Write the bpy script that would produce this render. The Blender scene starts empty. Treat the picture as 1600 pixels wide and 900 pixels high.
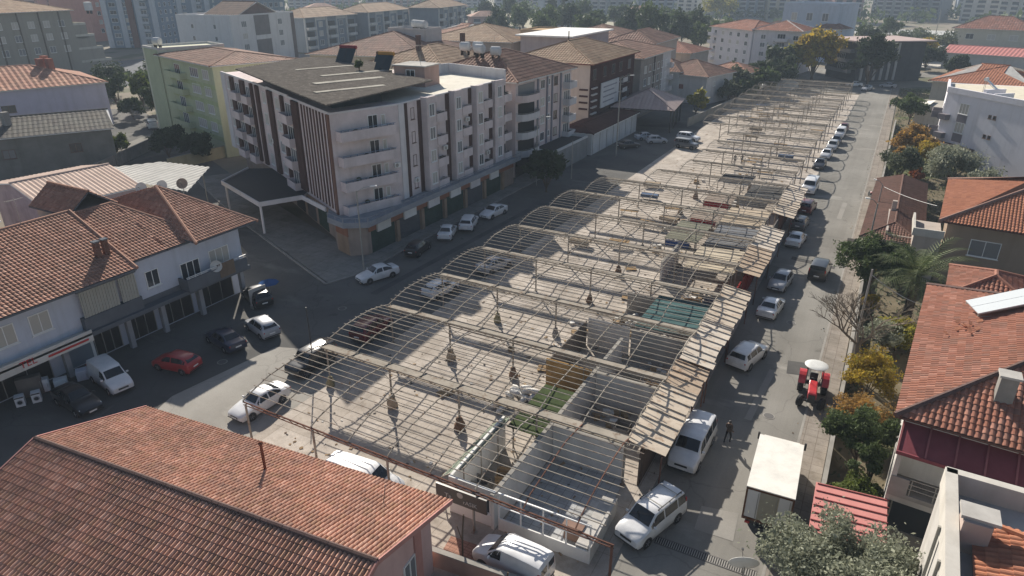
import bpy, bmesh, math, random
from mathutils import Vector, Matrix
R = random.Random(7)
scene = bpy.context.scene
COL = scene.collection
rad = math.radians
pi = math.pi

# ------------------------------------------------------------------ mesh builder
class MB:
    def __init__(s):
        s.v = []; s.f = []; s.m = []; s.uv = {}
    def add(s, vs, fs, m=0):
        b = len(s.v); s.v.extend([tuple(p) for p in vs])
        for f in fs:
            s.f.append(tuple(b + i for i in f)); s.m.append(m)
    def quad(s, a, b, c, d, m=0): s.add([a, b, c, d], [(0, 1, 2, 3)], m)
    def poly(s, pts, m=0): s.add(pts, [tuple(range(len(pts)))], m)
    def par(s, o, a, b, c, m=0):
        o = Vector(o); a = Vector(a); b = Vector(b); c = Vector(c)
        if a.cross(b).dot(c) < 0: a, b = b, a
        s.add([o, o+a, o+a+b, o+b, o+c, o+a+c, o+a+b+c, o+b+c],
              [(3, 2, 1, 0), (4, 5, 6, 7), (0, 1, 5, 4), (1, 2, 6, 5), (2, 3, 7, 6), (3, 0, 4, 7)], m)
    def box(s, x0, x1, y0, y1, z0, z1, m=0):
        s.par((x0, y0, z0), (x1-x0, 0, 0), (0, y1-y0, 0), (0, 0, z1-z0), m)
    def prism(s, poly, z0, z1, m=0, mt=None):
        n = len(poly)
        ar = sum(poly[i][0]*poly[(i+1) % n][1]-poly[(i+1) % n][0]*poly[i][1] for i in range(n))
        if ar < 0: poly = poly[::-1]
        vs = [(x, y, z0) for x, y in poly]+[(x, y, z1) for x, y in poly]
        s.add(vs, [(i, (i+1) % n, n+(i+1) % n, n+i) for i in range(n)]+[tuple(range(n-1, -1, -1))], m)
        s.add([(x, y, z1) for x, y in poly], [tuple(range(n))], m if mt is None else mt)
    def bar(s, p, q, w, h=None, m=0, up=(0, 0, 1)):
        p = Vector(p); q = Vector(q); d = q-p
        if d.length < 1e-6: return
        h = w if h is None else h
        u = Vector(up); sd = d.cross(u)
        if sd.length < 1e-5: sd = d.cross(Vector((1, 0, 0)))
        sd.normalize(); u = sd.cross(d).normalized()
        s.par(p-sd*w/2-u*h/2, d, sd*w, u*h, m)
    def tube(s, p, q, r, n=6, r2=None, m=0, cap=True):
        p = Vector(p); q = Vector(q); d = (q-p)
        if d.length < 1e-6: return
        d.normalize(); r2 = r if r2 is None else r2
        a = d.cross(Vector((0, 0, 1)))
        if a.length < 1e-3: a = Vector((1, 0, 0))
        a.normalize(); b = d.cross(a)
        vs = []
        for c, rr in ((p, r), (q, r2)):
            for i in range(n):
                t = 2*pi*i/n; vs.append(c+a*math.cos(t)*rr+b*math.sin(t)*rr)
        fs = [(i, (i+1) % n, n+(i+1) % n, n+i) for i in range(n)]
        if cap: fs += [tuple(range(n-1, -1, -1)), tuple(range(n, 2*n))]
        s.add(vs, fs, m)
    def path(s, pts, r, n=6, m=0):
        for i in range(len(pts)-1):
            r0 = r[i] if isinstance(r, (list, tuple)) else r
            r1 = r[i+1] if isinstance(r, (list, tuple)) else r
            s.tube(pts[i], pts[i+1], r0, n, r1, m)
    def lathe(s, o, axis, prof, n=16, m=0):
        # prof: list of (along, radius)
        o = Vector(o); d = Vector(axis).normalized()
        a = d.cross(Vector((0, 0, 1)))
        if a.length < 1e-3: a = Vector((1, 0, 0))
        a.normalize(); b = d.cross(a)
        vs = []
        for t, r in prof:
            for i in range(n):
                g = 2*pi*i/n; vs.append(o+d*t+a*math.cos(g)*r+b*math.sin(g)*r)
        fs = []
        for k in range(len(prof)-1):
            for i in range(n):
                fs.append((k*n+i, k*n+(i+1) % n, (k+1)*n+(i+1) % n, (k+1)*n+i))
        fs.append(tuple(range(n-1, -1, -1))); L = (len(prof)-1)*n
        fs.append(tuple(range(L, L+n)))
        s.add(vs, fs, m)
    def build(s, name, mats, parent=None, smooth=False, bevel=0, merge=False):
        me = bpy.data.meshes.new(name)
        me.from_pydata(s.v, [], s.f)
        if not isinstance(mats, (list, tuple)): mats = [mats]
        for mm in mats: me.materials.append(mm)
        if len(mats) > 1: me.polygons.foreach_set('material_index', s.m)
        if s.uv:
            ul = me.uv_layers.new(name='UVMap')
            for lp in me.loops:
                ul.data[lp.index].uv = s.uv.get(lp.vertex_index, (0, 0))
        if merge or bevel:
            bm = bmesh.new(); bm.from_mesh(me)
            if merge: bmesh.ops.remove_doubles(bm, verts=bm.verts, dist=1e-4)
            if bevel: bmesh.ops.bevel(bm, geom=list(bm.edges), offset=bevel, segments=1, affect='EDGES', clamp_overlap=True)
            bm.to_mesh(me); bm.free()
        if smooth is True:
            me.polygons.foreach_set('use_smooth', [True]*len(me.polygons))
        elif smooth:
            me.polygons.foreach_set('use_smooth', [True]*len(me.polygons))
            me.set_sharp_from_angle(angle=rad(smooth))
        me.update()
        o = bpy.data.objects.new(name, me); COL.objects.link(o)
        if parent is not None: o.parent = parent
        return o

def tag(o, label=None, cat=None, group=None, kind=None):
    if label: o['label'] = label
    if cat: o['category'] = cat
    if group: o['group'] = group
    if kind: o['kind'] = kind
    return o
def thing(name, label, cat, loc=(0, 0, 0), rz=0, group=None):
    o = bpy.data.objects.new(name, None); COL.objects.link(o)
    o.empty_display_size = .3
    o.location = loc; o.rotation_euler = (0, 0, rz)
    return tag(o, label, cat, group)
def copy_tree(o, parent=None):
    c = o.copy(); COL.objects.link(c)
    if parent is not None: c.parent = parent
    for ch in list(o.children): copy_tree(ch, c)
    return c

# ------------------------------------------------------------------ materials
def srgb(c):
    if isinstance(c, (int, float)): c = (c, c, c)
    return (*c, 1)
def newmat(name):
    m = bpy.data.materials.new(name); m.use_nodes = True
    nt = m.node_tree; b = nt.nodes['Principled BSDF']
    return m, nt, b
MATS = {}
def plain(name, col, rough=.6, metal=0, spec=.5):
    if name in MATS: return MATS[name]
    m, nt, b = newmat(name)
    b.inputs['Base Color'].default_value = srgb(col); b.inputs['Roughness'].default_value = rough
    b.inputs['Metallic'].default_value = metal; b.inputs['Specular IOR Level'].default_value = spec
    MATS[name] = m; return m
def coords(nt, scale=(1, 1, 1), rnd=True):
    tc = nt.nodes.new('ShaderNodeTexCoord'); mp = nt.nodes.new('ShaderNodeMapping')
    mp.inputs['Scale'].default_value = scale
    nt.links.new(tc.outputs['Object'], mp.inputs['Vector'])
    if rnd:
        oi = nt.nodes.new('ShaderNodeObjectInfo'); mu = nt.nodes.new('ShaderNodeMath'); mu.operation = 'MULTIPLY'
        mu.inputs[1].default_value = 40; nt.links.new(oi.outputs['Random'], mu.inputs[0])
        nt.links.new(mu.outputs[0], mp.inputs['Location'])
    return mp.outputs['Vector']
def noise(nt, vec, scale, detail=4, rough=.6):
    n = nt.nodes.new('ShaderNodeTexNoise'); n.inputs['Scale'].default_value = scale
    n.inputs['Detail'].default_value = detail; n.inputs['Roughness'].default_value = rough
    nt.links.new(vec, n.inputs['Vector']); return n.outputs['Fac']
def ramp(nt, fac, stops):
    r = nt.nodes.new('ShaderNodeValToRGB'); e = r.color_ramp.elements
    while len(e) < len(stops): e.new(.5)
    for i, (p, c) in enumerate(stops):
        e[i].position = p; e[i].color = srgb(c)
    nt.links.new(fac, r.inputs['Fac']); return r.outputs['Color']
def mix(nt, fac, a, b, mode='MIX'):
    n = nt.nodes.new('ShaderNodeMix'); n.data_type = 'RGBA'; n.blend_type = mode
    for sock, v in ((n.inputs['Factor'], fac), (n.inputs['A'], a), (n.inputs['B'], b)):
        pass
    def setin(idx, v):
        if hasattr(v, 'is_linked') or hasattr(v, 'links'): nt.links.new(v, n.inputs[idx])
        else: n.inputs[idx].default_value = v
    setin(0, fac)
    setin(6, a if not isinstance(a, tuple) or len(a) == 4 else srgb(a))
    setin(7, b if not isinstance(b, tuple) or len(b) == 4 else srgb(b))
    return n.outputs[2]
def bump(nt, b, h, strength=.3, dist=.02):
    n = nt.nodes.new('ShaderNodeBump'); n.inputs['Strength'].default_value = strength
    n.inputs['Distance'].default_value = dist; nt.links.new(h, n.inputs['Height'])
    nt.links.new(n.outputs['Normal'], b.inputs['Normal'])
def mul(c, k): return tuple(min(1, x*k) for x in c)

def plaster(name, col, var=.22, rough=.9, streak=True):
    """painted render with blotches, rain streaks"""
    if name in MATS: return MATS[name]
    m, nt, b = newmat(name)
    v = coords(nt)
    c = ramp(nt, noise(nt, v, .55, 6, .65), [(.3, mul(col, 1-var)), (.62, col), (.8, mul(col, 1+var*.35))])
    if streak:
        v2 = coords(nt, (1.1, 1.1, .10))
        s = ramp(nt, noise(nt, v2, .8, 6, .62), [(.30, (.66, .64, .61)), (.5, (1, 1, 1))])
        c = mix(nt, .38, c, s, 'MULTIPLY')
    nt.links.new(c, b.inputs['Base Color']); b.inputs['Roughness'].default_value = rough
    b.inputs['Specular IOR Level'].default_value = 0
    MATS[name] = m; return m

def tiles(name, cols, stain=(.1, .07, .05), stain_amt=.45, rough=.85):
    """roof tiles: colour per tile from UV cells, lichen and soot blotches"""
    if name in MATS: return MATS[name]
    m, nt, b = newmat(name)
    uv = nt.nodes.new('ShaderNodeUVMap')
    vm = nt.nodes.new('ShaderNodeVectorMath'); vm.operation = 'FLOOR'; nt.links.new(uv.outputs[0], vm.inputs[0])
    wn = nt.nodes.new('ShaderNodeTexWhiteNoise'); wn.noise_dimensions = '2D'; nt.links.new(vm.outputs[0], wn.inputs['Vector'])
    n = len(cols)
    c = ramp(nt, wn.outputs['Value'], [(.08+.84*i/(n-1), cols[i]) for i in range(n)])
    v = coords(nt)
    f = ramp(nt, noise(nt, v, .35, 7, .7), [(.42, (0, 0, 0)), (.68, (1, 1, 1))])
    fm = nt.nodes.new('ShaderNodeMath'); fm.operation = 'MULTIPLY'; fm.inputs[1].default_value = stain_amt
    nt.links.new(f, fm.inputs[0])
    c = mix(nt, fm.outputs[0], c, stain)
    v3 = coords(nt); f3 = noise(nt, v3, 3.2, 4, .7)
    c = mix(nt, .35, c, ramp(nt, f3, [(.3, (.55, .5, .46)), (.6, (1, 1, 1)), (.8, (1.0, .95, .9))]), 'MULTIPLY')
    nt.links.new(c, b.inputs['Base Color']); b.inputs['Roughness'].default_value = rough
    b.inputs['Specular IOR Level'].default_value = .06
    MATS[name] = m; return m

def ground_mat(name, c1, c2, scale=.15, crack=True, patches=None, rough=.95, fine=9., lanes=0):
    m, nt, b = newmat(name)
    v = coords(nt, rnd=False)
    c = ramp(nt, noise(nt, v, scale, 8, .62), [(.3, c1), (.68, c2)])
    c = mix(nt, .5, c, ramp(nt, noise(nt, v, fine, 3, .8), [(.25, (.72, .72, .72)), (.75, (1, 1, 1))]), 'MULTIPLY')
    if patches:
        c = mix(nt, ramp(nt, noise(nt, v, .06, 3, .4), [(.56, (0, 0, 0)), (.6, (.8, .8, .8))]), c, patches)
    if lanes:                                       # streaks worn along the driving direction
        v4 = coords(nt, (.9, .03, 1), rnd=False)
        c = mix(nt, lanes, c, ramp(nt, noise(nt, v4, 1., 4, .6), [(.35, (.7, .7, .7)), (.65, (1, 1, 1))]), 'MULTIPLY')
    if crack:
        vo = nt.nodes.new('ShaderNodeTexVoronoi'); vo.feature = 'DISTANCE_TO_EDGE'; vo.inputs['Scale'].default_value = .16
        nv = nt.nodes.new('ShaderNodeTexNoise'); nv.inputs['Scale'].default_value = .5; nv.inputs['Detail'].default_value = 5
        nt.links.new(v, nv.inputs['Vector'])
        mx = mix(nt, .9, v, nv.outputs['Color'], 'LINEAR_LIGHT'); nt.links.new(mx, vo.inputs['Vector'])
        c = mix(nt, .4, c, ramp(nt, vo.outputs['Distance'], [(.0, (.5, .5, .5)), (.01, (1, 1, 1))]), 'MULTIPLY')
        # oil drips, tar repairs and pale dust, each with its own outline
        c = mix(nt, ramp(nt, noise(nt, v, .55, 4, .55), [(.66, (0, 0, 0)), (.70, (.5, .5, .5))]), c, mul(c1, .55))
        v5 = coords(nt, (.35, .9, 1), rnd=False)
        c = mix(nt, ramp(nt, noise(nt, v5, .33, 5, .6), [(.60, (0, 0, 0)), (.72, (.55, .55, .55))]), c, mul(c2, 1.25))
        c = mix(nt, .35, c, ramp(nt, noise(nt, v, 22, 2, .9), [(.3, (.6, .6, .6)), (.7, (1, 1, 1))]), 'MULTIPLY')
    nt.links.new(c, b.inputs['Base Color']); b.inputs['Roughness'].default_value = rough
    b.inputs['Specular IOR Level'].default_value = .06
    MATS[name] = m; return m

def slab_mat(name, c1, c2, sx, sy, joint=(.18, .16, .14), jw=.02):
    """cast concrete slabs with joints, oil and dirt"""
    m, nt, b = newmat(name)
    v = coords(nt, rnd=False)
    c = ramp(nt, noise(nt, v, .3, 8, .68), [(.28, c1), (.66, c2)])
    br = nt.nodes.new('ShaderNodeTexBrick'); br.inputs['Scale'].default_value = 1
    br.inputs['Brick Width'].default_value = sx; br.inputs['Row Height'].default_value = sy
    br.inputs['Mortar Size'].default_value = jw; br.offset = 0; br.inputs['Bias'].default_value = -.2
    br.inputs['Color1'].default_value = (1, 1, 1, 1); br.inputs['Color2'].default_value = (.8, .78, .75, 1)
    br.inputs['Mortar'].default_value = (.5, .47, .44, 1)
    nt.links.new(v, br.inputs['Vector'])
    c = mix(nt, .8, c, br.outputs['Color'], 'MULTIPLY')
    c = mix(nt, .6, c, ramp(nt, noise(nt, v, 1.3, 7, .75), [(.3, (.55, .53, .5)), (.52, (1, 1, 1))]), 'MULTIPLY')
    c = mix(nt, .5, c, ramp(nt, noise(nt, v, 8, 3, .8), [(.25, (.7, .7, .7)), (.7, (1, 1, 1))]), 'MULTIPLY')
    nt.links.new(c, b.inputs['Base Color']); b.inputs['Roughness'].default_value = .93
    b.inputs['Specular IOR Level'].default_value = .05
    MATS[name] = m; return m

def leafmat(name, cols, trans=.25):
    m, nt, b = newmat(name)
    ge = nt.nodes.new('ShaderNodeNewGeometry')
    c = ramp(nt, ge.outputs['Random Per Island'], [(i/(len(cols)-1), cols[i]) for i in range(len(cols))])
    v = coords(nt)
    c = mix(nt, .7, c, ramp(nt, noise(nt, v, .8, 3, .6), [(.32, (.5, .55, .5)), (.66, (1.0, 1.0, .9))]), 'MULTIPLY')
    nt.links.new(c, b.inputs['Base Color']); b.inputs['Roughness'].default_value = .75
    b.inputs['Specular IOR Level'].default_value = .25
    tr = nt.nodes.new('ShaderNodeBsdfTranslucent'); nt.links.new(c, tr.inputs['Color'])
    ms = nt.nodes.new('ShaderNodeMixShader'); ms.inputs[0].default_value = trans
    out = nt.nodes['Material Output']
    nt.links.new(b.outputs[0], ms.inputs[1]); nt.links.new(tr.outputs[0], ms.inputs[2]); nt.links.new(ms.outputs[0], out.inputs['Surface'])
    MATS[name] = m; return m

def metalsheet(name, col, var=.3, rough=.5, metal=.0, rust=None):
    if name in MATS: return MATS[name]
    m, nt, b = newmat(name)
    v = coords(nt)
    c = ramp(nt, noise(nt, v, .8, 6, .7), [(.3, mul(col, 1-var)), (.65, col)])
    if rust:
        c = mix(nt, ramp(nt, noise(nt, v, 1.7, 8, .75), [(.52, (0, 0, 0)), (.66, (.9, .9, .9))]), c, rust)
    nt.links.new(c, b.inputs['Base Color']); b.inputs['Roughness'].default_value = rough
    b.inputs['Metallic'].default_value = metal; b.inputs['Specular IOR Level'].default_value = 0
    MATS[name] = m; return m

GLASS = plain('window_glass', (.035, .042, .05), .12, 0, .6)
GLASS2 = plain('curtained_glass', (.42, .40, .36), .35)
GLASS3 = plain('hazy_glass', (.16, .17, .18), .25)
FRAME = plain('white_pvc', (.72, .72, .70), .45)
BROWNF = plain('brown_frame', (.12, .07, .05), .5)
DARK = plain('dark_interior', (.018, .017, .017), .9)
STEEL = metalsheet('galvanised', (.34, .33, .30), .25, .5, .3)
CONC = plaster('bare_concrete', (.30, .285, .265), .3)
CONCL = plaster('pale_concrete', (.46, .44, .41), .25)
WHITEP = plaster('white_paint', (.70, .69, .66), .12)
RUST = metalsheet('rusty_steel', (.17, .07, .045), .4, .75)
BARK = plaster('bark', (.13, .10, .075), .4, .95)
RUBBER = plain('rubber', (.02, .02, .02), .85)
CHROME = plain('wheel_metal', (.45, .45, .46), .35, .8)
HEADL = plain('headlight_glass', (.65, .67, .68), .12)
TAILL = plain('tail_light_red', (.35, .02, .02), .2)
BLACKP = plain('black_plastic', (.03, .03, .032), .55)
PLATE = plain('number_plate_white', (.7, .7, .68), .5)
BRICK = plaster('brick_red', (.26, .10, .06), .35)

# ------------------------------------------------------------------ roofs
def tile_plane(mb, pts, e, pu=.25, course=.36, h=.05, step=.03, m=0, nsub=4):
    """pts: convex polygon in 3D (one plane); e: horizontal direction along the eave. Real ribs and overlapping courses."""
    P = [Vector(p) for p in pts]; e = Vector(e).normalized()
    n = (P[1]-P[0]).cross(P[2]-P[0]).normalized()
    if n.z < 0: n = -n
    s = n.cross(e).normalized()
    if s.z < 0: s = -s
    o = P[0]
    ab = [((p-o).dot(e), (p-o).dot(s)) for p in P]
    a0 = min(a for a, b in ab); a1 = max(a for a, b in ab); b0 = min(b for a, b in ab)
    def rng(a):
        lo, hi = 1e9, -1e9
        k = len(ab)
        for i in range(k):
            (xa, ya), (xb, yb) = ab[i], ab[(i+1) % k]
            if abs(xa-xb) < 1e-9:
                if abs(a-xa) < 1e-6: lo = min(lo, ya, yb); hi = max(hi, ya, yb)
            elif min(xa, xb)-1e-9 <= a <= max(xa, xb)+1e-9:
                y = ya+(yb-ya)*(a-xa)/(xb-xa); lo = min(lo, y); hi = max(hi, y)
        return lo, hi
    N = max(1, int(round((a1-a0)/pu))); w = (a1-a0)/N
    cols = []
    prof = {4: [0, .72, 1, .72], 3: [0, .9, .9], 2: [0, 1]}[nsub]
    bmax = max(b for a, b in ab)
    rows = []
    b = b0
    while b < bmax:
        rows.append((b, step)); rows.append((b+course-.004, 0)); b += course
    us = []
    for i in range(N):
        for k in range(nsub): us.append((a0+w*(i+k/nsub), prof[k], i+(k+.02)/nsub))
    us.append((a1, 0, N-.001))
    base = len(mb.v)
    nr = len(rows)
    for (a, ph, uu) in us:
        lo, hi = rng(min(max(a, a0+1e-7), a1-1e-7))
        if lo > hi: lo = hi = 0
        for j, (rb, st) in enumerate(rows):
            bb = min(max(rb, lo), hi)
            p = o+e*a+s*bb+n*(ph*h+st)
            mb.uv[len(mb.v)] = (uu, j//2+.3+.4*(j % 2))
            mb.v.append(tuple(p))
    for i in range(len(us)-1):
        for j in range(nr-1):
            q = (base+i*nr+j, base+(i+1)*nr+j, base+(i+1)*nr+j+1, base+i*nr+j+1)
            A = Vector(mb.v[q[0]]); C = Vector(mb.v[q[2]]); B = Vector(mb.v[q[1]]); D = Vector(mb.v[q[3]])
            if (A-D).length < 1e-5 and (B-C).length < 1e-5: continue
            mb.f.append(q); mb.m.append(m)

def slab_under(mb, pts, t=.14, m=0):
    P = [Vector(p) for p in pts]
    n = (P[1]-P[0]).cross(P[2]-P[0])
    if n.z < 0: P = P[::-1]
    k = len(P); d = Vector((0, 0, t))
    mb.add([p-Vector((0, 0, .015)) for p in P]+[p-d for p in P],
           [tuple(range(k)), tuple(range(2*k-1, k-1, -1))]+[(i, k+i, k+(i+1) % k, (i+1) % k) for i in range(k)], m)

def roof_obj(parent, planes, caps, mat, under, pu=.25, course=.36, h=.05, step=.03, capr=.13, nsub=4, capmat=None, name='roof'):
    """planes: list of (pts, eave dir); caps: list of (p, q) ridge/hip lines"""
    mb = MB()
    for pts, e in planes:
        tile_plane(mb, pts, e, pu, course, h, step, 0, nsub)
    for pts, e in planes: slab_under(mb, pts, .14, 1)
    ro = mb.build(name, [mat, under], parent)
    if caps:
        cb = MB()
        for p, q in caps:
            cb.tube(Vector(p)+Vector((0, 0, .02)), Vector(q)+Vector((0, 0, .02)), capr, 7)
        cb.build('ridge_cap', capmat or mat, ro)
    return ro

def hip_planes(x0, x1, y0, y1, z, rise, axis='x', gable=(False, False), inset=None):
    """eave rectangle -> planes + cap lines; gable=(low end, high end)"""
    P = lambda a, b, c: (a, b, c)
    if axis == 'x':
        half = (y1-y0)/2; ym = (y0+y1)/2; ins = half if inset is None else inset
        ra = x0 if gable[0] else x0+ins; rb = x1 if gable[1] else x1-ins
        A, B = P(ra, ym, z+rise), P(rb, ym, z+rise)
        pl = [([P(x0, y0, z), P(x1, y0, z), B, A], (1, 0, 0)), ([P(x1, y1, z), P(x0, y1, z), A, B], (1, 0, 0))]
        caps = [(A, B)]
        if not gable[0]: pl.append(([P(x0, y1, z), P(x0, y0, z), A], (0, 1, 0))); caps += [(A, P(x0, y0, z)), (A, P(x0, y1, z))]
        if not gable[1]: pl.append(([P(x1, y0, z), P(x1, y1, z), B], (0, 1, 0))); caps += [(B, P(x1, y0, z)), (B, P(x1, y1, z))]
    else:
        half = (x1-x0)/2; xm = (x0+x1)/2; ins = half if inset is None else inset
        ra = y0 if gable[0] else y0+ins; rb = y1 if gable[1] else y1-ins
        A, B = P(xm, ra, z+rise), P(xm, rb, z+rise)
        pl = [([P(x0, y1, z), P(x0, y0, z), A, B], (0, 1, 0)), ([P(x1, y0, z), P(x1, y1, z), B, A], (0, 1, 0))]
        caps = [(A, B)]
        if not gable[0]: pl.append(([P(x0, y0, z), P(x1, y0, z), A], (1, 0, 0))); caps += [(A, P(x0, y0, z)), (A, P(x1, y0, z))]
        if not gable[1]: pl.append(([P(x1, y1, z), P(x0, y1, z), B], (1, 0, 0))); caps += [(B, P(x0, y1, z)), (B, P(x1, y1, z))]
    return pl, caps

# ------------------------------------------------------------------ windows, balconies
_WIN = {}
def window(parent, w, h, loc, rz, fm=None, glass=None, mull=1, sub=True, sill=True):
    """loc = middle of the sill line on the wall face, rz = facing (0 looks to -y)"""
    fm = fm or FRAME; glass = glass or GLASS
    key = (round(w, 2), round(h, 2), fm.name, glass.name, mull, sub)
    if key not in _WIN:
        f = MB(); t = .07; d = .07
        f.box(-w/2, w/2, -d, .02, 0, t); f.box(-w/2, w/2, -d, .02, h-t, h)
        f.box(-w/2, -w/2+t, -d, .02, t, h-t); f.box(w/2-t, w/2, -d, .02, t, h-t)
        for k in range(mull):
            x = -w/2+w*(k+1)/(mull+1); f.box(x-.03, x+.03, -d, .02, t, h-t)
        if sill: f.box(-w/2-.08, w/2+.08, -.15, .02, -.06, -.002)
        p = MB(); p.box(-w/2+t, w/2-t, -.03, .01, t, h-t)
        if not sub: f.box(-w/2+t, w/2-t, -.03, .01, t, h-t, 1)
        fo = f.build('window', fm if sub else [fm, glass]); po = p.build('pane', glass)
        fo.hide_render = False
        _WIN[key] = (fo.data, po.data)
        bpy.data.objects.remove(fo); bpy.data.objects.remove(po)
    md, pd = _WIN[key]
    o = bpy.data.objects.new('window', md); COL.objects.link(o); o.parent = parent
    o.location = loc; o.rotation_euler = (0, 0, rz)
    if sub:
        g = bpy.data.objects.new('pane', pd); COL.objects.link(g); g.parent = o
    return o

class Frame2:
    """a facade: start point p (local), along unit vector, outward facing; place(t, z) -> local location"""
    def __init__(s, p, q):
        s.p = Vector((p[0], p[1], 0)); d = Vector((q[0]-p[0], q[1]-p[1], 0)); s.L = d.length; s.d = d.normalized()
        s.rz = math.atan2(s.d.y, s.d.x)       # with the walk p->q having the outside on the right hand (clockwise seen from outside left to right)
        s.n = Vector((s.d.y, -s.d.x, 0))
    def at(s, t, z, out=0): 
        v = s.p+s.d*t+s.n*out; return (v.x, v.y, z)
    def box(s, mb, t0, t1, o0, o1, z0, z1, m=0):
        a = Vector(s.at(t0, z0, o0)); mb.par(a, s.d*(t1-t0), s.n*(o1-o0), (0, 0, z1-z0), m)

def rows(fr, parent, ts, zs, w, h, fm=None, glasses=None, mull=1, sub=True, sill=True, out=0):
    for z in zs:
        for t in ts:
            g = R.choice(glasses) if glasses else GLASS
            window(parent, w, h, fr.at(t, z, out), fr.rz, fm, g, mull, sub, sill)
def balcony(fr, parent, t0, t1, z, depth=1.2, ph=1.0, mat=None, rail=False, slab=.16, dark=True, doorh=2.15, name='balcony', railmat=None):
    mb = MB()
    fr.box(mb, t0, t1, -.03, depth, z-slab, z)
    if rail:
        for k in range(5):
            zz = z+.15+k*.2; fr.box(mb, t0, t1, depth-.05, depth-.01, zz, zz+.04, 1)
            fr.box(mb, t0, t0+.04, 0, depth-.05, zz, zz+.04, 1); fr.box(mb, t1-.04, t1, 0, depth-.05, zz, zz+.04, 1)
        n = max(2, int((t1-t0)/1.2))
        for k in range(n+1):
            t = t0+(t1-t0-.05)*k/n; fr.box(mb, t, t+.05, depth-.06, depth, z, z+1.05, 1)
    else:
        fr.box(mb, t0, t1, depth-.1, depth, z, z+ph); fr.box(mb, t0, t0+.1, 0, depth-.1, z, z+ph); fr.box(mb, t1-.1, t1, 0, depth-.1, z, z+ph)
    b = mb.build(name, [mat or CONCL, railmat or STEEL], parent)
    if dark:
        window(parent, min(t1-t0-.5, 2.6), doorh, fr.at((t0+t1)/2, z+.03), fr.rz, FRAME, R.choice([GLASS, GLASS, GLASS3]), 2, True, False)
    return b
# ================================================================== ground, roads
def sheet(name, poly, z, mat, kind='structure'):
    mb = MB(); mb.poly([(x, y, z) for x, y in poly])
    o = mb.build(name, mat)
    if o.data.polygons[0].normal.z < 0: o.data.flip_normals()
    return tag(o, kind=kind)
def slab(name, poly, z0, z1, mat):
    mb = MB(); mb.prism(poly, z0, z1); return tag(mb.build(name, mat), kind='structure')

g_dirt = ground_mat('dry_soil', (.17, .145, .11), (.27, .24, .19), .02, crack=False, patches=(.10, .105, .06))
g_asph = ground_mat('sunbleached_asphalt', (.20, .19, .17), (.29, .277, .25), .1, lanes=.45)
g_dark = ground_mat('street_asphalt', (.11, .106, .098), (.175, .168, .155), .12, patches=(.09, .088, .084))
g_conc = slab_mat('worn_market_concrete', (.285, .25, .215), (.53, .475, .415), 3.05, 3.9)
g_pave = slab_mat('pavement_slabs', (.20, .18, .155), (.30, .265, .23), .8, .8, jw=.02)
g_fore = slab_mat('forecourt_concrete', (.19, .18, .165), (.30, .285, .26), 2.5, 2.5)
g_field = ground_mat('fallow_field', (.27, .25, .17), (.40, .37, .28), .03, crack=False)
g_verge = ground_mat('garden_soil', (.10, .085, .055), (.18, .15, .10), .4, crack=False, patches=(.09, .11, .04))
g_kerb = plaster('kerb_stone', (.30, .285, .26), .25)

sheet('ground', [(-2600, -200), (2600, -200), (2600, 3800), (-2600, 3800)], -.03, g_dirt)
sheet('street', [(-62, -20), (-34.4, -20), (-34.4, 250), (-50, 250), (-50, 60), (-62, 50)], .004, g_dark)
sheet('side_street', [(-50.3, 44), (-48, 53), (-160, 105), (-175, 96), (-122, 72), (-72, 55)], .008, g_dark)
sheet('parking', [(-262, 150), (-205, 128), (-150, 128), (-160, 165), (-205, 190), (-205, 225), (-262, 215)], .006, ground_mat('dark_parking', (.10, .105, .115), (.16, .165, .175), .1))
sheet('yard', [(-34.4, 26), (-34.4, 38.5), (-42.5, 35.5), (-44, 24), (-44, -20), (-34.4, -20)], .010, ground_mat('pale_yard', (.25, .235, .21), (.36, .34, .305), .2))
sheet('back_street', [(-118, 60), (-111, 60), (-138, 125), (-205, 170), (-209, 164), (-148, 120)], .012, g_asph)
sheet('forecourt', [(-34.4, -20), (-8.4, -20), (-8.4, 24.4), (-34.4, 24.4)], .004, g_conc)
sheet('market_floor', [(-34.4, 24.4), (-8.4, 24.4), (-8.4, 212), (-34.4, 212)], .006, g_conc)
sheet('road', [(-8.4, -20), (-1.0, -20), (-1.0, 262), (-8.4, 262)], .004, g_asph)
sheet('crossroad', [(-60, 214), (-8.4, 214), (-8.4, 262), (40, 262), (40, 275), (-60, 275)], .002, g_asph)
slab('pavement', [(-1.0, -20), (.75, -20), (.75, 232), (-1.0, 232)], -.02, .11, g_pave)
mb = MB(); mb.box(-1.16, -1.0, -20, 232, -.02, .12)
tag(mb.build('kerb', g_kerb), kind='structure')
sheet('garden_ground', [(1.0, -20), (40, -20), (40, 232), (1.0, 232)], .003, g_verge)
# corner pavement and forecourt of the big apartment block
slab('corner_pavement', [(-47.9, 47.8), (-46.8, 51), (-46.8, 103), (-54, 103), (-54, 57), (-78, 67), (-92, 73.5), (-95, 69), (-73.8, 58.6)], -.02, .13, g_fore)
mb = MB()
kp = [(-95, 68.8), (-73.8, 58.4), (-47.9, 47.5), (-46.6, 51), (-46.6, 103)]
for a, b in zip(kp[:-1], kp[1:]): mb.bar((*a, .07), (*b, .07), .22, .16)
tag(mb.build('kerb', g_kerb), kind='structure')
sheet('field', [(-45, 330), (-8, 325), (-3, 430), (-60, 460)], .01, g_field)
sheet('field', [(-200, 380), (-70, 420), (-90, 620), (-330, 560)], .01, g_field)
sheet('dirt_road', [(-60, 300), (-8, 288), (40, 300), (41, 318), (-8, 312), (-62, 330)], .014, ground_mat('pale_gravel', (.42, .40, .36), (.58, .56, .52), .08, crack=False))
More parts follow.
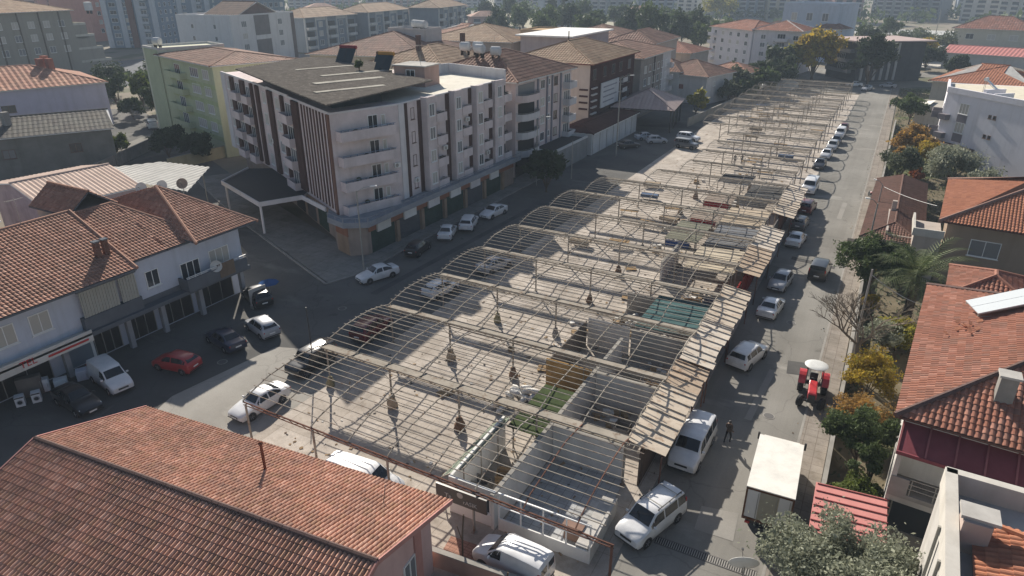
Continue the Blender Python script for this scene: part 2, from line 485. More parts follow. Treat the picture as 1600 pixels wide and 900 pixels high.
sheet('far_road', [(-140, 470), (80, 452), (160, 445), (160, 492), (80, 500), (-140, 520)], .016, ground_mat('pale_road', (.36, .36, .35), (.5, .5, .48), .05, crack=False))

# drain grate across the road
t = thing('drain_grate', 'dark iron drain grate set across the road in front of the market', 'drain', (-4.3, 29.7, .006), rad(1))
mb = MB(); mb.box(-2.6, 2.9, -.30, -.24, 0, .02); mb.box(-2.6, 2.9, .24, .30, 0, .02); mb.box(-2.6, 2.9, -.24, .24, 0, .004, 1)
mb.build('frame', [plain('iron', (.07, .065, .06), .6), DARK], t)
mb = MB()
for k in range(44): x = -2.55+k*.125; mb.box(x, x+.06, -.235, .235, .005, .018)
mb.build('grille', plain('iron_worn', (.22, .21, .19), .6), t)

# ================================================================== market frame
FR_TAN = metalsheet('weathered_cream_steel', (.335, .305, .262), .4, .7, 0, (.16, .10, .07))
FR_GUT = metalsheet('gutter_steel', (.34, .305, .255), .3, .7, 0, (.15, .10, .07))
FR_RED = metalsheet('oxide_red_steel', (.165, .09, .068), .4, .7, 0, (.10, .05, .04))
Y0, BAY, NB = 25.2, 7.85, 23
def left_x(k):
    return -34.3 if k < 8 else (-33.0 if k == 8 else (-27.5 if k == 9 else (-25.0 if k < 14 else -31.5)))
RX = -10.0
ZB, RISE = 3.5, .52
mk = thing('market_canopy_frame', 'bare steel frame of the open market with vaulted rafters and gutter beams, its covering gone', 'market frame', (0, 0, 0))
def arch_pts(x, y0, up):
    out = []
    for f, hgt in ((0, 0), (.10, .42), (.31, .95), (.5, 1.0), (.69, .95), (.90, .42), (1, 0)):
        out.append((x, y0+BAY*f, ZB+.12+up*hgt))
    if y0 < Y0+1: out = [(a, b, c-.45*(1-(b-y0)/BAY)) for a, b, c in out]
    return out
for k in range(NB+1):
    y = Y0+BAY*k; xl = left_x(k) if k < NB else -31.5
    if k in (14,): xl = -31.5
    xr = -7.9 if k == 0 else RX
    mb = MB()
    if k == 0:
        # open lattice girder at the front edge
        mb.bar((xl, y, 3.1), (xr, y, 3.0), .07, .08, 0); mb.bar((xl, y, 2.87), (xr, y, 2.79), .05, .05, 0)
        n = 46
        for i in range(n):
            a = i/n; b = (i+1)/n; xa = xl+(xr-xl)*a; xb = xl+(xr-xl)*b
            za, zb2 = 2.87-.08*a, 3.1-.1*b
            if i % 2: mb.bar((xa, y, 3.1-.1*a), (xb, y, 2.87-.08*b), .03)
            else: mb.bar((xa, y, za), (xb, y, zb2), .03)
        beam = mb.build('front_girder', FR_RED, mk)
    else:
        mb.box(xl, xr, y-.36, y-.32, ZB, ZB+.13); mb.box(xl, xr, y+.32, y+.36, ZB, ZB+.13)
        mb.box(xl, xr, y-.32, y+.32, ZB+.03, ZB+.10)
        mb.bar((xl, y, ZB-.35), (xr, y, ZB-.35), .07)
        n = int((xr-xl)/1.1)
        for i in range(n):
            xa = xl+(xr-xl)*i/n; xb = xl+(xr-xl)*(i+1)/n
            mb.bar((xa, y, ZB-.35 if i % 2 else ZB-.02), (xb, y, ZB-.02 if i % 2 else ZB-.35), .03)
        beam = mb.build('gutter_beam', FR_GUT, mk)
    for x in (-34.1, -28.1, -22.2, -16.2, -10.15):
        if x < xl-.3: continue
        if k == 0 and x == -10.15: x = -8.0
        top = ZB-.02 if k else 2.95
        c = MB(); c.tube((x, y, 0), (x, y, top), .075, 8); c.box(x-.16, x+.16, y-.16, y+.16, 0, .03)
        if k:
            for sx in (-1, 1):
                if xl-.2 < x+sx*1.3 < xr+.2: c.path([(x, y, 2.35), (x+sx*1.2, y, ZB-.36)], .022, 5)
        c.build('column', FR_RED if (k == 0 and x > -9) else FR_TAN, beam)
for k in range(NB):
    y = Y0+BAY*k; xl = max(left_x(k), left_x(k+1) if k+1 < NB else -31.5)
    mb = MB()
    ap = arch_pts(0, y, RISE)
    npur = 12 if k < 9 else 9
    for i in range(1, npur):
        f = i/npur; yy = y+BAY*f
        # height on the polygonal arch
        for (_, ya, za), (_, yb, zb2) in zip(ap[:-1], ap[1:]):
            if ya <= yy <= yb: zz = za+(zb2-za)*(yy-ya)/(yb-ya)
        sag = R.uniform(-.03, .03)
        xs = [xl-.25, (xl+RX)/2+R.uniform(-3, 3), RX+.2]
        if k == 0: xs[-1] = -8.6
        if R.random() < .12: xs[1] = xs[0]+(xs[2]-xs[0])*R.uniform(.25, .5); sag -= R.uniform(.05, .25)
        for a, b, s0, s1 in ((xs[0], xs[1], 0, sag), (xs[1], xs[2], sag, 0)):
            mb.bar((a, yy+R.uniform(-.03, .03), zz+.06+s0), (b, yy+R.uniform(-.03, .03), zz+.06+s1), .042)
    vault = mb.build('vault_purlins', FR_TAN, mk)
    nr = max(2, int(round((RX-xl)/3.03)))
    for i in range(nr+1):
        x = xl+(RX-xl)*i/nr
        c = MB(); pts = arch_pts(x+0, y, RISE+R.uniform(-.09, .07)); pts = [pts[0]]+[(a+R.uniform(-.05, .05), b, c_+R.uniform(-.04, .03)) for a, b, c_ in pts[1:-1]]+[pts[-1]]
        for a, b in zip(pts[:-1], pts[1:]): c.bar(a, b, .06, .075)
        c.build('arch_rafter', FR_RED if k == 0 and i >= nr-1 else FR_TAN, vault)

# bundles of tied tarpaulin at the foot of the columns
TARP = [plaster('tarp_ochre', (.30, .265, .16), .3), plaster('tarp_tan', (.36, .29, .21), .3), plaster('tarp_brown', (.21, .14, .10), .35), plaster('tarp_grey', (.32, .30, .28), .3)]
def bundle(x, y, i, label, s=1.0):
    t = thing('tarpaulin_bundle', label, 'bundle', (x, y, .006), R.uniform(0, 6), 'tarpaulin bundles tied to the market columns')
    mb = MB(); n = 12; prof = [(0, .42), (.15, .5), (.45, .47), (.8, .36), (1.05, .26), (1.15, .3), (1.3, .24), (1.36, .05)]
    for j, (z, r) in enumerate(prof):
        for q in range(n):
            a = 2*pi*q/n; rr = s*r*(1+.16*math.sin(3*a+j)+R.uniform(-.09, .09)); mb.v.append((rr*math.cos(a), rr*math.sin(a), z*s))
    for j in range(len(prof)-1):
        for q in range(n): mb.f.append((j*n+q, j*n+(q+1) % n, (j+1)*n+(q+1) % n, (j+1)*n+q)); mb.m.append(0)
    mb.f.append(tuple(range((len(prof)-1)*n, len(prof)*n))); mb.m.append(0)
    mb.build('cloth', TARP[i], t, smooth=True)
    mb = MB(); mb.lathe((0, 0, 1.07*s), (0, 0, 1), [(0, .29*s), (.05, .3*s), (.1, .29*s)], 12); mb.build('rope', plain('rope', (.1, .08, .06), .9), t)
bl = [(1, -34.1, 0, 'ochre tarpaulin bundle at the foot of the leftmost column of the second frame row'),
      (1, -28.1, 1, 'tan tarpaulin bundle at the second column of the second frame row'),
      (1, -22.2, 2, 'brown tarpaulin bundle at the third column of the second row, left of the turf'),
      (2, -28.1, 1, 'tan tarpaulin bundle at the second column of the third frame row'),
      (2, -22.2, 2, 'brown tarpaulin bundle at the third column of the third frame row'),
      (3, -28.1, 0, 'ochre tarpaulin bundle at the second column of the fourth frame row'),
      (3, -22.2, 3, 'grey tarpaulin bundle at the third column of the fourth frame row'),
      (4, -22.2, 2, 'brown tarpaulin bundle at the third column of the fifth frame row'),
      (5, -22.2, 2, 'brown tarpaulin bundle at the third column of the sixth frame row'),
      (6, -22.2, 3, 'grey tarpaulin bundle at the third column of the seventh frame row'),
      (8, -22.2, 2, 'brown tarpaulin bundle at the third column of the ninth frame row'),
      (9, -22.2, 2, 'brown tarpaulin bundle at the third column of the tenth frame row'),
      (10, -16.2, 2, 'brown tarpaulin bundle at the fourth column of the eleventh frame row')]
for k, x, i, lab in bl: bundle(x, Y0+BAY*k, i, lab, R.uniform(.62, .85))

# ------------------------------------------------------------------ corrugated awning along the right edge
AWN = [metalsheet('awning_cream', (.56, .48, .385), .22, .6, 0, (.33, .23, .16)), metalsheet('awning_pale', (.60, .53, .445), .22, .6, 0, (.40, .30, .22)), metalsheet('awning_tan', (.48, .38, .285), .25, .65, 0, (.24, .15, .1))]
def awning(y0, y1, i, label, dz=0, dx=0):
    t = thing('sheet_awning', label, 'awning', (0, y0, 0), 0, 'sheet metal awnings along the stalls')
    L = y1-y0; y = 0; mb = MB(); first = True
    while y < L-.05:
        w = min(R.uniform(.85, 1.1), L-y); tl = R.uniform(-.06, .06); off = R.uniform(-.12, .12)
        za, zb2 = 3.28+dz+tl, 2.92+dz+tl*.5+R.uniform(-.05, .05)
        # each sheet: pan with upturned rib, overlapping the next
        xa, xb = -10.25+off+dx, -7.75+off+dx
        n = 1
        for q in range(n):
            ya = y+w*q/n; yb = y+w*(q+1)/n
            mb.par((xa, ya, za), (xb-xa, 0, zb2-za), (0, yb-ya-.02, 0), (0, 0, .03))
        mb.par((xa, y+w-.09, za+.03), (xb-xa, 0, zb2-za), (0, .08, 0), (0, 0, .085))
        y += w
    sheetp = mb.build('roof_sheet', AWN[i], t)
    mb = MB(); mb.bar((-7.95+dx, 0, 2.84+dz), (-7.95+dx, L, 2.84+dz), .09); mb.bar((-10.1+dx, 0, 3.14+dz), (-10.1+dx, L, 3.14+dz), .08)
    mb.build('rail', FR_RED, t)
    for yy in (.15, L-.2):
        mb = MB(); mb.tube((-8.0+dx, yy, 0), (-8.0+dx, yy, 2.8+dz), .05, 6); mb.build('post', FR_RED, t)
aw = [(33.2, 40.6, 0, 'cream sheet awning beside the white van, nearest section of the strip'),
      (40.9, 44.2, 2, 'short tan sheet awning with a lifted edge above the stall wall'),
      (44.5, 51.6, 1, 'pale sheet awning beside the white car with the black rear window'),
      (51.9, 59.4, 0, 'cream sheet awning bent upward beside the teal roof'),
      (63.6, 71.0, 2, 'tan sheet awning section just beyond the gap with the bare frame'),
      (71.3, 78.2, 1, 'pale sheet awning beside the grey flat stall roof'),
      (84.0, 91.0, 0, 'cream sheet awning near the far end of the strip'),
      (91.3, 98.4, 1, 'pale sheet awning farthest along the strip, beside the tall white van')]
for y0, y1, i, lab in aw: awning(y0, y1, i, lab, R.uniform(-.08, .1), R.uniform(-.1, .1))
# red roller fronts of the stalls under the awning
REDW = metalsheet('red_shutter', (.22, .035, .03), .3, .55)
def stall_front(y0, y1, mat, label, x=-9.3, h=2.7):
    t = thing('stall_front', label, 'stall front', (x, y0, 0.006), 0)
    L = y1-y0; mb = MB(); mb.box(-.06, .06, 0, L, 0, h); mb.build('wall', mat, t)
    mb = MB(); n = int(L/2.4)
    for k in range(n):
        ya = L*k/n+.25; yb = L*(k+1)/n-.25
        for q in range(9): mb.box(.062, .10, ya, yb, .1+q*.25, .31+q*.25)
    mb.build('shutter', mat, t)
stall_front(45.2, 51.0, plaster('dusty_brown_board', (.20, .12, .085), .3), 'brown board stall front behind the white car with black rear window')
stall_front(52.2, 62.5, REDW, 'red shuttered stall front under the bent cream awning')
stall_front(63.8, 71, REDW, 'red shuttered stall front under the tan awning')
stall_front(33.5, 40.5, plaster('dark_board', (.12, .09, .075), .3), 'dark board stall front behind the big white van')
stall_front(71.4, 84, plaster('grey_board', (.17, .155, .14), .3), 'grey board stall front behind the parked silver cars')
stall_front(84.2, 98, plaster('rust_board', (.16, .08, .06), .3), 'rusty board stall front behind the far white van')

# ------------------------------------------------------------------ stall walls, roofs and goods in the right half
def wall(p, q, h, mat, label, th=.18, name='partition_wall', cap=True, z0=.006):
    p = Vector((*p, 0)); q = Vector((*q, 0)); d = q-p
    t = thing(name, label, 'wall', (p.x, p.y, z0), math.atan2(d.y, d.x))
    mb = MB(); mb.box(0, d.length, -th/2, th/2, 0, h); mb.build('wall', mat, t)
    if cap:
        mb = MB(); mb.box(-.02, d.length+.02, -th/2-.03, th/2+.03, h, h+.05); mb.build('coping', g_kerb, t)
    return t
GREYW = plaster('grey_render', (.62, .60, .575), .18)
wall((-15.4, 25.9), (-15.4, 46.8), 2.5, GREYW, 'long grey rendered partition wall between the shop and the market hall', .2)
wall((-15.2, 33.6), (-10.4, 33.6), 2.5, GREYW, 'grey partition wall across the rear of the glazed front shop')
wall((-15.2, 41.0), (-10.4, 41.0), 2.5, GREYW, 'grey partition wall across, second behind the glazed shop')
wall((-15.2, 48.6), (-10.2, 48.6), 2.5, plaster('dark_render', (.36, .35, .335), .2), 'dark grey partition wall in front of the teal roof')
wall((-19.3, 40.9), (-15.6, 40.9), 2.6, plaster('ochre_board', (.38, .24, .10), .45), 'ochre and rust stained board wall in the middle of the market', .12, cap=False)
wall((-19.2, 41.0), (-19.2, 48.5), 2.4, plaster('dark_board2', (.16, .14, .125), .3), 'dark board wall running back beside the grey stall', .1, cap=False)
wall((-19.1, 48.7), (-15.4, 48.7), 2.6, GREYW, 'grey board wall behind the ochre one', .12, cap=False)
wall((-18.3, 56.4), (-13.5, 56.4), 2.0, CONC, 'low concrete wall beyond the dusty goods')
wall((-17.6, 64.5), (-17.6, 71.0), 2.3, GREYW, 'short grey wall beside the grey flat stall roof')

# front shop with a sign
t = thing('corner_shop', 'small white shop at the market front with a dark name board and a glazed side', 'shop', (-18.4, 26.0, .006), rad(1.2))
mb = MB(); mb.box(0, 3.1, 0, .16, 0, 2.6); mb.box(0, .16, .16, 6.8, 0, 2.6); mb.build('wall', WHITEP, t)
window(t, 1.15, 1.15, (.95, 0, .95), 0); window(t, 1.15, 1.15, (2.25, 0, .95), 0)
mb = MB(); mb.box(-.1, 3.2, -1.16, -1.04, 1.95, 2.95); sg = mb.build('name_board', plain('sign_black', (.035, .032, .03), .4), t)
def text(s, size, loc, rot, mat, parent, name='lettering', ext=.012, align='CENTER'):
    cu = bpy.data.curves.new(name, 'FONT'); cu.body = s; cu.size = size; cu.extrude = ext
    cu.align_x = align; cu.align_y = 'CENTER'; cu.resolution_u = 2
    o = bpy.data.objects.new(name, cu); COL.objects.link(o)
    bpy.context.view_layer.update()
    me = bpy.data.meshes.new_from_object(o); bpy.data.objects.remove(o)
    o = bpy.data.objects.new(name, me); me.materials.clear(); me.materials.append(mat); COL.objects.link(o)
    o.parent = parent; o.location = loc; o.rotation_euler = rot
    return o
SIGNW = plain('sign_letters', (.36, .35, .33), .5)
text('Te', .42, (.72, -1.175, 2.36), (pi/2, 0, 0), SIGNW, sg)
text('rASIK', .38, (2.15, -1.175, 2.28), (pi/2, 0, 0), SIGNW, sg)
mb = MB(); mb.lathe((1.5, -1.165, 2.66), (0, -1, 0), [(0, .2), (.012, .19)], 16); mb.build('emblem', plain('sign_emblem', (.30, .29, .27), .5), sg)
mb = MB(); mb.box(3.3, 8.9, -.02, .06, .0, .85); mb.build('low_wall', WHITEP, t)
mb = MB()
for k in range(5): x = 3.3+k*1.38; mb.box(x, x+.07, -.02, .06, .85, 2.6)
mb.box(3.3, 8.9, -.02, .06, 2.6, 2.68); mb.box(3.3, 8.9, -.015, .055, 1.7, 1.76)
mb.build('glazing_bars', FRAME, t)
mb = MB(); mb.box(3.3, 8.4, .09, 7.4, 0, .02); mb.build('floor', slab_mat('grey_shop_tiles', (.36, .37, .375), (.50, .505, .505), .6, .6), t)
mb = MB(); mb.box(8.72, 8.9, .1, 4.4, 0, 1.1); mb.box(8.0, 8.7, .1, 4.4, 0, .95); mb.build('counter', CONCL, t)
mb = MB(); mb.box(6.9, 7.9, 1.1, 1.6, .02, 1.0); mb.box(6.8, 8.0, 1.05, 1.7, 1.0, 1.05); mb.build('till_desk', plaster('terracotta_board', (.25, .165, .13), .3), t)
# turf display
t = thing('turf_display', 'green artificial turf hung over a frame and laid out beside the long grey wall', 'turf', (-18.6, 33.9, .006), 0)
TURF = ground_mat('turf_green', (.036, .05, .02), (.062, .085, .034), 2, crack=False)
mb = MB(); mb.box(.5, 3.0, -1.4, 4.4, 2.05, 2.10); mb.build('turf_sheet', TURF, t)
mb = MB()
for x in (.9, 3.0):
    for yy in (-1.3, 1.4, 4.3): mb.tube((x, yy, 0), (x, yy, 2.05), .035, 5)
mb.bar((.9, -1.4, 2.0), (.9, 4.4, 2.0), .05); mb.bar((3, -1.4, 2.0), (3, 4.4, 2.0), .05)
mb.build('frame', STEEL, t)
# lean-to of old glazing left of the turf
t = thing('glazed_lean_to', 'sloping lean-to of dusty greenish glazing over stacked goods at the market front', 'lean-to', (-19.6, 27.0, .006), 0)
GGL = metalsheet('dusty_green_glass', (.22, .25, .20), .3, .3)
mb = MB(); mb.par((0, 0, 1.3), (1.6, 0, 1.25), (0, 6.2, 0), (0, 0, .03)); mb.build('pane', GGL, t)
mb = MB()
for yy in (0, 2.0, 4.1, 6.2):
    mb.bar((0, yy, 0), (0, yy, 1.3), .06); mb.bar((0, yy, 1.33), (1.65, yy, 2.62), .06); mb.bar((1.62, yy, 0), (1.62, yy, 2.6), .06)
mb.bar((0, 0, 1.32), (0, 6.2, 1.32), .07); mb.bar((1.62, 0, 2.6), (1.62, 6.2, 2.6), .07)
mb.build('frame', FR_TAN, t)
# flat stall roofs
def stall(x0, x1, y0, y1, h, mat, label, ribs=0, tilt=.15, side=None, name='stall_roof'):
    t = thing(name, label, 'stall roof', (x0, y0, .006), 0)
    w = x1-x0; d = y1-y0; mb = MB()
    mb.par((0, 0, h), (w, 0, tilt), (0, d, 0), (0, 0, .05))
    if ribs:
        for k in range(ribs): yy = d*(k+.3)/ribs; mb.par((0, yy, h+.05), (w, 0, tilt), (0, .07, 0), (0, 0, .05))
    mb.build('roof', mat, t)
    for (x, y) in ((.1, .1), (w-.1, .1), (.1, d-.1), (w-.1, d-.1)):
        c = MB(); c.tube((x, y, 0), (x, y, h), .045, 6); c.build('post', FR_TAN, t)
    if side:
        mb = MB(); mb.box(0, w, 0, .06, 0, .9); mb.box(0, w, d*.45, d*.45+.05, 0, .9); mb.build('counter', side, t)
    return t
TEAL = metalsheet('teal_panel', (.075, .13, .13), .3, .35)
stall(-15.2, -10.3, 49.2, 56.0, 2.6, TEAL, 'stall with a teal translucent sheet roof beside the bent awning', 6)
stall(-15.0, -10.2, 71.0, 78.2, 2.6, metalsheet('slate_sheet', (.17, .175, .185), .2, .5), 'stall with a slate grey flat sheet roof farther along', 5)
stall(-15.2, -10.3, 63.6, 70.6, 2.5, metalsheet('dusty_cream_sheet', (.46, .40, .31), .25, .7), 'stall with a dusty cream sheet roof before the slate grey one', 4)
stall(-19.5, -15.8, 71.5, 78.5, 2.4, metalsheet('moss_tarp', (.20, .20, .155), .3, .8), 'stall with a moss grey tarpaulin roof left of the slate roof', 0, .0)
stall(-15.3, -10.4, 79.0, 86.0, 2.5, metalsheet('dusty_beige_sheet', (.43, .36, .275), .25, .7), 'stall with a beige sheet roof behind the red cloth stalls', 4)
stall(-15.0, -10.5, 92.5, 98.5, 2.4, metalsheet('dark_sheet', (.10, .10, .10), .25, .5), 'stall with a nearly black sheet roof near the far end of the awnings', 4)
stall(-20.0, -15.5, 98.6, 103.5, 2.2, metalsheet('charcoal_sheet', (.07, .072, .078), .25, .5), 'low stall with a charcoal sheet roof in mid market', 3)
RC = plaster('red_cloth', (.38, .035, .035), .25)
stall(-19.2, -15.6, 80.2, 85.6, 2.2, metalsheet('brown_tarp', (.30, .25, .21), .25, .8), 'market stall with a brown tarpaulin and a red cloth front, nearer one', 0, 0)
stall(-19.4, -15.8, 88.0, 93.0, 2.2, metalsheet('brown_tarp', (.30, .25, .21), .25, .8), 'market stall with a brown tarpaulin and a red cloth front, farther one', 0, 0)
def cloth(x0, x1, y, label, mat, z=2.3, group=None):
    t = thing('hanging_cloth', label, 'cloth', (x0, y, 0), 0, group)
    mb = MB(); n = 14; w = x1-x0
    for i in range(n):
        a = w*i/n; b = w*(i+1)/n; o = .07*(i % 2)
        mb.par((a, -o, z-.62), (b-a, (-.07 if i % 2 == 0 else .07), 0), (0, .02, 0), (0, .25, .62))
    mb.build('cloth', mat, t)
cloth(-18.9, -15.8, 80.0, 'red cloth hung along the nearer brown stall', RC)
cloth(-19.2, -16.0, 87.8, 'red cloth hung along the farther brown stall', RC)
cloth(-19.3, -16.6, 71.2, 'blue cloth hung along the moss grey stall', plaster('blue_cloth', (.05, .09, .24), .25), 2.35)

# goods, sacks, crates on the floor
SACK = plaster('white_sack', (.66, .64, .60), .12)
def sackpile(x, y, n, label, mat=None, s=1.0):
    t = thing('sack_pile', label, 'sacks', (x, y, .006), R.uniform(0, 3))
    for k in range(n):
        mb = MB(); prof = [(-.42, .05), (-.36, .17), (-.15, .23), (.15, .23), (.36, .17), (.42, .05)]
        a = R.uniform(0, pi); lay = 0 if k < n*.6 else .33
        mb.lathe((R.uniform(-.9, .9)*s, R.uniform(-.7, .7)*s, .2+lay), (math.cos(a), math.sin(a), R.uniform(-.1, .1)), [(u*1.1, r) for u, r in prof], 9)
        mb.build('sack', mat or SACK, t, smooth=True)
sackpile(-20.3, 38.9, 12, 'heap of white sacks left of the ochre board wall')
sackpile(-20.8, 37.1, 6, 'smaller heap of white sacks in front of the ochre wall')
sackpile(-19.9, 45.5, 8, 'white sacks along the dark board wall')
sackpile(-17.2, 51.3, 9, 'tan sacks lying left of the teal roof', plaster('tan_sack', (.45, .34, .22), .25), 1.3)
sackpile(-16.5, 54.3, 7, 'pale sacks beyond the tan ones, left of the teal roof', None, 1.1)
sackpile(-18.8, 76.9, 5, 'white sacks left of the moss grey stall'); sackpile(-22.0, 80.8, 4, 'white sacks lying alone on the open market floor')
sackpile(-13.0, 88.5, 8, 'white sacks behind the beige stall roof'); sackpile(-12.4, 100.3, 5, 'white sacks past the last awning')
CRM = [plaster('crate_wood', (.34, .24, .14), .3), plaster('crate_grey', (.22, .21, .20), .3), plaster('crate_blue', (.07, .11, .2), .3)]
def crate(x, y, w, d, h, i, label, rz=0):
    t = thing('crate', label, 'crate', (x, y, .006), rz)
    mb = MB(); mb.box(-w/2, w/2, -d/2, d/2, 0, .04)
    for q in range(3):
        z = .04+h*(q*.33); z1 = z+h*.26
        mb.box(-w/2, w/2, -d/2, -d/2+.03, z, z1); mb.box(-w/2, w/2, d/2-.03, d/2, z, z1)
        mb.box(-w/2, -w/2+.03, -d/2+.03, d/2-.03, z, z1); mb.box(w/2-.03, w/2, -d/2+.03, d/2-.03, z, z1)
    mb.build('slats', CRM[i], t)
    mb = MB()
    for sx in (-1, 1):
        for sy in (-1, 1): mb.box(sx*(w/2-.05)-.03, sx*(w/2-.05)+.03, sy*(d/2-.05)-.03, sy*(d/2-.05)+.03, .04, h+.02)
    mb.build('corner_post', CRM[1], t)
crate(-17.8, 28.6, 1.2, .8, .7, 1, 'grey crate under the glazed lean-to'); crate(-16.8, 29.8, 1.0, 1.0, .8, 0, 'wooden crate beside the lean-to, in front of the turf', .3)
crate(-13.2, 36.5, 1.5, .9, .7, 0, 'wooden crate on the floor behind the glazed shop', .1); crate(-12.0, 38.0, 1.0, 1.2, .9, 1, 'grey crate in the room behind the glazed shop')
crate(-13.5, 44.0, 1.4, 1.0, .8, 1, 'grey crate in the second partitioned room', .2); crate(-11.7, 43.4, 1.0, 1.0, 1.1, 0, 'wooden crate in the second partitioned room')
crate(-13.0, 60.0, 1.6, 1.2, .9, 0, 'wooden crate in the bare gap between the awnings', .4); crate(-11.6, 61.5, 1.2, 1.2, 1.2, 2, 'blue crate in the bare gap between the awnings')
crate(-24.4, 44.6, .5, .35, .3, 0, 'tiny wooden crate alone on the open floor', .7)
# ================================================================== vehicles
def paint(name, col, rough=.28, dirt=.2):
    if name in MATS: return MATS[name]
    m, nt, b = newmat(name)
    v = coords(nt)
    c = ramp(nt, noise(nt, v, 1.1, 6, .7), [(.3, mul(col, 1-dirt)), (.6, col)])
    nt.links.new(c, b.inputs['Base Color']); b.inputs['Roughness'].default_value = rough
    b.inputs['Coat Weight'].default_value = .35; b.inputs['Coat Roughness'].default_value = .12
    MATS[name] = m; return m
CARGLASS = plain('car_glass', (.012, .015, .018), .08, 0, .6)
PW = paint('white_car_paint', (.66, .66, .66)); PS = paint('silver_car_paint', (.36, .37, .39), .3)
PK = paint('black_car_paint', (.018, .018, .02)); PR = paint('red_car_paint', (.36, .03, .03))
PB = paint('navy_car_paint', (.02, .028, .06)); PG = paint('grey_car_paint', (.14, .145, .15)); PDR = paint('maroon_car_paint', (.12, .015, .018))

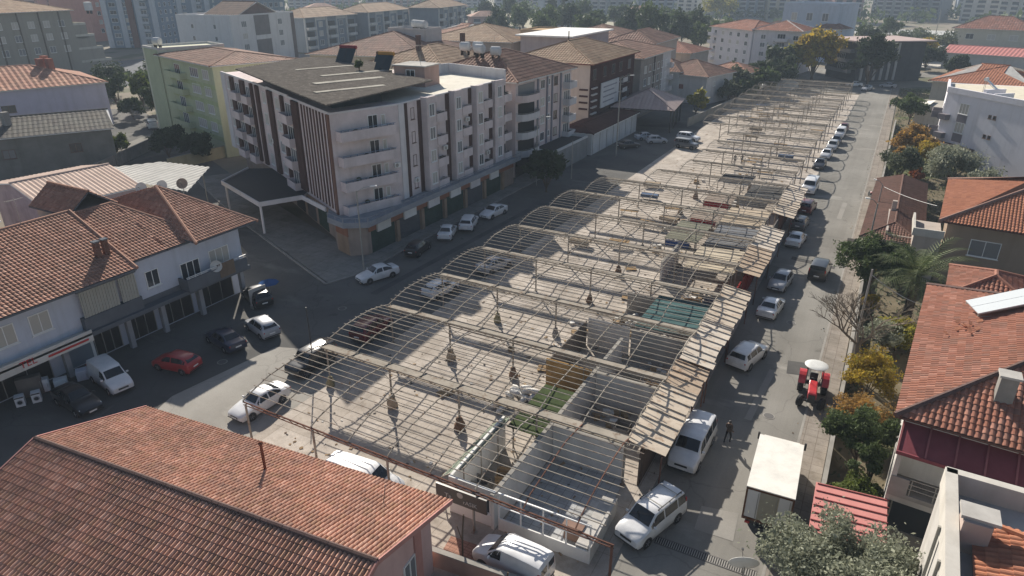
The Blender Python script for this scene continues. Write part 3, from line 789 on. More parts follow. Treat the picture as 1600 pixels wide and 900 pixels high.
# station tables: (y from front 0..1, z_low, z_belt, z_top, half-width factor at belt, half-width factor at top)
KINDS = {
 'sedan': dict(L=4.5, W=1.76, rw=.32, wb=(.19, .79), st=[
   (0, .30, .56, .60, .80, .74), (.03, .22, .64, .70, .93, .84), (.14, .20, .78, .84, .98, .86), (.27, .20, .90, .96, 1, .86),
   (.30, .20, .92, .99, 1, .84), (.43, .20, .95, 1.42, 1, .68), (.50, .20, .96, 1.46, 1, .70), (.64, .20, .97, 1.45, 1, .69),
   (.71, .20, .98, 1.38, 1, .67), (.84, .20, 1.0, 1.07, 1, .82), (.95, .22, .98, 1.05, .96, .82), (.99, .28, .93, 1.00, .90, .78), (1, .34, .80, .86, .86, .74)],
   ws=(.305, .425), rwi=(.715, .835), cab=(.33, .80), bp=.56),
 'hatch': dict(L=4.0, W=1.72, rw=.31, wb=(.19, .81), st=[
   (0, .30, .58, .62, .80, .74), (.03, .22, .66, .74, .93, .84), (.14, .20, .82, .90, .98, .86), (.25, .20, .93, 1.0, 1, .86),
   (.27, .20, .94, 1.02, 1, .84), (.42, .20, .97, 1.46, 1, .70), (.50, .20, .98, 1.50, 1, .71), (.70, .20, 1.0, 1.49, 1, .70),
   (.86, .20, 1.02, 1.42, 1, .69), (.96, .22, 1.03, 1.12, .97, .80), (.99, .28, .92, 1.02, .93, .80), (1, .34, .78, .84, .88, .74)],
   ws=(.275, .415), rwi=(.87, .955), cab=(.30, .90), bp=.55),
 'suv': dict(L=4.4, W=1.82, rw=.36, wb=(.18, .80), st=[
   (0, .36, .72, .78, .84, .78), (.03, .28, .82, .90, .95, .86), (.14, .26, .96, 1.03, .99, .87), (.25, .26, 1.02, 1.09, 1, .87),
   (.28, .26, 1.03, 1.11, 1, .85), (.40, .26, 1.06, 1.60, 1, .73), (.48, .26, 1.07, 1.65, 1, .74), (.72, .26, 1.09, 1.65, 1, .73),
   (.90, .26, 1.11, 1.58, 1, .72), (.97, .28, 1.1, 1.18, .97, .80), (.99, .32, 1.0, 1.10, .94, .8), (1, .38, .84, .9, .88, .76)],
   ws=(.285, .395), rwi=(.905, .965), cab=(.31, .93), bp=.54),
 'mpv': dict(L=4.6, W=1.84, rw=.34, wb=(.18, .80), st=[
   (0, .32, .70, .76, .84, .78), (.03, .24, .80, .88, .95, .86), (.12, .22, .95, 1.02, .99, .87), (.20, .22, 1.03, 1.10, 1, .87),
   (.22, .22, 1.05, 1.13, 1, .86), (.37, .22, 1.08, 1.70, 1, .77), (.44, .22, 1.09, 1.77, 1, .79), (.80, .22, 1.10, 1.80, 1, .79),
   (.95, .22, 1.10, 1.74, 1, .78), (.985, .24, 1.09, 1.2, .98, .82), (.995, .28, .95, 1.05, .95, .82), (1, .36, .80, .88, .9, .78)],
   ws=(.228, .365), rwi=(.952, .984), cab=(.26, .95), bp=.52),
 'van': dict(L=4.3, W=1.74, rw=.31, wb=(.18, .82), st=[
   (0, .32, .66, .72, .82, .76), (.03, .24, .78, .86, .94, .86), (.12, .22, .95, 1.02, .98, .87), (.20, .22, 1.04, 1.12, 1, .87),
   (.22, .22, 1.06, 1.15, 1, .86), (.36, .22, 1.10, 1.68, 1, .78), (.42, .22, 1.12, 1.80, 1, .82), (.82, .22, 1.14, 1.84, 1, .83),
   (.97, .22, 1.14, 1.80, 1, .83), (.99, .24, 1.12, 1.7, .99, .83), (1, .36, 1.08, 1.6, .97, .8)],
   ws=(.228, .352), rwi=None, cab=(.26, .44), bp=None),
 'bigvan': dict(L=5.0, W=1.95, rw=.35, wb=(.18, .80), st=[
   (0, .34, .76, .82, .84, .78), (.03, .26, .88, .96, .95, .87), (.10, .24, 1.04, 1.12, .99, .88), (.17, .24, 1.12, 1.20, 1, .88),
   (.19, .24, 1.14, 1.23, 1, .87), (.33, .24, 1.18, 1.82, 1, .80), (.40, .24, 1.2, 1.92, 1, .82), (.82, .24, 1.2, 1.95, 1, .82),
   (.97, .24, 1.2, 1.92, 1, .81), (.99, .26, 1.18, 1.7, .98, .83), (1, .36, 1.0, 1.4, .95, .82)],
   ws=(.198, .322), rwi=(.985, .9925), cab=(.23, .95), bp=.44),
 'jeep': dict(L=4.3, W=1.80, rw=.38, wb=(.17, .80), st=[
   (0, .45, .85, .92, .84, .78), (.02, .36, .95, 1.02, .93, .86), (.12, .34, 1.06, 1.12, .97, .88), (.24, .34, 1.1, 1.16, 1, .88),
   (.26, .34, 1.1, 1.18, 1, .87), (.34, .34, 1.12, 1.72, 1, .82), (.38, .34, 1.12, 1.78, 1, .83), (.80, .34, 1.13, 1.79, 1, .83),
   (.97, .34, 1.13, 1.76, 1, .82), (.985, .36, 1.1, 1.3, .98, .86), (1, .42, 1.0, 1.1, .94, .84)],
   ws=(.265, .337), rwi=(.972, .984), cab=(.29, .95), bp=.55),
}
def section(k, u):
    st = KINDS[k]['st']
    for a, b in zip(st[:-1], st[1:]):
        if a[0] <= u <= b[0]:
            f = (u-a[0])/(b[0]-a[0]); return [a[i]+(b[i]-a[i])*f for i in range(6)]
    return list(st[-1])
WHEEL = {}
def wheel(parent, x, y, r, out):
    key = round(r, 2)
    if key not in WHEEL:
        w = MB(); w.lathe((-.1, 0, 0), (1, 0, 0), [(0, r*.62), (0, r*.93), (.03, r), (.17, r), (.2, r*.93), (.2, r*.62), (.19, r*.6)], 18)
        a = w.build('tyre', RUBBER, smooth=35)
        w = MB(); w.lathe((-.085, 0, 0), (1, 0, 0), [(0, r*.3), (0, r*.62), (.17, r*.62), (.165, r*.3), (.18, r*.12)], 14)
        for i in range(5):
            g = 2*pi*i/5; w.bar((.085, 0, 0), (.09, math.cos(g)*r*.6, math.sin(g)*r*.6), .05, .02)
        b = w.build('rim', CHROME)
        WHEEL[key] = (a.data, b.data); bpy.data.objects.remove(a); bpy.data.objects.remove(b)
    o = bpy.data.objects.new('wheel', WHEEL[key][0]); COL.objects.link(o); o.parent = parent; o.location = (x, y, r)
    if out < 0: o.rotation_euler = (0, 0, pi)
    q = bpy.data.objects.new('rim', WHEEL[key][1]); COL.objects.link(q); q.parent = o
    return o
def car(kind, pnt, x, y, heading, label, cat='car', name='parked_car', rails=False, glass_rear=False, z=.006, group='cars parked around the market', roofm=None, sc=1.0, ladder=False):
    """heading: direction the nose points, degrees from +x; the car's own nose points to -y"""
    K = KINDS[kind]; L = K['L']; W = K['W']/2
    t = thing(name, label, cat, (x, y, z), rad(heading+90), group)
    t.scale = (sc, sc, sc)
    Y = lambda u: (u-.5)*L
    # body loft
    us = sorted(set([s[0] for s in K['st']]+[K['wb'][0]-.085, K['wb'][0]+.085, K['wb'][1]-.085, K['wb'][1]+.085, .35, .6]))
    mb = MB(); rings = []
    for u in us:
        _, zl, zb, zt, wb_, wt = section(kind, u)
        w1 = W*wb_; w2 = W*wt; zm = zl+(zb-zl)*.55; cr = .03*(1 if zt-zb > .2 else .5)
        half = [(0, zl), (w1*.9, zl), (w1*.985, zl+.10), (w1, zm), (w1*.965, zb), (w2, zt-.035), (w2*.93, zt-.005), (w2*.5, zt+cr*.8), (0, zt+cr)]
        ring = half+[(-a, b) for a, b in half[-2:0:-1]]
        rings.append([(a, Y(u), b) for a, b in ring])
    n = len(rings[0])
    for r in rings: mb.v.extend(r)
    for i in range(len(rings)-1):
        for j in range(n):
            mb.f.append((i*n+j, i*n+(j+1) % n, (i+1)*n+(j+1) % n, (i+1)*n+j)); mb.m.append(0)
    mb.f.append(tuple(range(n-1, -1, -1))); mb.m.append(0)
    b0 = (len(rings)-1)*n; mb.f.append(tuple(range(b0, b0+n))); mb.m.append(0)
    # flip if needed handled by recalc
    body = mb.build('body', pnt)
    bm = bmesh.new(); bm.from_mesh(body.data); bmesh.ops.recalc_face_normals(bm, faces=bm.faces); bm.to_mesh(body.data); bm.free()
    body.data.polygons.foreach_set('use_smooth', [True]*len(body.data.polygons)); body.data.set_sharp_from_angle(angle=rad(38))
    body.parent = t
    def sidep(u, f, s):         # point on the cabin side, f 0 belt .. 1 roof rail
        _, zl, zb, zt, wb_, wt = section(kind, u)
        w1 = W*wb_*.965; w2 = W*wt; return Vector((s*(w1+(w2-w1)*f+.012), Y(u), zb+(zt-.035-zb)*f))
    ca, cb = K['cab']
    if cb > .5:
        bp = K['bp']; parts = [(ca, bp-.012), (bp+.012, (bp+cb)/2+.05), ((bp+cb)/2+.07, cb)] if kind in ('mpv', 'bigvan', 'suv', 'jeep') else [(ca, bp-.012), (bp+.012, cb)]
    else: parts = [(ca, cb)]
    for s in (-1, 1):
        for (a, b) in parts:
            g = MB(); m = 4
            lo = [sidep(a+(b-a)*i/m, .10, s) for i in range(m+1)]; hi = []
            for i in range(m+1):
                u = a+(b-a)*i/m; hi.append(sidep(u, .90, s))
            g.add(lo+hi, [(i, i+1, m+2+i, m+1+i) for i in range(m)])
            g.build('side_window', CARGLASS, body)
        # wheel arches
        for u in K['wb']:
            r = K['rw']; g = MB()
            g.lathe((s*(W-.10), Y(u), r*.98), (s, 0, 0), [(0, r*1.16), (.108, r*1.16), (.112, r*1.1)], 18)
            g.build('wheel_arch', BLACKP, body)
            wheel(t, s*(W-.085), Y(u), r, s)
        # mirror
        u = ca+.03; p = sidep(u, .12, s); g = MB(); g.par((p.x, p.y-.06, p.z-.02), (s*.2, 0, 0), (0, .1, 0), (0, 0, .14)); g.build('mirror', pnt if pnt not in (PK,) else BLACKP, body, bevel=.02)
        # lamps
        _, zl, zb, zt, wb_, wt = section(kind, .03)
        g = MB(); a = Vector((s*W*.50, Y(0)+.05, zb-.12)); g.par(a, (s*W*.40, .16, .03), (0, .10, .06), (0, .02, .13)); g.build('headlight', HEADL, t, bevel=.015)
        _, zl, zb, zt, wb_, wt = section(kind, .99)
        g = MB(); tall = .5 if kind in ('van', 'mpv', 'bigvan', 'jeep') else .15
        g.par((s*W*(.93 if tall > .3 else .6), Y(1)-.06, zb-.16), (-s*W*(.13 if tall > .3 else -.28), .075, 0), (0, -.10, 0), (0, 0, tall)); g.build('tail_light', TAILL, t, bevel=.012)
    def top(u, f):
        _, zl, zb, zt, wb_, wt = section(kind, u); return W*wt*.93*f, zt
    def screen(ua, ub, nm, f=.95):
        g = MB(); w1, z1 = top(ua, f); w2, z2 = top(ub, f)
        e = .028
        vs = [(-w1, Y(ua), z1+e), (-w1*.5, Y(ua), z1+e+.018), (w1*.5, Y(ua), z1+e+.018), (w1, Y(ua), z1+e), (-w2, Y(ub), z2+e), (-w2*.5, Y(ub), z2+e+.018), (w2*.5, Y(ub), z2+e+.018), (w2, Y(ub), z2+e)]
        g.add(vs, [(0, 1, 5, 4), (1, 2, 6, 5), (2, 3, 7, 6)]); o = g.build(nm, CARGLASS, body)
        return o
    screen(K['ws'][0]+.006, K['ws'][1], 'windscreen')
    if K['rwi']:
        if kind in ('mpv', 'bigvan', 'suv', 'jeep', 'hatch'):
            ua, ub = K['rwi']
            w1, z1 = top(ua, .9); w2, z2 = top(ub, .98); g = MB()
            g.quad((-w1, Y(ua)+.035, z1-.02), (w1, Y(ua)+.035, z1-.02), (w2, Y(ub)+.045, z2+.02), (-w2, Y(ub)+.045, z2+.02)); g.build('rear_window', CARGLASS, body)
        else: screen(K['rwi'][0], K['rwi'][1]-.005, 'rear_window', .93)
    elif kind == 'van' and glass_rear:
        for s in (-1, 1):
            g = MB(); g.box(min(s*.08, s*.66), max(s*.08, s*.66), L/2-.02, L/2+.012, 1.15, 1.62); g.build('rear_window', CARGLASS, body)
    # bumpers, grille, plates
    g = MB(); _, zl, zb, zt, wb_, wt = section(kind, .0)
    g.box(-W*.42, W*.42, Y(0)-.02, Y(0)+.06, zb-.14, zb+.0); g.build('grille', BLACKP, body)
    g = MB(); g.box(-.26, .26, Y(0)-.03, Y(0)-.005, zl+.08, zl+.19); g.build('number_plate', PLATE, body)
    g = MB(); g.box(-.26, .26, Y(1)+.005, Y(1)+.03, .62, .73); g.build('number_plate', PLATE, body)
    g = MB(); g.box(-W*.86, W*.86, Y(0)-.015, Y(0)+.05, zl-.03, zl+.05); g.box(-W*.86, W*.86, Y(1)-.05, Y(1)+.015, .34, .44); g.build('bumper_trim', BLACKP, body)
    if rails:
        for s in (-1, 1):
            g = MB(); x0 = s*W*.70; g.bar((x0, Y(.42), 1.86), (x0, Y(.92), 1.88), .045)
            for u in (.44, .66, .9): g.bar((x0, Y(u), 1.74), (x0, Y(u), 1.87), .05)
            g.build('roof_rail', BLACKP, body)
        for u in (.5, .82):
            g = MB(); g.bar((-W*.7, Y(u), 1.9), (W*.7, Y(u), 1.9), .05, .03); g.build('roof_bar', STEEL, body)
    return t

# right-hand road, from near to far
car('mpv', PW, -7.5, 30.5, 251, 'white people carrier with black roof rails parked at an angle by the red front post', rails=True)
car('bigvan', PW, -7.2, 38.3, 268, 'big white passenger van facing the camera beside the nearest awning')
car('suv', PW, -6.4, 52.4, 76, 'white sport utility car with a black rear window parked beside the pale awning', sc=1.0)
car('sedan', PW, -6.3, 62.9, 85, 'white saloon seen from behind in front of the red shuttered stalls')
car('hatch', PS, -6.5, 69.6, 264, 'silver hatchback facing the camera just behind the white saloon')
car('sedan', PW, -6.9, 83.6, 86, 'white saloon with a lit boot lid beside the end of the grey stall front')
car('hatch', PG, -7.3, 90.2, 86, 'dark grey hatchback in the awning shade behind the white saloon')
car('suv', PDR, -7.4, 97.5, 86, 'dark maroon car in the shade before the tall white van')
car('bigvan', PW, -8.3, 107.8, 268, 'tall white van past the last awning, with arch shadows beside it')
car('sedan', PK, -8.7, 123.6, 268, 'black saloon with a white bonnet glare, first of the row beyond the tall van')
car('hatch', PW, -8.5, 131.6, 268, 'white hatchback second in the row beyond the tall van')
car('suv', PS, -8.2, 138.8, 268, 'silver sport utility car third in the row beyond the tall van')
car('sedan', PB, -8.1, 144.6, 268, 'navy saloon fourth in the row beyond the tall van')
car('van', PW, -8.0, 151.6, 268, 'small white van fifth in the row beyond the tall van', cat='van', name='parked_van')
car('hatch', PDR, -7.9, 158.2, 268, 'maroon hatchback at the far end of the row beyond the tall van')
car('jeep', PK, -3.3, 74.6, 87, 'boxy grey off-road car standing in the middle of the sunny road', rails=False)
car('hatch', PS, -7.2, 222, 250, 'silver hatchback in the shade at the far end of the market'); car('sedan', PW, -11, 229, 200, 'white saloon in the shade at the far crossing')
car('sedan', PS, -2.2, 231, 170, 'pale saloon at the far right of the crossing'); car('sedan', PK, 4, 262, 180, 'black saloon on the cross street far beyond the market')
# left street, from near to far
car('van', PW, -49.2, 25.0, 350, 'small white delivery van nose out before the appliance shop', cat='van', name='parked_van')
car('sedan', PK, -48.7, 22.0, 355, 'black saloon nose out beside the small white delivery van', sc=1.0)
car('hatch', PR, -46.9, 29.1, 190, 'old red hatchback parked along the shop row in the shade', sc=.97)
car('sedan', PB, -46.6, 33.7, 168, 'dark navy saloon with sun on its roof, tail towards the market')
car('hatch', PS, -45.6, 36.9, 163, 'silver hatchback with a sunlit roof, tail towards the market')
car('suv', PK, -50.9, 41.2, 157, 'black sport utility car at the corner of the shop row under the blue awning')
car('sedan', PW, -36.6, 28.3, 266, 'white saloon under the front left vault of the market frame')
car('jeep', PK, -37.3, 34.4, 267, 'black off-road car with a sunlit roof at the left edge of the frame')
car('suv', PDR, -36.8, 41.4, 93, 'dark red sport utility car in the shade beside the second vault')
car('sedan', PW, -44.2, 51.4, 249, 'white saloon by the lamp post at the pavement corner')
car('hatch', PK, -44.9, 59.6, 100, 'black hatchback in deep shade along the pavement of the big block')
car('sedan', PW, -44.9, 65.8, 112, 'white saloon with a dark rear window along the pavement of the big block')
car('suv', PW, -44.3, 69.8, 110, 'white sport utility car next to the saloon along the big block')
car('sedan', PW, -43.9, 75.4, 264, 'white saloon turned outward at the far end of the big block')
car('hatch', PW, -36.2, 51.4, 80, 'white hatchback at the left edge of the frame, third vault')
car('sedan', PS, -34.6, 59.5, 75, 'silver saloon at the left edge of the frame, fourth vault')
car('bigvan', PW, -24.0, 24.9, 6, 'white van half hidden behind the front left house roof')
car('van', PW, -13.0, 23.9, 176, 'white panel van at the bottom of the picture beside the brick wall', cat='van', name='parked_van', glass_rear=True)
car('sedan', PS, -41.2, 130.5, 40, 'silver saloon parked left of the pyramid roofed shelter'); car('hatch', PS, -38.4, 128.5, 30, 'silver hatchback parked right of the silver saloon near the shelter')
car('sedan', PK, -41.8, 122, 50, 'black saloon in the shade before the long white shop wall')
car('suv', PW, -33.6, 133.5, 350, 'white sport utility car in the sun at the gap in the frame'); car('jeep', PG, -32.2, 127.0, 350, 'grey pickup-like car in the sun at the gap in the frame')
car('bigvan', PW, -136.5, 91.5, 150, 'white minibus on the back street beside the grey house', cat='minibus', name='minibus')

# box lorry
t = thing('box_lorry', 'white box lorry with a brown edged cargo body standing on the right of the road', 'lorry', (-1.75, 35.3, .006), rad(2.5)); t.scale = (1.10, 1.06, 1.03)
LW = paint('lorry_white', (.70, .67, .60), .45); LB = metalsheet('lorry_brown_edge', (.14, .07, .045), .3, .6); LP = metalsheet('lorry_side', (.46, .40, .32), .25, .6)
mb = MB(); mb.box(-1.13, 1.13, -2.45, 2.45, .98, 3.12); bd = mb.build('cargo_box', LP, t)
mb = MB(); mb.box(-1.16, 1.16, -2.48, 2.48, 3.12, 3.18); mb.build('box_roof', LW, bd)
mb = MB()
for x in (-1.15, 1.08):
    mb.box(x, x+.08, -2.49, -2.42, .95, 3.12); mb.box(x, x+.08, 2.42, 2.49, .95, 3.12)
mb.box(-1.07, 1.07, -2.49, -2.42, 3.0, 3.12); mb.box(-1.07, 1.07, -2.49, -2.42, .95, 1.12)
for s in (-1.16, 1.13): mb.box(s, s+.03, -2.42, 2.42, .95, 1.12); mb.box(s, s+.03, -2.42, 2.42, 3.02, 3.12)
mb.build('edge_trim', LB, bd)
for x0, x1, mm in ((-1.05, -.46, plain('lorry_door_pale', (.55, .54, .53), .5)), (-.42, .42, metalsheet('lorry_door_tan', (.36, .33, .26), .2, .5)), (.46, 1.05, plain('lorry_door_pale', (.55, .54, .53), .5))):
    mb = MB(); mb.box(x0, x1, -2.475, -2.44, 1.14, 2.98); d = mb.build('rear_door', mm, bd)
    mb = MB(); mb.tube((x1-.07, -2.5, 1.2), (x1-.07, -2.5, 2.9), .018, 5); mb.build('handle', STEEL, d)
mb = MB()
for k in range(9): yy = -2.3+k*.55; mb.box(-1.145, -1.128, yy, yy+.05, 1.12, 3.0); mb.box(1.128, 1.145, yy, yy+.05, 1.12, 3.0)
mb.build('side_rib', LP, bd)
mb = MB(); mb.box(-.95, .95, -2.4, 4.3, .70, .92); mb.box(-.4, .4, -2.6, 4.4, .5, .7); mb.build('chassis', BLACKP, t)
cab = MB()
pr = [(2.62, .75), (2.62, 2.15), (2.85, 2.3), (3.9, 2.26), (4.35, 1.5), (4.5, 1.35), (4.52, .6), (3.9, .45), (2.62, .5)]
cab.add([(-1.0, y, z) for y, z in pr]+[(1.0, y, z) for y, z in pr], [tuple(range(len(pr))), tuple(range(2*len(pr)-1, len(pr)-1, -1))]+[(i, len(pr)+i, len(pr)+(i+1) % len(pr), (i+1) % len(pr)) for i in range(len(pr))])
cb = cab.build('cab', LW, t, bevel=.05)
g = MB(); g.quad((-.9, 3.97, 2.18), (.9, 3.97, 2.18), (.92, 4.36, 1.53), (-.92, 4.36, 1.53)); g.build('windscreen', CARGLASS, cb)
for s in (-1, 1):
    g = MB(); g.quad((s*1.008, 2.95, 1.45), (s*1.008, 4.15, 1.45), (s*1.008, 3.8, 2.1), (s*1.008, 2.95, 2.1)); g.build('side_window', CARGLASS, cb)
    g = MB(); g.bar((s*1.0, 4.2, 1.9), (s*1.32, 4.25, 1.85), .04); g.box(s*1.28-.06, s*1.28+.06, 4.18, 4.26, 1.6, 2.1); g.build('mirror', BLACKP, cb)
    wheel(t, s*.86, -1.35, .40, s); wheel(t, s*.86, 3.55, .40, s); wheel(t, s*.64, -1.35, .40, s)
    g = MB(); g.box(s*.85-.12, s*.85+.12, -2.52, -2.44, .72, .86); g.build('tail_light', TAILL, t)

# tractor
t = thing('tractor', 'red farm tractor with a white canopy standing at the right edge of the road', 'tractor', (-1.05, 49.1, .006), rad(4))
TR = paint('tractor_red', (.46, .03, .035), .35)
mb = MB(); pr = [(-1.75, .95), (-1.72, 1.38), (-1.5, 1.46), (.1, 1.55), (.1, .9), (-1.6, .85)]
mb.add([(-.30, y, z) for y, z in pr]+[(.30, y, z) for y, z in pr], [tuple(range(6)), tuple(range(11, 5, -1))]+[(i, 6+i, 6+(i+1) % 6, (i+1) % 6) for i in range(6)])
bn = mb.build('bonnet', TR, t, bevel=.06)
mb = MB(); mb.box(-.24, .24, -1.78, -1.74, .95, 1.3); mb.build('grille', BLACKP, bn)
mb = MB(); mb.box(-.26, .26, -1.6, 1.5, .55, .88); mb.box(-.7, .7, -1.42, -1.28, .5, .62); mb.box(-.8, .8, 1.0, 1.25, .6, .85); mb.build('chassis', BLACKP, t)
for s in (-1, 1):
    w = MB(); w.lathe((s*.62, 1.1, .80), (s, 0, 0), [(0, .45), (0, .74), (.06, .80), (.36, .80), (.42, .74), (.42, .45)], 22)
    for i in range(22):
        a = 2*pi*i/22; c, sn = math.cos(a), math.sin(a)
        w.bar((s*.64, 1.1+c*.80, .8+sn*.80), (s*1.02, 1.1+math.cos(a+.18)*.80, .8+math.sin(a+.18)*.80), .07, .05)
    wo = w.build('rear_wheel', RUBBER, t); w = MB(); w.lathe((s*.80, 1.1, .8), (s, 0, 0), [(0, .46), (.2, .44), (.14, .1)], 16); w.build('rim', plain('tractor_rim', (.55, .53, .48), .5), wo)
    g = MB()
    for i in range(7):
        a0 = pi*.08+i*.36; a1 = a0+.37
        g.add([(s*.52, 1.1-math.cos(a0)*.9, .8+math.sin(a0)*.9), (s*1.06, 1.1-math.cos(a0)*.9, .8+math.sin(a0)*.9), (s*1.06, 1.1-math.cos(a1)*.9, .8+math.sin(a1)*.9), (s*.52, 1.1-math.cos(a1)*.9, .8+math.sin(a1)*.9)], [(0, 1, 2, 3)])
    g.build('fender', TR, t)
    fw = MB(); fw.lathe((0, 0, 0), (s, 0, 0), [(-.13, .25), (-.13, .43), (-.08, .47), (.1, .47), (.14, .43), (.14, .25)], 18)
    f = fw.build('front_wheel', RUBBER, t); f.location = (s*.72, -1.35, .47); f.rotation_euler = (0, 0, rad(-24))
    r = MB(); r.lathe((0, 0, 0), (s, 0, 0), [(.02, .26), (.12, .24), (.09, .06)], 14); r.build('rim', MATS['tractor_rim'], f)
mb = MB(); mb.box(-.28, .28, .75, 1.3, .95, 1.08); mb.par((-.28, 1.22, 1.08), (.56, 0, 0), (0, .12, 0), (0, .08, .42)); mb.build('seat', BLACKP, t, bevel=.03)
mb = MB(); mb.lathe((0, .35, 1.55), (0, .5, .85), [(0, .2), (.03, .21), (.05, .2)], 14); mb.tube((0, .1, 1.2), (0, .36, 1.56), .025, 5); mb.build('steering_wheel', BLACKP, t)
mb = MB()
for x in (-.55, .55): mb.tube((x, 1.55, .95), (x, 1.45, 2.42), .035, 6); mb.tube((x, 0, .95), (x, .15, 2.42), .035, 6)
mb.build('canopy_post', BLACKP, t)
mb = MB(); mb.lathe((0, .78, 2.40), (0, 0, 1), [(0, .60), (.03, .80), (.09, .84), (.14, .74), (.17, .4)], 18); cv = mb.build('canopy', paint('canopy_white', (.52, .52, .50), .6), t, smooth=40)
mb = MB(); mb.tube((.36, -.6, 1.45), (.36, -.6, 2.1), .035, 6); mb.build('exhaust', BLACKP, t)
# ================================================================== buildings
T_OLD = tiles('tiles_old_brown', [(.33, .175, .125), (.40, .22, .16), (.26, .145, .105), (.46, .27, .20), (.35, .195, .14)], stain=(.13, .10, .08), stain_amt=.4)
T_MID = tiles('tiles_mid_brown', [(.25, .145, .11), (.31, .18, .135), (.20, .12, .09), (.36, .225, .17), (.27, .16, .12)], stain=(.10, .075, .06), stain_amt=.5)
T_PINK = tiles('tiles_faded_pink', [(.40, .21, .145), (.47, .25, .175), (.33, .18, .13), (.50, .29, .20), (.42, .22, .16)], stain_amt=.3)
T_NEAR = tiles('tiles_near_old', [(.46, .25, .175), (.55, .31, .225), (.36, .20, .145), (.62, .38, .285), (.49, .27, .195), (.40, .24, .185), (.44, .26, .175)], stain=(.10, .08, .065), stain_amt=.4)
T_RED = tiles('tiles_red', [(.29, .13, .09), (.35, .16, .11), (.24, .115, .085), (.41, .21, .155), (.31, .135, .095), (.27, .145, .11)], stain=(.17, .09, .06), stain_amt=.35)
T_ORG = tiles('tiles_orange', [(.35, .15, .09), (.41, .185, .115), (.30, .13, .085), (.39, .17, .10)], stain=(.2, .1, .06), stain_amt=.25)
T_TAN = tiles('tiles_tan', [(.36, .25, .16), (.30, .20, .13), (.42, .30, .20), (.34, .22, .14)], stain_amt=.4)
T_DKB = tiles('tiles_dark_brown', [(.12, .07, .05), (.15, .09, .065), (.10, .06, .045)], stain_amt=.3)
S_PINK = metalsheet('sheet_pink', (.50, .22, .20), .15, .5); S_WHITE = metalsheet('sheet_white', (.62, .60, .55), .2, .5)
S_GREY = metalsheet('sheet_grey', (.165, .148, .13), .35, .65, 0, (.24, .215, .185)); S_DARK = metalsheet('sheet_dark', (.07, .065, .06), .3, .7)
S_MAR = metalsheet('sheet_maroon', (.21, .065, .075), .2, .5)
def W(n, c, v=.16): return plaster('render_'+n, c, v)

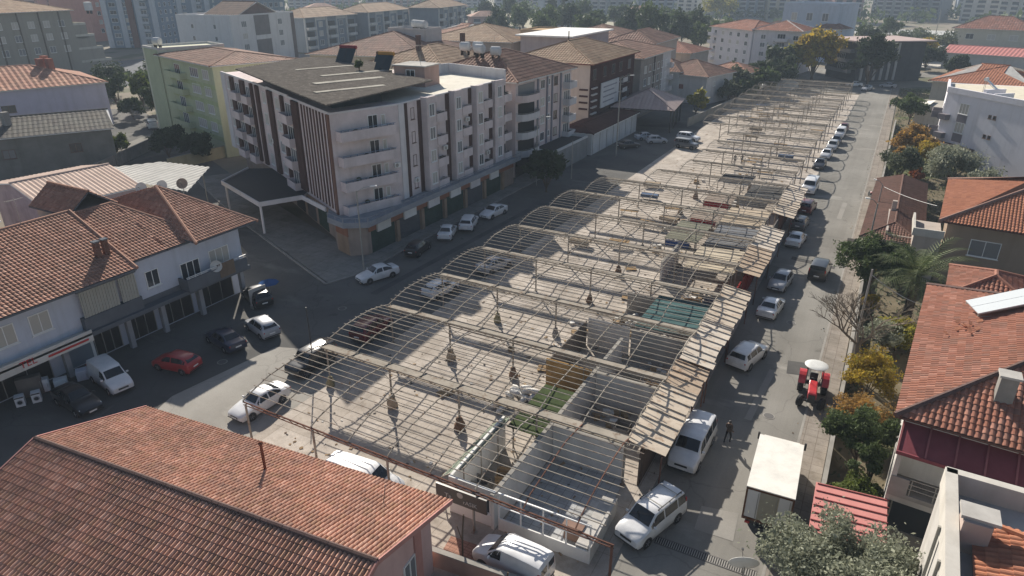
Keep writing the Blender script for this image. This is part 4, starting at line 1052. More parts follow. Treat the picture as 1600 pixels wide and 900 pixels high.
class Vol:
    """a block of a building: nearest corner F, local x to the right along the left-hand face, local y away along the right-hand face"""
    def __init__(s, t, org, F, rz, W_, D, h, z0=0):
        s.t = t; s.ox = F[0]-org[0]; s.oy = F[1]-org[1]; s.c = math.cos(rz); s.s = math.sin(rz)
        s.W = W_; s.D = D; s.h = h; s.z0 = z0; s.rz = rz
        s.left = Frame2(s.X(-W_, 0), s.X(0, 0)); s.right = Frame2(s.X(0, 0), s.X(0, D))
        s.far = Frame2(s.X(-W_, D), s.X(-W_, 0)); s.back = Frame2(s.X(0, D), s.X(-W_, D))
    def X(s, x, y): return (s.ox+x*s.c-y*s.s, s.oy+x*s.s+y*s.c)
    def P3(s, p): return (*s.X(p[0], p[1]), p[2])
    def E(s, e): return (e[0]*s.c-e[1]*s.s, e[0]*s.s+e[1]*s.c, 0)
    def walls(s, mat, parapet=None, pmat=None, ph=.9, name='wall'):
        mb = MB(); mb.prism([s.X(-s.W, 0), s.X(0, 0), s.X(0, s.D), s.X(-s.W, s.D)], s.z0, s.h)
        s.wall = mb.build(name, mat, s.t)
        if parapet:
            p = MB()
            for fr in (s.left, s.right, s.back, s.far): fr.box(p, 0, fr.L, -.22, .03, s.h, s.h+ph)
            p.build('parapet', pmat or mat, s.t)
        return s.wall
    def roof(s, mat, rise, over=.6, axis='x', gable=(False, False), inset=None, under=None, pu=.45, course=.7, h=.06, step=.03, capr=.16, nsub=2, capmat=None, dz=0):
        pl, caps = hip_planes(-s.W-over, over, -over, s.D+over, s.h+dz+.16, rise, axis, gable, inset)
        pl = [([s.P3(p) for p in pts], s.E(e)) for pts, e in pl]; caps = [(s.P3(a), s.P3(b)) for a, b in caps]
        r = roof_obj(s.t, pl, caps, mat, under or WHITEP, pu, course, h, step, capr, nsub, capmat)
        for i, g in enumerate(gable):              # gable walls
            if g and axis == 'x':
                x = (-s.W, 0)[i]; k = rise*s.D/(s.D+2*over)
                mb = MB(); a = [s.P3((x, 0, s.h)), s.P3((x, s.D, s.h)), s.P3((x, s.D/2, s.h+dz+k))]; d = Vector(s.E((1 if i == 0 else -1, 0)))*.15
                mb.add(a+[tuple(Vector(p)+d) for p in a], [(0, 1, 2), (5, 4, 3), (0, 3, 4, 1), (1, 4, 5, 2), (2, 5, 3, 0)]); mb.build('gable_wall', s.wall.data.materials[0], s.t)
            elif g:
                y = (0, s.D)[i]; k = rise*s.W/(s.W+2*over)
                mb = MB(); a = [s.P3((-s.W, y, s.h)), s.P3((0, y, s.h)), s.P3((-s.W/2, y, s.h+dz+k))]; d = Vector(s.E((0, 1 if i == 0 else -1)))*.15
                mb.add(a+[tuple(Vector(p)+d) for p in a], [(0, 1, 2), (5, 4, 3), (0, 3, 4, 1), (1, 4, 5, 2), (2, 5, 3, 0)]); mb.build('gable_wall', s.wall.data.materials[0], s.t)
        return r
    def flat(s, mat, name='roof', t=.06):
        mb = MB(); mb.prism([s.X(-s.W+.22, .22), s.X(-.22, .22), s.X(-.22, s.D-.22), s.X(-s.W+.22, s.D-.22)], s.h, s.h+t); return mb.build(name, mat, s.t)
    def strip(s, fr, t0, t1, z0, z1, mat, out=.05, name='facade_strip'):
        mb = MB(); fr.box(mb, t0, t1, -.02, out, z0, z1); return mb.build(name, mat, s.t)
    def grid(s, fr, n, zs, w=1.5, h=1.4, glasses=None, m=.08, mull=1, sub=False, fm=None, ts=None):
        ts = ts or [fr.L*(m+(1-2*m)*(i+.5)/n) for i in range(n)]
        rows(fr, s.t, ts, zs, w, h, fm, glasses or [GLASS, GLASS, GLASS2, GLASS3], mull, sub)
def bld(name, label, cat, F, rz, W_, D, h, mat, group=None, **k):
    t = thing(name, label, cat, (F[0], F[1], 0), 0, group)
    v = Vol(t, F, F, rz, W_, D, h); v.walls(mat, **k); return t, v

# ---------------------------------------------------------------- near house with the big tiled roof (bottom left)
t = thing('tiled_house', 'low pink house under a large old clay tile roof at the lower left', 'house', (-16.6, 21.2, 0), 0)
a = rad(5.5); O = Vector((-15.8, 22.5, 0))-Vector((-16.6, 21.2, 0))
ex = Vector((math.cos(a), math.sin(a), 0)); ey = Vector((-math.sin(a), math.cos(a), 0))
def NH(x, y, z): return tuple(O+ex*x+ey*y+Vector((0, 0, z)))
EZ, RZ, HW, LEN = 4.55, 6.65, 6.5, 21.4
mb = MB(); mb.prism([NH(-LEN+.9, -2*HW+.7, 0)[:2], NH(-.9, -2*HW+.7, 0)[:2], NH(-.9, -.7, 0)[:2], NH(-LEN+.9, -.7, 0)[:2]], 0, EZ-.05)
for x in (-.9, -LEN+1.1):
    q = [NH(x, -2*HW+.75, EZ-.06), NH(x, -.75, EZ-.06), NH(x, -HW, RZ-.28)]; q2 = [tuple(Vector(p)-ex*.2) for p in q]
    mb.add(q+q2, [(0, 1, 2), (5, 4, 3), (0, 3, 4, 1), (1, 4, 5, 2), (2, 5, 3, 0)])
PINKW = W('pink', (.52, .36, .335), .14); mb.build('wall', PINKW, t)
planes = [([NH(0, 0, EZ), NH(-LEN, 0, EZ), NH(-LEN, -HW, RZ), NH(0, -HW, RZ)], ex), ([NH(-LEN, -2*HW, EZ), NH(0, -2*HW, EZ), NH(0, -HW, RZ), NH(-LEN, -HW, RZ)], ex)]
roof = roof_obj(t, planes, [], T_NEAR, W('dusty_pink_fascia', (.45, .24, .21), .2), .235, .40, .115, .04, .15, 4)
mb = MB(); N = 52
for i in range(N):
    p = Vector(NH(-LEN*i/N, -HW, RZ+.05)); q = Vector(NH(-LEN*(i+1)/N-.0, -HW, RZ+.065+R.uniform(-.012, .012))); mb.tube(p, q, .15, 8, .135)
mb.build('ridge_cap', tiles('ridge_tiles_sooty', [(.13, .085, .075), (.16, .10, .085), (.11, .075, .07)], stain_amt=.3), roof)
for x, nm in ((.03, 'verge_board'), (-LEN-.03, 'verge_board')):
    mb = MB()
    for y0, y1, z0, z1 in ((0, -HW, EZ, RZ), (-HW, -2*HW, RZ, EZ)): mb.bar(NH(x, y0, z0+.03), NH(x, y1, z1+.03), .07, .26)
    mb.build(nm, W('dusty_pink_fascia', (.45, .24, .21), .2), t)
mb = MB(); mb.bar(NH(-LEN, .06, EZ-.02), NH(0, .06, EZ-.02), .12, .10); mb.build('gutter', RUST, t)
mb = MB(); mb.tube(NH(-9.6, -2.6, EZ+.7), NH(-9.6, -2.6, EZ+2.6), .075, 8); mb.lathe(NH(-9.6, -2.6, EZ+2.6), (0, 0, 1), [(0, .08), (.03, .15), (.12, .05)], 10); mb.build('stove_pipe', RUST, t)
mb = MB(); mb.tube(NH(-2.6, -2.2, EZ+.75), NH(-2.75, -1.7, EZ+1.5), .02, 5); mb.build('aerial', BLACKP, t)
fr = Frame2(NH(-.9, -2*HW+.7, 0)[:2], NH(-.9, -.7, 0)[:2])
for tt in (3.6, 7.6, 9.4):
    window(t, 1.1, 1.75, fr.at(tt, 1.2), fr.rz, FRAME, GLASS3, 1)
fr = Frame2(NH(-.9, -.7, 0)[:2], NH(-LEN+.9, -.7, 0)[:2])
rows(fr, t, [2.5, 6, 10, 14, 18], [1.2], 1.2, 1.4, None, [GLASS], 1, True)
mb = MB(); fr2 = Frame2(NH(-.9, -2*HW+.7, 0)[:2], NH(-.9, -.7, 0)[:2]); fr2.box(mb, 9.9, 10.5, 0, .1, .3, 4.4); mb.build('downpipe', W('dusty_pink_fascia', (.45, .24, .21), .2), t)

# ---------------------------------------------------------------- shop row on the left
t = thing('shop_row', 'two storey pale blue shop row with brown tiled roofs along the left street', 'shop row', (-53, 30, 0), 0)
LB_ = W('pale_blue', (.50, .53, .60), .1); GB = W('blue_grey_band', (.13, .14, .155), .2)
def L(x, y): return (x+53, y-30)
def LP(x, y, z): return (x+53, y-30, z)
mb = MB(); mb.prism([L(-53, 6), L(-53, 42), L(-71, 42), L(-71, 6)], 3.4, 7.4); mb.prism([L(-54.2, 6), L(-54.2, 42), L(-71, 42), L(-71, 6)], 0, 3.4)
mb.build('wall', LB_, t)
fr = Frame2(L(-53, 6), L(-53, 42)); fg = Frame2(L(-54.2, 6), L(-54.2, 42))
T = lambda y: y-6
# shop openings, pillars
for y0, y1 in ((8, 12.5), (13, 17.4), (18.2, 23.4), (27.0, 29.3), (29.9, 32.6), (33.1, 36.5), (37, 41.2)):
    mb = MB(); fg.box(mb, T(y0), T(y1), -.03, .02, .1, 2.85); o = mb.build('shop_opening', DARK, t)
    mb = MB(); n = 3
    for k in range(n+1): tt = T(y0)+(y1-y0-.06)*k/n; fg.box(mb, tt, tt+.06, .02, .07, .1, 2.85)
    fg.box(mb, T(y0), T(y1), .02, .07, 2.8, 2.88); mb.build('shop_frame', STEEL, o)
for y in (12.7, 17.7, 24.2, 29.6, 32.85, 36.8, 41.6):
    mb = MB(); fr.box(mb, T(y)-.2, T(y)+.2, -.45, -.05, 0, 3.4); mb.build('pillar', W('grey_pillar', (.32, .32, .33), .2), t)
mb = MB(); fg.box(mb, T(24.8), T(26.7), -.02, .06, .1, 2.6); d = mb.build('door', plain('steel_door', (.16, .2, .24), .4), t)
mb = MB(); fg.box(mb, T(24.6), T(24.8), -.02, .1, 0, 2.8); fg.box(mb, T(26.7), T(26.9), -.02, .1, 0, 2.8); fg.box(mb, T(24.6), T(26.9), -.02, .1, 2.6, 2.8); mb.build('door_frame', FRAME, t)
mb = MB(); fr.box(mb, T(20), T(42), 0, .9, 3.05, 3.4); fr.box(mb, T(28), T(42), .0, .06, 3.4, 3.9); mb.build('canopy_slab', GB, t)
sb = MB(); fr.box(sb, T(8), T(26.0), .0, 1.0, 3.25, 3.42); fr.box(sb, T(8), T(26.0), .92, 1.0, 2.75, 3.7); sg = sb.build('shop_sign', W('sign_cream', (.60, .58, .53), .1), t)
SIGNR = plain('sign_red', (.45, .03, .03), .45)
text('TEL', .75, (fr.at(T(21.1), 0, 1.02)[0], fr.at(T(21.1), 0)[1], 3.2), (pi/2, 0, pi/2), SIGNR, sg)
mb = MB(); fr.box(mb, T(22.5), T(25.6), 1.0, 1.03, 2.95, 3.12); mb.build('sign_line', SIGNR, sg)
# upper windows, roller blinds, balcony
for y in (20.6, 23.1): window(t, 1.5, 1.6, fr.at(T(y), 4.6), fr.rz, FRAME, GLASS2, 1)
for y in (10, 15): window(t, 1.5, 1.6, fr.at(T(y), 4.6), fr.rz, FRAME, GLASS, 1)

mb = MB(); fr.box(mb, T(25.9), T(30.9), .02, .55, 3.4, 4.5); fr.box(mb, T(25.9), T(30.9), .02, .5, 6.7, 7.3); mb.build('bay_parapet', GB, t)
BL = metalsheet('blind_fabric', (.42, .41, .36), .12, .8)
for y0, y1 in ((26.1, 29.2), (29.35, 30.8)):
    mb = MB(); n = int((y1-y0)/.12)
    for k in range(n): fr.box(mb, T(y0)+k*.12, T(y0)+k*.12+.09, .3, .42+.03*(k % 2), 4.5, 6.7)
    mb.build('roller_blind', BL, t)
window(t, 1.25, 1.5, fr.at(T(32.5), 4.7), fr.rz, FRAME, GLASS, 1)
mb = MB(); fr.box(mb, T(34.8), T(41.4), .0, 1.3, 3.4, 3.55); fr.box(mb, T(34.8), T(41.4), 1.2, 1.3, 3.55, 4.55); fr.box(mb, T(34.8), T(34.9), 0, 1.2, 3.55, 4.55)
bal = mb.build('balcony', GB, t)
mb = MB(); fr.box(mb, T(34.8), T(41.4), 1.22, 1.28, 4.75, 4.8); fr.box(mb, T(34.8), T(37), 1.22, 1.28, 4.63, 4.67); mb.build('rail', FRAME, bal)
mb = MB(); fr.box(mb, T(38.2), T(39.9), 1.31, 1.34, 3.5, 4.9); mb.build('hung_carpet', W('carpet_brown', (.20, .15, .11), .3), bal)
window(t, 2.0, 2.1, fr.at(T(36.2), 3.6), fr.rz, FRAME, GLASS, 2); window(t, 2.2, 1.6, fr.at(T(39.4), 4.3), fr.rz, FRAME, GLASS2, 2)
# roofs
pl = [([LP(-51.4, 4, 7.42), LP(-51.4, 30.4, 7.42), LP(-61, 31.4, 10.5), LP(-61, 4, 10.5)], (0, 1, 0)),
      ([LP(-71.5, 31.6, 7.2), LP(-71.5, 4, 7.2), LP(-61, 4, 10.5), LP(-61, 31.4, 10.5)], (0, 1, 0)),
      ([LP(-52.7, 30.6, 7.55), LP(-52.7, 34.3, 7.55), LP(-61, 35.2, 10.2), LP(-61, 31.5, 10.2)], (0, 1, 0))]
roof_obj(t, pl, [(LP(-61, 4, 10.5), LP(-61, 31.4, 10.5)), (LP(-51.4, 30.45, 7.45), LP(-61, 31.45, 10.55))], T_OLD, GB, .30, .42, .07, .05, .15, 4)
plB = [([LP(-69.5, 39.3, 7.5), LP(-61, 34.8, 10.2), LP(-52.7, 38.3, 7.55)], (1, -.06, 0))]
plB = [([LP(-52.7, 34.2, 7.55), LP(-52.7, 38.4, 7.55), LP(-61, 35.2, 10.2)], (0, 1, 0)), ([LP(-52.7, 38.4, 7.55), LP(-69.3, 38.4, 7.55), LP(-61, 35.2, 10.2)], (1, 0, 0))]
roof_obj(t, plB, [(LP(-61, 35.2, 10.2), LP(-52.6, 38.5, 7.5)), (LP(-61, 31.5, 10.2), LP(-61, 35.2, 10.2))], T_OLD, GB, .30, .42, .07, .05, .15, 4)
plC = [([LP(-51.4, 36.2, 7.75), LP(-51.4, 43.0, 7.75), LP(-60.6, 39.6, 10.75)], (0, 1, 0)), ([LP(-51.4, 43.0, 7.75), LP(-69.8, 43.0, 7.75), LP(-60.6, 39.6, 10.75)], (1, 0, 0)), ([LP(-69.8, 36.2, 7.75), LP(-51.4, 36.2, 7.75), LP(-60.6, 39.6, 10.75)], (1, 0, 0))]
roof_obj(t, plC, [(LP(-60.6, 39.6, 10.75), LP(-51.3, 43.1, 7.7)), (LP(-60.6, 39.6, 10.75), LP(-51.3, 36.1, 7.7))], T_OLD, GB, .30, .42, .07, .05, .15, 4)
# small tiled gable behind the ridge and pair of chimneys
pl = [([LP(-67.8, 31.6, 9.9), LP(-61.6, 31.6, 9.9), LP(-61.6, 33.8, 11.6), LP(-67.8, 33.8, 11.6)], (1, 0, 0)), ([LP(-61.6, 36.2, 9.9), LP(-67.8, 36.2, 9.9), LP(-67.8, 33.8, 11.6), LP(-61.6, 33.8, 11.6)], (1, 0, 0))]
r = roof_obj(t, pl, [(LP(-67.8, 33.8, 11.6), LP(-61.6, 33.8, 11.6))], T_OLD, GB, .3, .42, .07, .05, .14, 4, name='dormer_roof')
mb = MB(); mb.box(-67.4+53, -61.9+53, 2.0, 5.8, 7.5, 10.0); mb.build('dormer_wall', W('dormer_cream', (.4, .36, .32)), r)
for y in (29.2, 29.9):
    mb = MB(); mb.box(-54.35+53, -53.95+53, y-30-.2, y-30+.2, 8.0, 9.6); c = mb.build('chimney', W('chimney_brown', (.17, .10, .08)), t)
    mb = MB(); mb.box(-54.4+53, -53.9+53, y-30-.26, y-30+.26, 9.6, 9.7); mb.build('chimney_cap', GB, c)

# ---------------------------------------------------------------- annexes behind the shop row
t, v = bld('annex_house', 'plastered annex with a faded pink wall and a corrugated gable roof behind the shop row', 'house', (-77, 37.5), rad(-8), 15, 10, 6.6, W('mottled_pink', (.46, .36, .36), .3))
v.roof(tiles('corrugated_pinkish', [(.52, .40, .33), (.48, .36, .30), (.56, .43, .36)], stain_amt=.2), 1.4, .4, 'y', (True, True), pu=.5, course=9, h=.07, step=0)
t = thing('sheet_canopy', 'bright ribbed white sheet canopy on posts behind the tiled shop row', 'canopy', (-77, 51, 0), 0)
mb = MB(); tile_plane(mb, [(-13.5, -2.5, 6.3), (7.2, -1.6, 5.7), (1.6, 6.2, 6.3), (-6.5, 5.2, 6.5)], (1, 0, 0), .9, 20, .12, 0, 0, 4); mb.build('ribbed_sheet', S_WHITE, t)
for p in ((-9, -1.8), (5.8, -1.2), (1, 5.4), (-6, 4.6)):
    mb = MB(); mb.tube((*p, 0), (*p, 6.1), .07, 6); mb.build('post', STEEL, t)
t, v = bld('annex_house', 'small shed with a pale corrugated roof at the left edge beside the pink annex', 'house', (-79, 24), rad(-5), 12, 9, 6.2, W('violet_grey', (.30, .28, .33), .2))
v.roof(tiles('corrugated_pinkish', [(.52, .40, .33), (.48, .36, .30), (.56, .43, .36)], stain_amt=.2), 1.2, .4, 'y', (True, True), pu=.5, course=9, h=.07, step=0)

# ---------------------------------------------------------------- the big corner apartment block
t = thing('apartment_block', 'big pinkish grey corner apartment block with brown vertical stripes and a patched sheet roof', 'apartment block', (-53.6, 56.5, 0), 0)
AX = lambda x, y: (x+53.6, y-56.5)
AP = W('apartment_pinkish', (.66, .575, .56), .2); ABR = W('apartment_brown', (.105, .068, .06), .25); AWH = W('apartment_white', (.66, .63, .62), .1)
ORB = W('apartment_orange_band', (.30, .15, .10), .2)
poly = [(-93.5, 76), (-78.5, 69.3), (-53.6, 56.7), (-50.8, 65.2), (-50.3, 90.3), (-62, 93), (-88, 93)]
mb = MB(); mb.prism([AX(*p) for p in poly], 3.9, 15.4); mb.build('wall', AP, t)
gp = [(-92, 77), (-78.2, 70.4), (-56.5, 58.6), (-53.4, 55.6), (-50.7, 54.7), (-49.2, 56.0), (-48.9, 90.2), (-62, 92.5), (-88, 92.5)]
mb = MB(); mb.prism([AX(*p) for p in gp], 0, 3.9); mb.build('ground_floor', W('apartment_ground', (.32, .26, .22), .2), t)
fL = Frame2(AX(-78.5, 69.3), AX(-53.6, 56.7)); fL2 = Frame2(AX(-93.5, 76), AX(-78.5, 69.3)); fF = Frame2(AX(-53.6, 56.7), AX(-50.8, 65.2)); fR = Frame2(AX(-50.8, 65.2), AX(-50.3, 90.3))
FZ = [4.0, 6.85, 9.7, 12.55]
# parapet
mb = MB()
for fr in (fF, fR): fr.box(mb, 0, fr.L, -.2, .04, 15.4, 15.6)
fL.box(mb, 0, fL.L, -.2, .04, 15.4, 15.65); fL2.box(mb, 0, fL2.L, -.2, .04, 15.4, 15.65)
fb = Frame2(AX(-50.3, 90.3), AX(-62, 93)); fb.box(mb, 0, fb.L, -.2, .04, 15.4, 16.9)
fb2 = Frame2(AX(-62, 93), AX(-64, 86)); fb2.box(mb, 0, fb2.L, -.2, .04, 15.4, 16.9)
mb.build('parapet', AWH, t)
mb = MB(); mb.prism([AX(*p) for p in [(-66, 71), (-51.1, 66), (-50.6, 90), (-61.8, 92.5), (-63, 86), (-66, 84)]], 15.4, 15.46); mb.build('roof_terrace', plaster('terrace_white', (.66, .63, .55), .12), t)
# front rounded bay: wide balconies on each floor
for i, z in enumerate(FZ):
    mb = MB(); fF.box(mb, .5, 7.7, -.02, 1.25, z-.1, z+.06); fF.box(mb, .5, 7.7, 1.12, 1.25, z+.06, z+1.0); fF.box(mb, .5, .63, 0, 1.12, z+.06, z+1.0); fF.box(mb, 7.57, 7.7, 0, 1.12, z+.06, z+1.0)
    b = mb.build('balcony', AP, t)
    mb = MB(); fF.box(mb, .5, 7.7, 1.16, 1.22, z+1.18, z+1.23)
    for k in range(9): fF.box(mb, .6+k*.85, .64+k*.85, 1.16, 1.22, z+1.0, z+1.18)
    mb.build('rail', plain('rail_blue', (.12, .18, .26), .5), b)
    window(t, 1.3, 2.1, fF.at(5.4, z+.1), fF.rz, FRAME, GLASS, 1); window(t, .6, 1.2, fF.at(6.8, z+.9), fF.rz, FRAME, GLASS2, 0)
    for k in range(3):
        tt = R.uniform(1, 4.6); mb = MB(); fF.box(mb, tt, tt+.5, .3, .8, z+.06, z+.06+R.uniform(.5, 1.3)); mb.build('balcony_plant', W('pot_plant', (.06, .08, .05), .4), b, bevel=.1)
# right face: teeth, brown stripes, balconies
fz0 = 4.0
for (t0, t1, out, mat) in ((.0, 1.0, .12, AWH), (1.0, 1.7, .06, ABR), (1.7, 3.6, .04, AP), (3.6, 4.4, .06, ABR), (4.4, 7.6, .95, AP), (9.6, 10.4, .10, ABR), (10.4, 13.4, .95, AP), (15.0, 15.7, .10, ABR), (15.7, 18.8, .95, AP), (20.3, 21.1, .10, ABR), (21.1, 24.9, .6, AP)):
    if out > .5:
        mb = MB(); fR.box(mb, t0, t1-1.3, 0, out, fz0, 15.4); fR.box(mb, t0, t1-1.3, out-.2, out+.04, 15.4, 15.75); fR.box(mb, t0-.02, t0+.2, 0, out, 15.4, 15.75)
        mb.build('bay', mat, t)
        for z in FZ:
            window(t, 1.1, 1.5, fR.at((t0+t1-1.3)/2, z+.85, out), fR.rz, FRAME, R.choice([GLASS, GLASS2, GLASS3]), 1)
            mb = MB(); fR.box(mb, t1-1.3, t1+.9, 0, out+.1, z-.12, z+.04); fR.box(mb, t1-1.3, t1+.9, out, out+.1, z+.04, z+.95); fR.box(mb, t1+.8, t1+.9, 0, out, z+.04, z+.95); b = mb.build('balcony', AP, t)
            window(t, 1.0, 2.1, fR.at(t1-.5, z+.05), fR.rz, BROWNF, GLASS, 0)
            mb = MB(); fR.box(mb, t1-1.3, t1+.9, out+.02, out+.07, z+1.12, z+1.16); mb.build('rail', STEEL, b)
            if R.random() < .6:
                mb = MB(); tt = t1-1.1+R.random(); fR.box(mb, tt, tt+.7, .3, out-.1, z+.05, z+R.uniform(.9, 1.35)); mb.build('balcony_clutter', W('clutter', (.10, .09, .085), .4), b)
    else:
        mb = MB(); fR.box(mb, t0, t1, -.02, out, fz0, 15.45); mb.build('facade_strip', mat, t)
for z in FZ: window(t, .7, 1.4, fR.at(2.65, z+.8), fR.rz, BROWNF, R.choice([GLASS, GLASS2]), 0)
# left face: stripes of brown boards near the corner, white and brown bands, windows and loggias
for k in range(9):
    mb = MB(); fL.box(mb, 18.6+k*1.02, 18.6+k*1.02+.46, -.02, .07, 4.3, 15.3); mb.build('timber_stripe', ABR if k % 3 != 1 else W('timber_red', (.15, .095, .08), .3), t)
mb = MB(); fL.box(mb, fL.L-.5, fL.L-.02, -.02, .2, 4.0, 15.4); mb.build('facade_strip', W('copper_edge', (.22, .13, .10), .2), t)
for (t0, t1) in ((.0, 1.3), (5.6, 7.4), (11.2, 12.1), (15.6, 17.8)):
    mb = MB(); fL.box(mb, t0, t1, -.02, .3, 4.3, 15.4); mb.build('facade_strip', ABR, t)
for z in FZ:
    window(t, 1.5, 1.5, fL.at(3.4, z+.8), fL.rz, FRAME, R.choice([GLASS, GLASS2]), 1); window(t, 1.7, 1.5, fL.at(9.2, z+.8), fL.rz, FRAME, R.choice([GLASS2, GLASS3]), 2)
    balcony(fL, t, 12.2, 15.5, z, 1.0, .95, AP); balcony(fL2, t, 6.5, 9.6, z, 1.0, .95, AP); balcony(fL2, t, 11.5, 14.2, z, .9, .95, AP)
    window(t, 1.3, 1.4, fL2.at(3.4, z+.8), fL2.rz, FRAME, GLASS2, 1)
for t0, t1 in ((4.9, 6.4), (9.7, 11.4), (14.2, 15.0)):
    mb = MB(); fL2.box(mb, t0, t1, -.02, .3, 4.3, 15.4); mb.build('facade_strip', ABR, t)
mb = MB(); fL2.box(mb, 0, 2.0, -.02, .1, 3.9, 15.4); mb.build('facade_strip', AWH, t)
mb = MB(); fL.box(mb, 5.0, 14.0, -.1, .10, 15.65, 15.8); mb.build('parapet_cap', AWH, t)
# penthouse recess and the patched sheet roof
mb = MB(); mb.prism([AX(*p) for p in [(-78, 71), (-56, 60), (-54.2, 66.5), (-64, 72), (-66, 84), (-82, 84.5), (-80, 72)]], 15.4, 16.9); mb.build('attic_wall', W('attic_dark', (.07, .08, .085), .3), t)
def sheetz(x, y): return 16.95+.017*(-52.3-x)
sp = [(-49.2, 51.8), (-49.6, 70.8), (-70, 92), (-84, 90), (-79.2, 66.6)]
sp = [(-51.6, 54.3), (-52.6, 75.2), (-62.0, 78.0), (-67, 86), (-83.5, 85), (-81.4, 68.7)]
mb = MB(); base = [(p[0]+53.6, p[1]-56.5, sheetz(*p)) for p in sp]
e = Vector((-25, 12.6, 0)).normalized()
mb2 = MB(); tile_plane(mb, base, (0, 1, 0), .55, 30, .06, 0, 0, 2); slab_under(mb, base, .12)
sr = mb.build('sheet_roof', S_GREY, t)
PATCH = plaster('patched_white_sheet', (.42, .40, .35), .35)
for (x, y, ln, w) in ((-62, 64.0, 10, 1.1), (-57.5, 59.2, 9.5, .8), (-66, 69.5, 12, .9), (-73, 72, 9, .7)):
    mb = MB(); p = Vector((x+53.6, y-56.5, sheetz(x, y)+.085)); d = Vector((.30, .95, 0)).normalized()*ln; d.z = -.035*d.x*1
    mb.par(p, d, Vector((-.95, .3, .033))*w, (0, 0, .02)); mb.build('patch', PATCH, sr)
# terrace slab over the shops, orange band, sign boxes, shutters
tp = [(-56.5, 58.0), (-53.6, 54.6), (-50.6, 53.8), (-48.3, 55.4), (-48.0, 91), (-50.4, 91), (-50.8, 65.2), (-53.6, 56.6)]
mb = MB(); mb.prism([AX(*p) for p in tp], 3.72, 3.95); mb.build('terrace_slab', W('terrace_bluegrey', (.30, .31, .33), .2), t)
mb = MB()
for p, q in (((-53.6, 54.6), (-50.6, 53.8)), ((-50.6, 53.8), (-48.3, 55.4)), ((-48.3, 55.4), (-48.0, 91))):
    f = Frame2(AX(*p), AX(*q)); f.box(mb, 0, f.L, -.14, -.02, 3.95, 4.35); n = max(2, int(f.L/1.5))
    for k in range(n+1): f.box(mb, f.L*k/n-.03, f.L*k/n+.03, -.1, -.05, 4.35, 4.85)
    f.box(mb, 0, f.L, -.1, -.05, 4.82, 4.88)
mb.build('terrace_rail', W('terrace_bluegrey', (.30, .31, .33), .2), t)
f = Frame2(AX(-48.6, 56), AX(-48.3, 90.6)); fw = Frame2(AX(-49.2, 56.3), AX(-48.9, 90))
mb = MB(); fw.box(mb, 0, fw.L, 0, .1, 2.75, 3.7); fc = Frame2(AX(-53.3, 55.6), AX(-50.8, 54.75)); fc.box(mb, 0, fc.L, .0, .1, 2.4, 3.7); mb.build('fascia_band', ORB, t)
SHG = metalsheet('shutter_green', (.06, .09, .075), .3, .5); SHD = metalsheet('shutter_grey', (.12, .125, .13), .3, .5)
k = 0
for t0 in (.4, 5.4, 10.4, 15.4, 20.4, 25.6):
    w_ = 4.2; mb = MB(); fw.box(mb, t0, t0+w_, .0, .04, .15, 2.7)
    for q in range(10): fw.box(mb, t0+.05, t0+w_-.05, .04, .07, .2+q*.25, .40+q*.25)
    mb.build('shutter', (SHG, SHD, SHG, SHG, SHD, SHG)[k], t)
    mb = MB(); fw.box(mb, t0+.9, t0+3.3, .1, .32, 2.45, 3.68); mb.build('sign_box', (AWH, WHITEP)[k % 2] if k else W('sign_cream', (.60, .58, .53), .1), t)
    mb = MB(); fw.box(mb, t0+w_+.1, t0+w_+.65, .0, .35, 0, 2.75); mb.build('pillar', W('pillar_tan', (.30, .22, .16), .2), t); k += 1
mb = MB(); fc.box(mb, .1, fc.L-.1, 0, .05, .1, 2.4); mb.build('corner_panel', W('pillar_tan', (.30, .22, .16), .2), t)
fg = Frame2(AX(-78.2, 70.4), AX(-56.5, 58.6))
for t0, w_, mm in ((14.5, 3.4, SHD), (19, 3.6, SHG), (9.5, 3.8, DARK)):
    mb = MB(); fg.box(mb, t0, t0+w_, -.02, .05, .15, 2.8); mb.build('shutter', mm, t)
# black roofed porch on the left side
mb = MB(); mb.prism([AX(*p) for p in [(-79.5, 66.6), (-77, 59.8), (-65, 55.2), (-62.6, 59.9), (-64, 62.8), (-76, 68.8)]], 3.75, 4.0, 0, 1); pc = mb.build('porch_roof', [AWH, plain('bitumen', (.018, .018, .018), .85)], t)
mb = MB()
pts = [(-79.5, 66.6), (-77, 59.8), (-65, 55.2), (-62.6, 59.9), (-56.6, 57.6)]
for p, q in zip(pts[:-1], pts[1:]): mb.bar((*AX(*p), 3.95), (*AX(*q), 3.95), .16, .55)
mb.build('porch_fascia', AWH, pc)
for p in ((-65.2, 55.5), (-76.8, 60.2)):
    mb = MB(); mb.tube((*AX(*p), 0), (*AX(*p), 3.75), .16, 10); mb.build('porch_column', AWH, t)

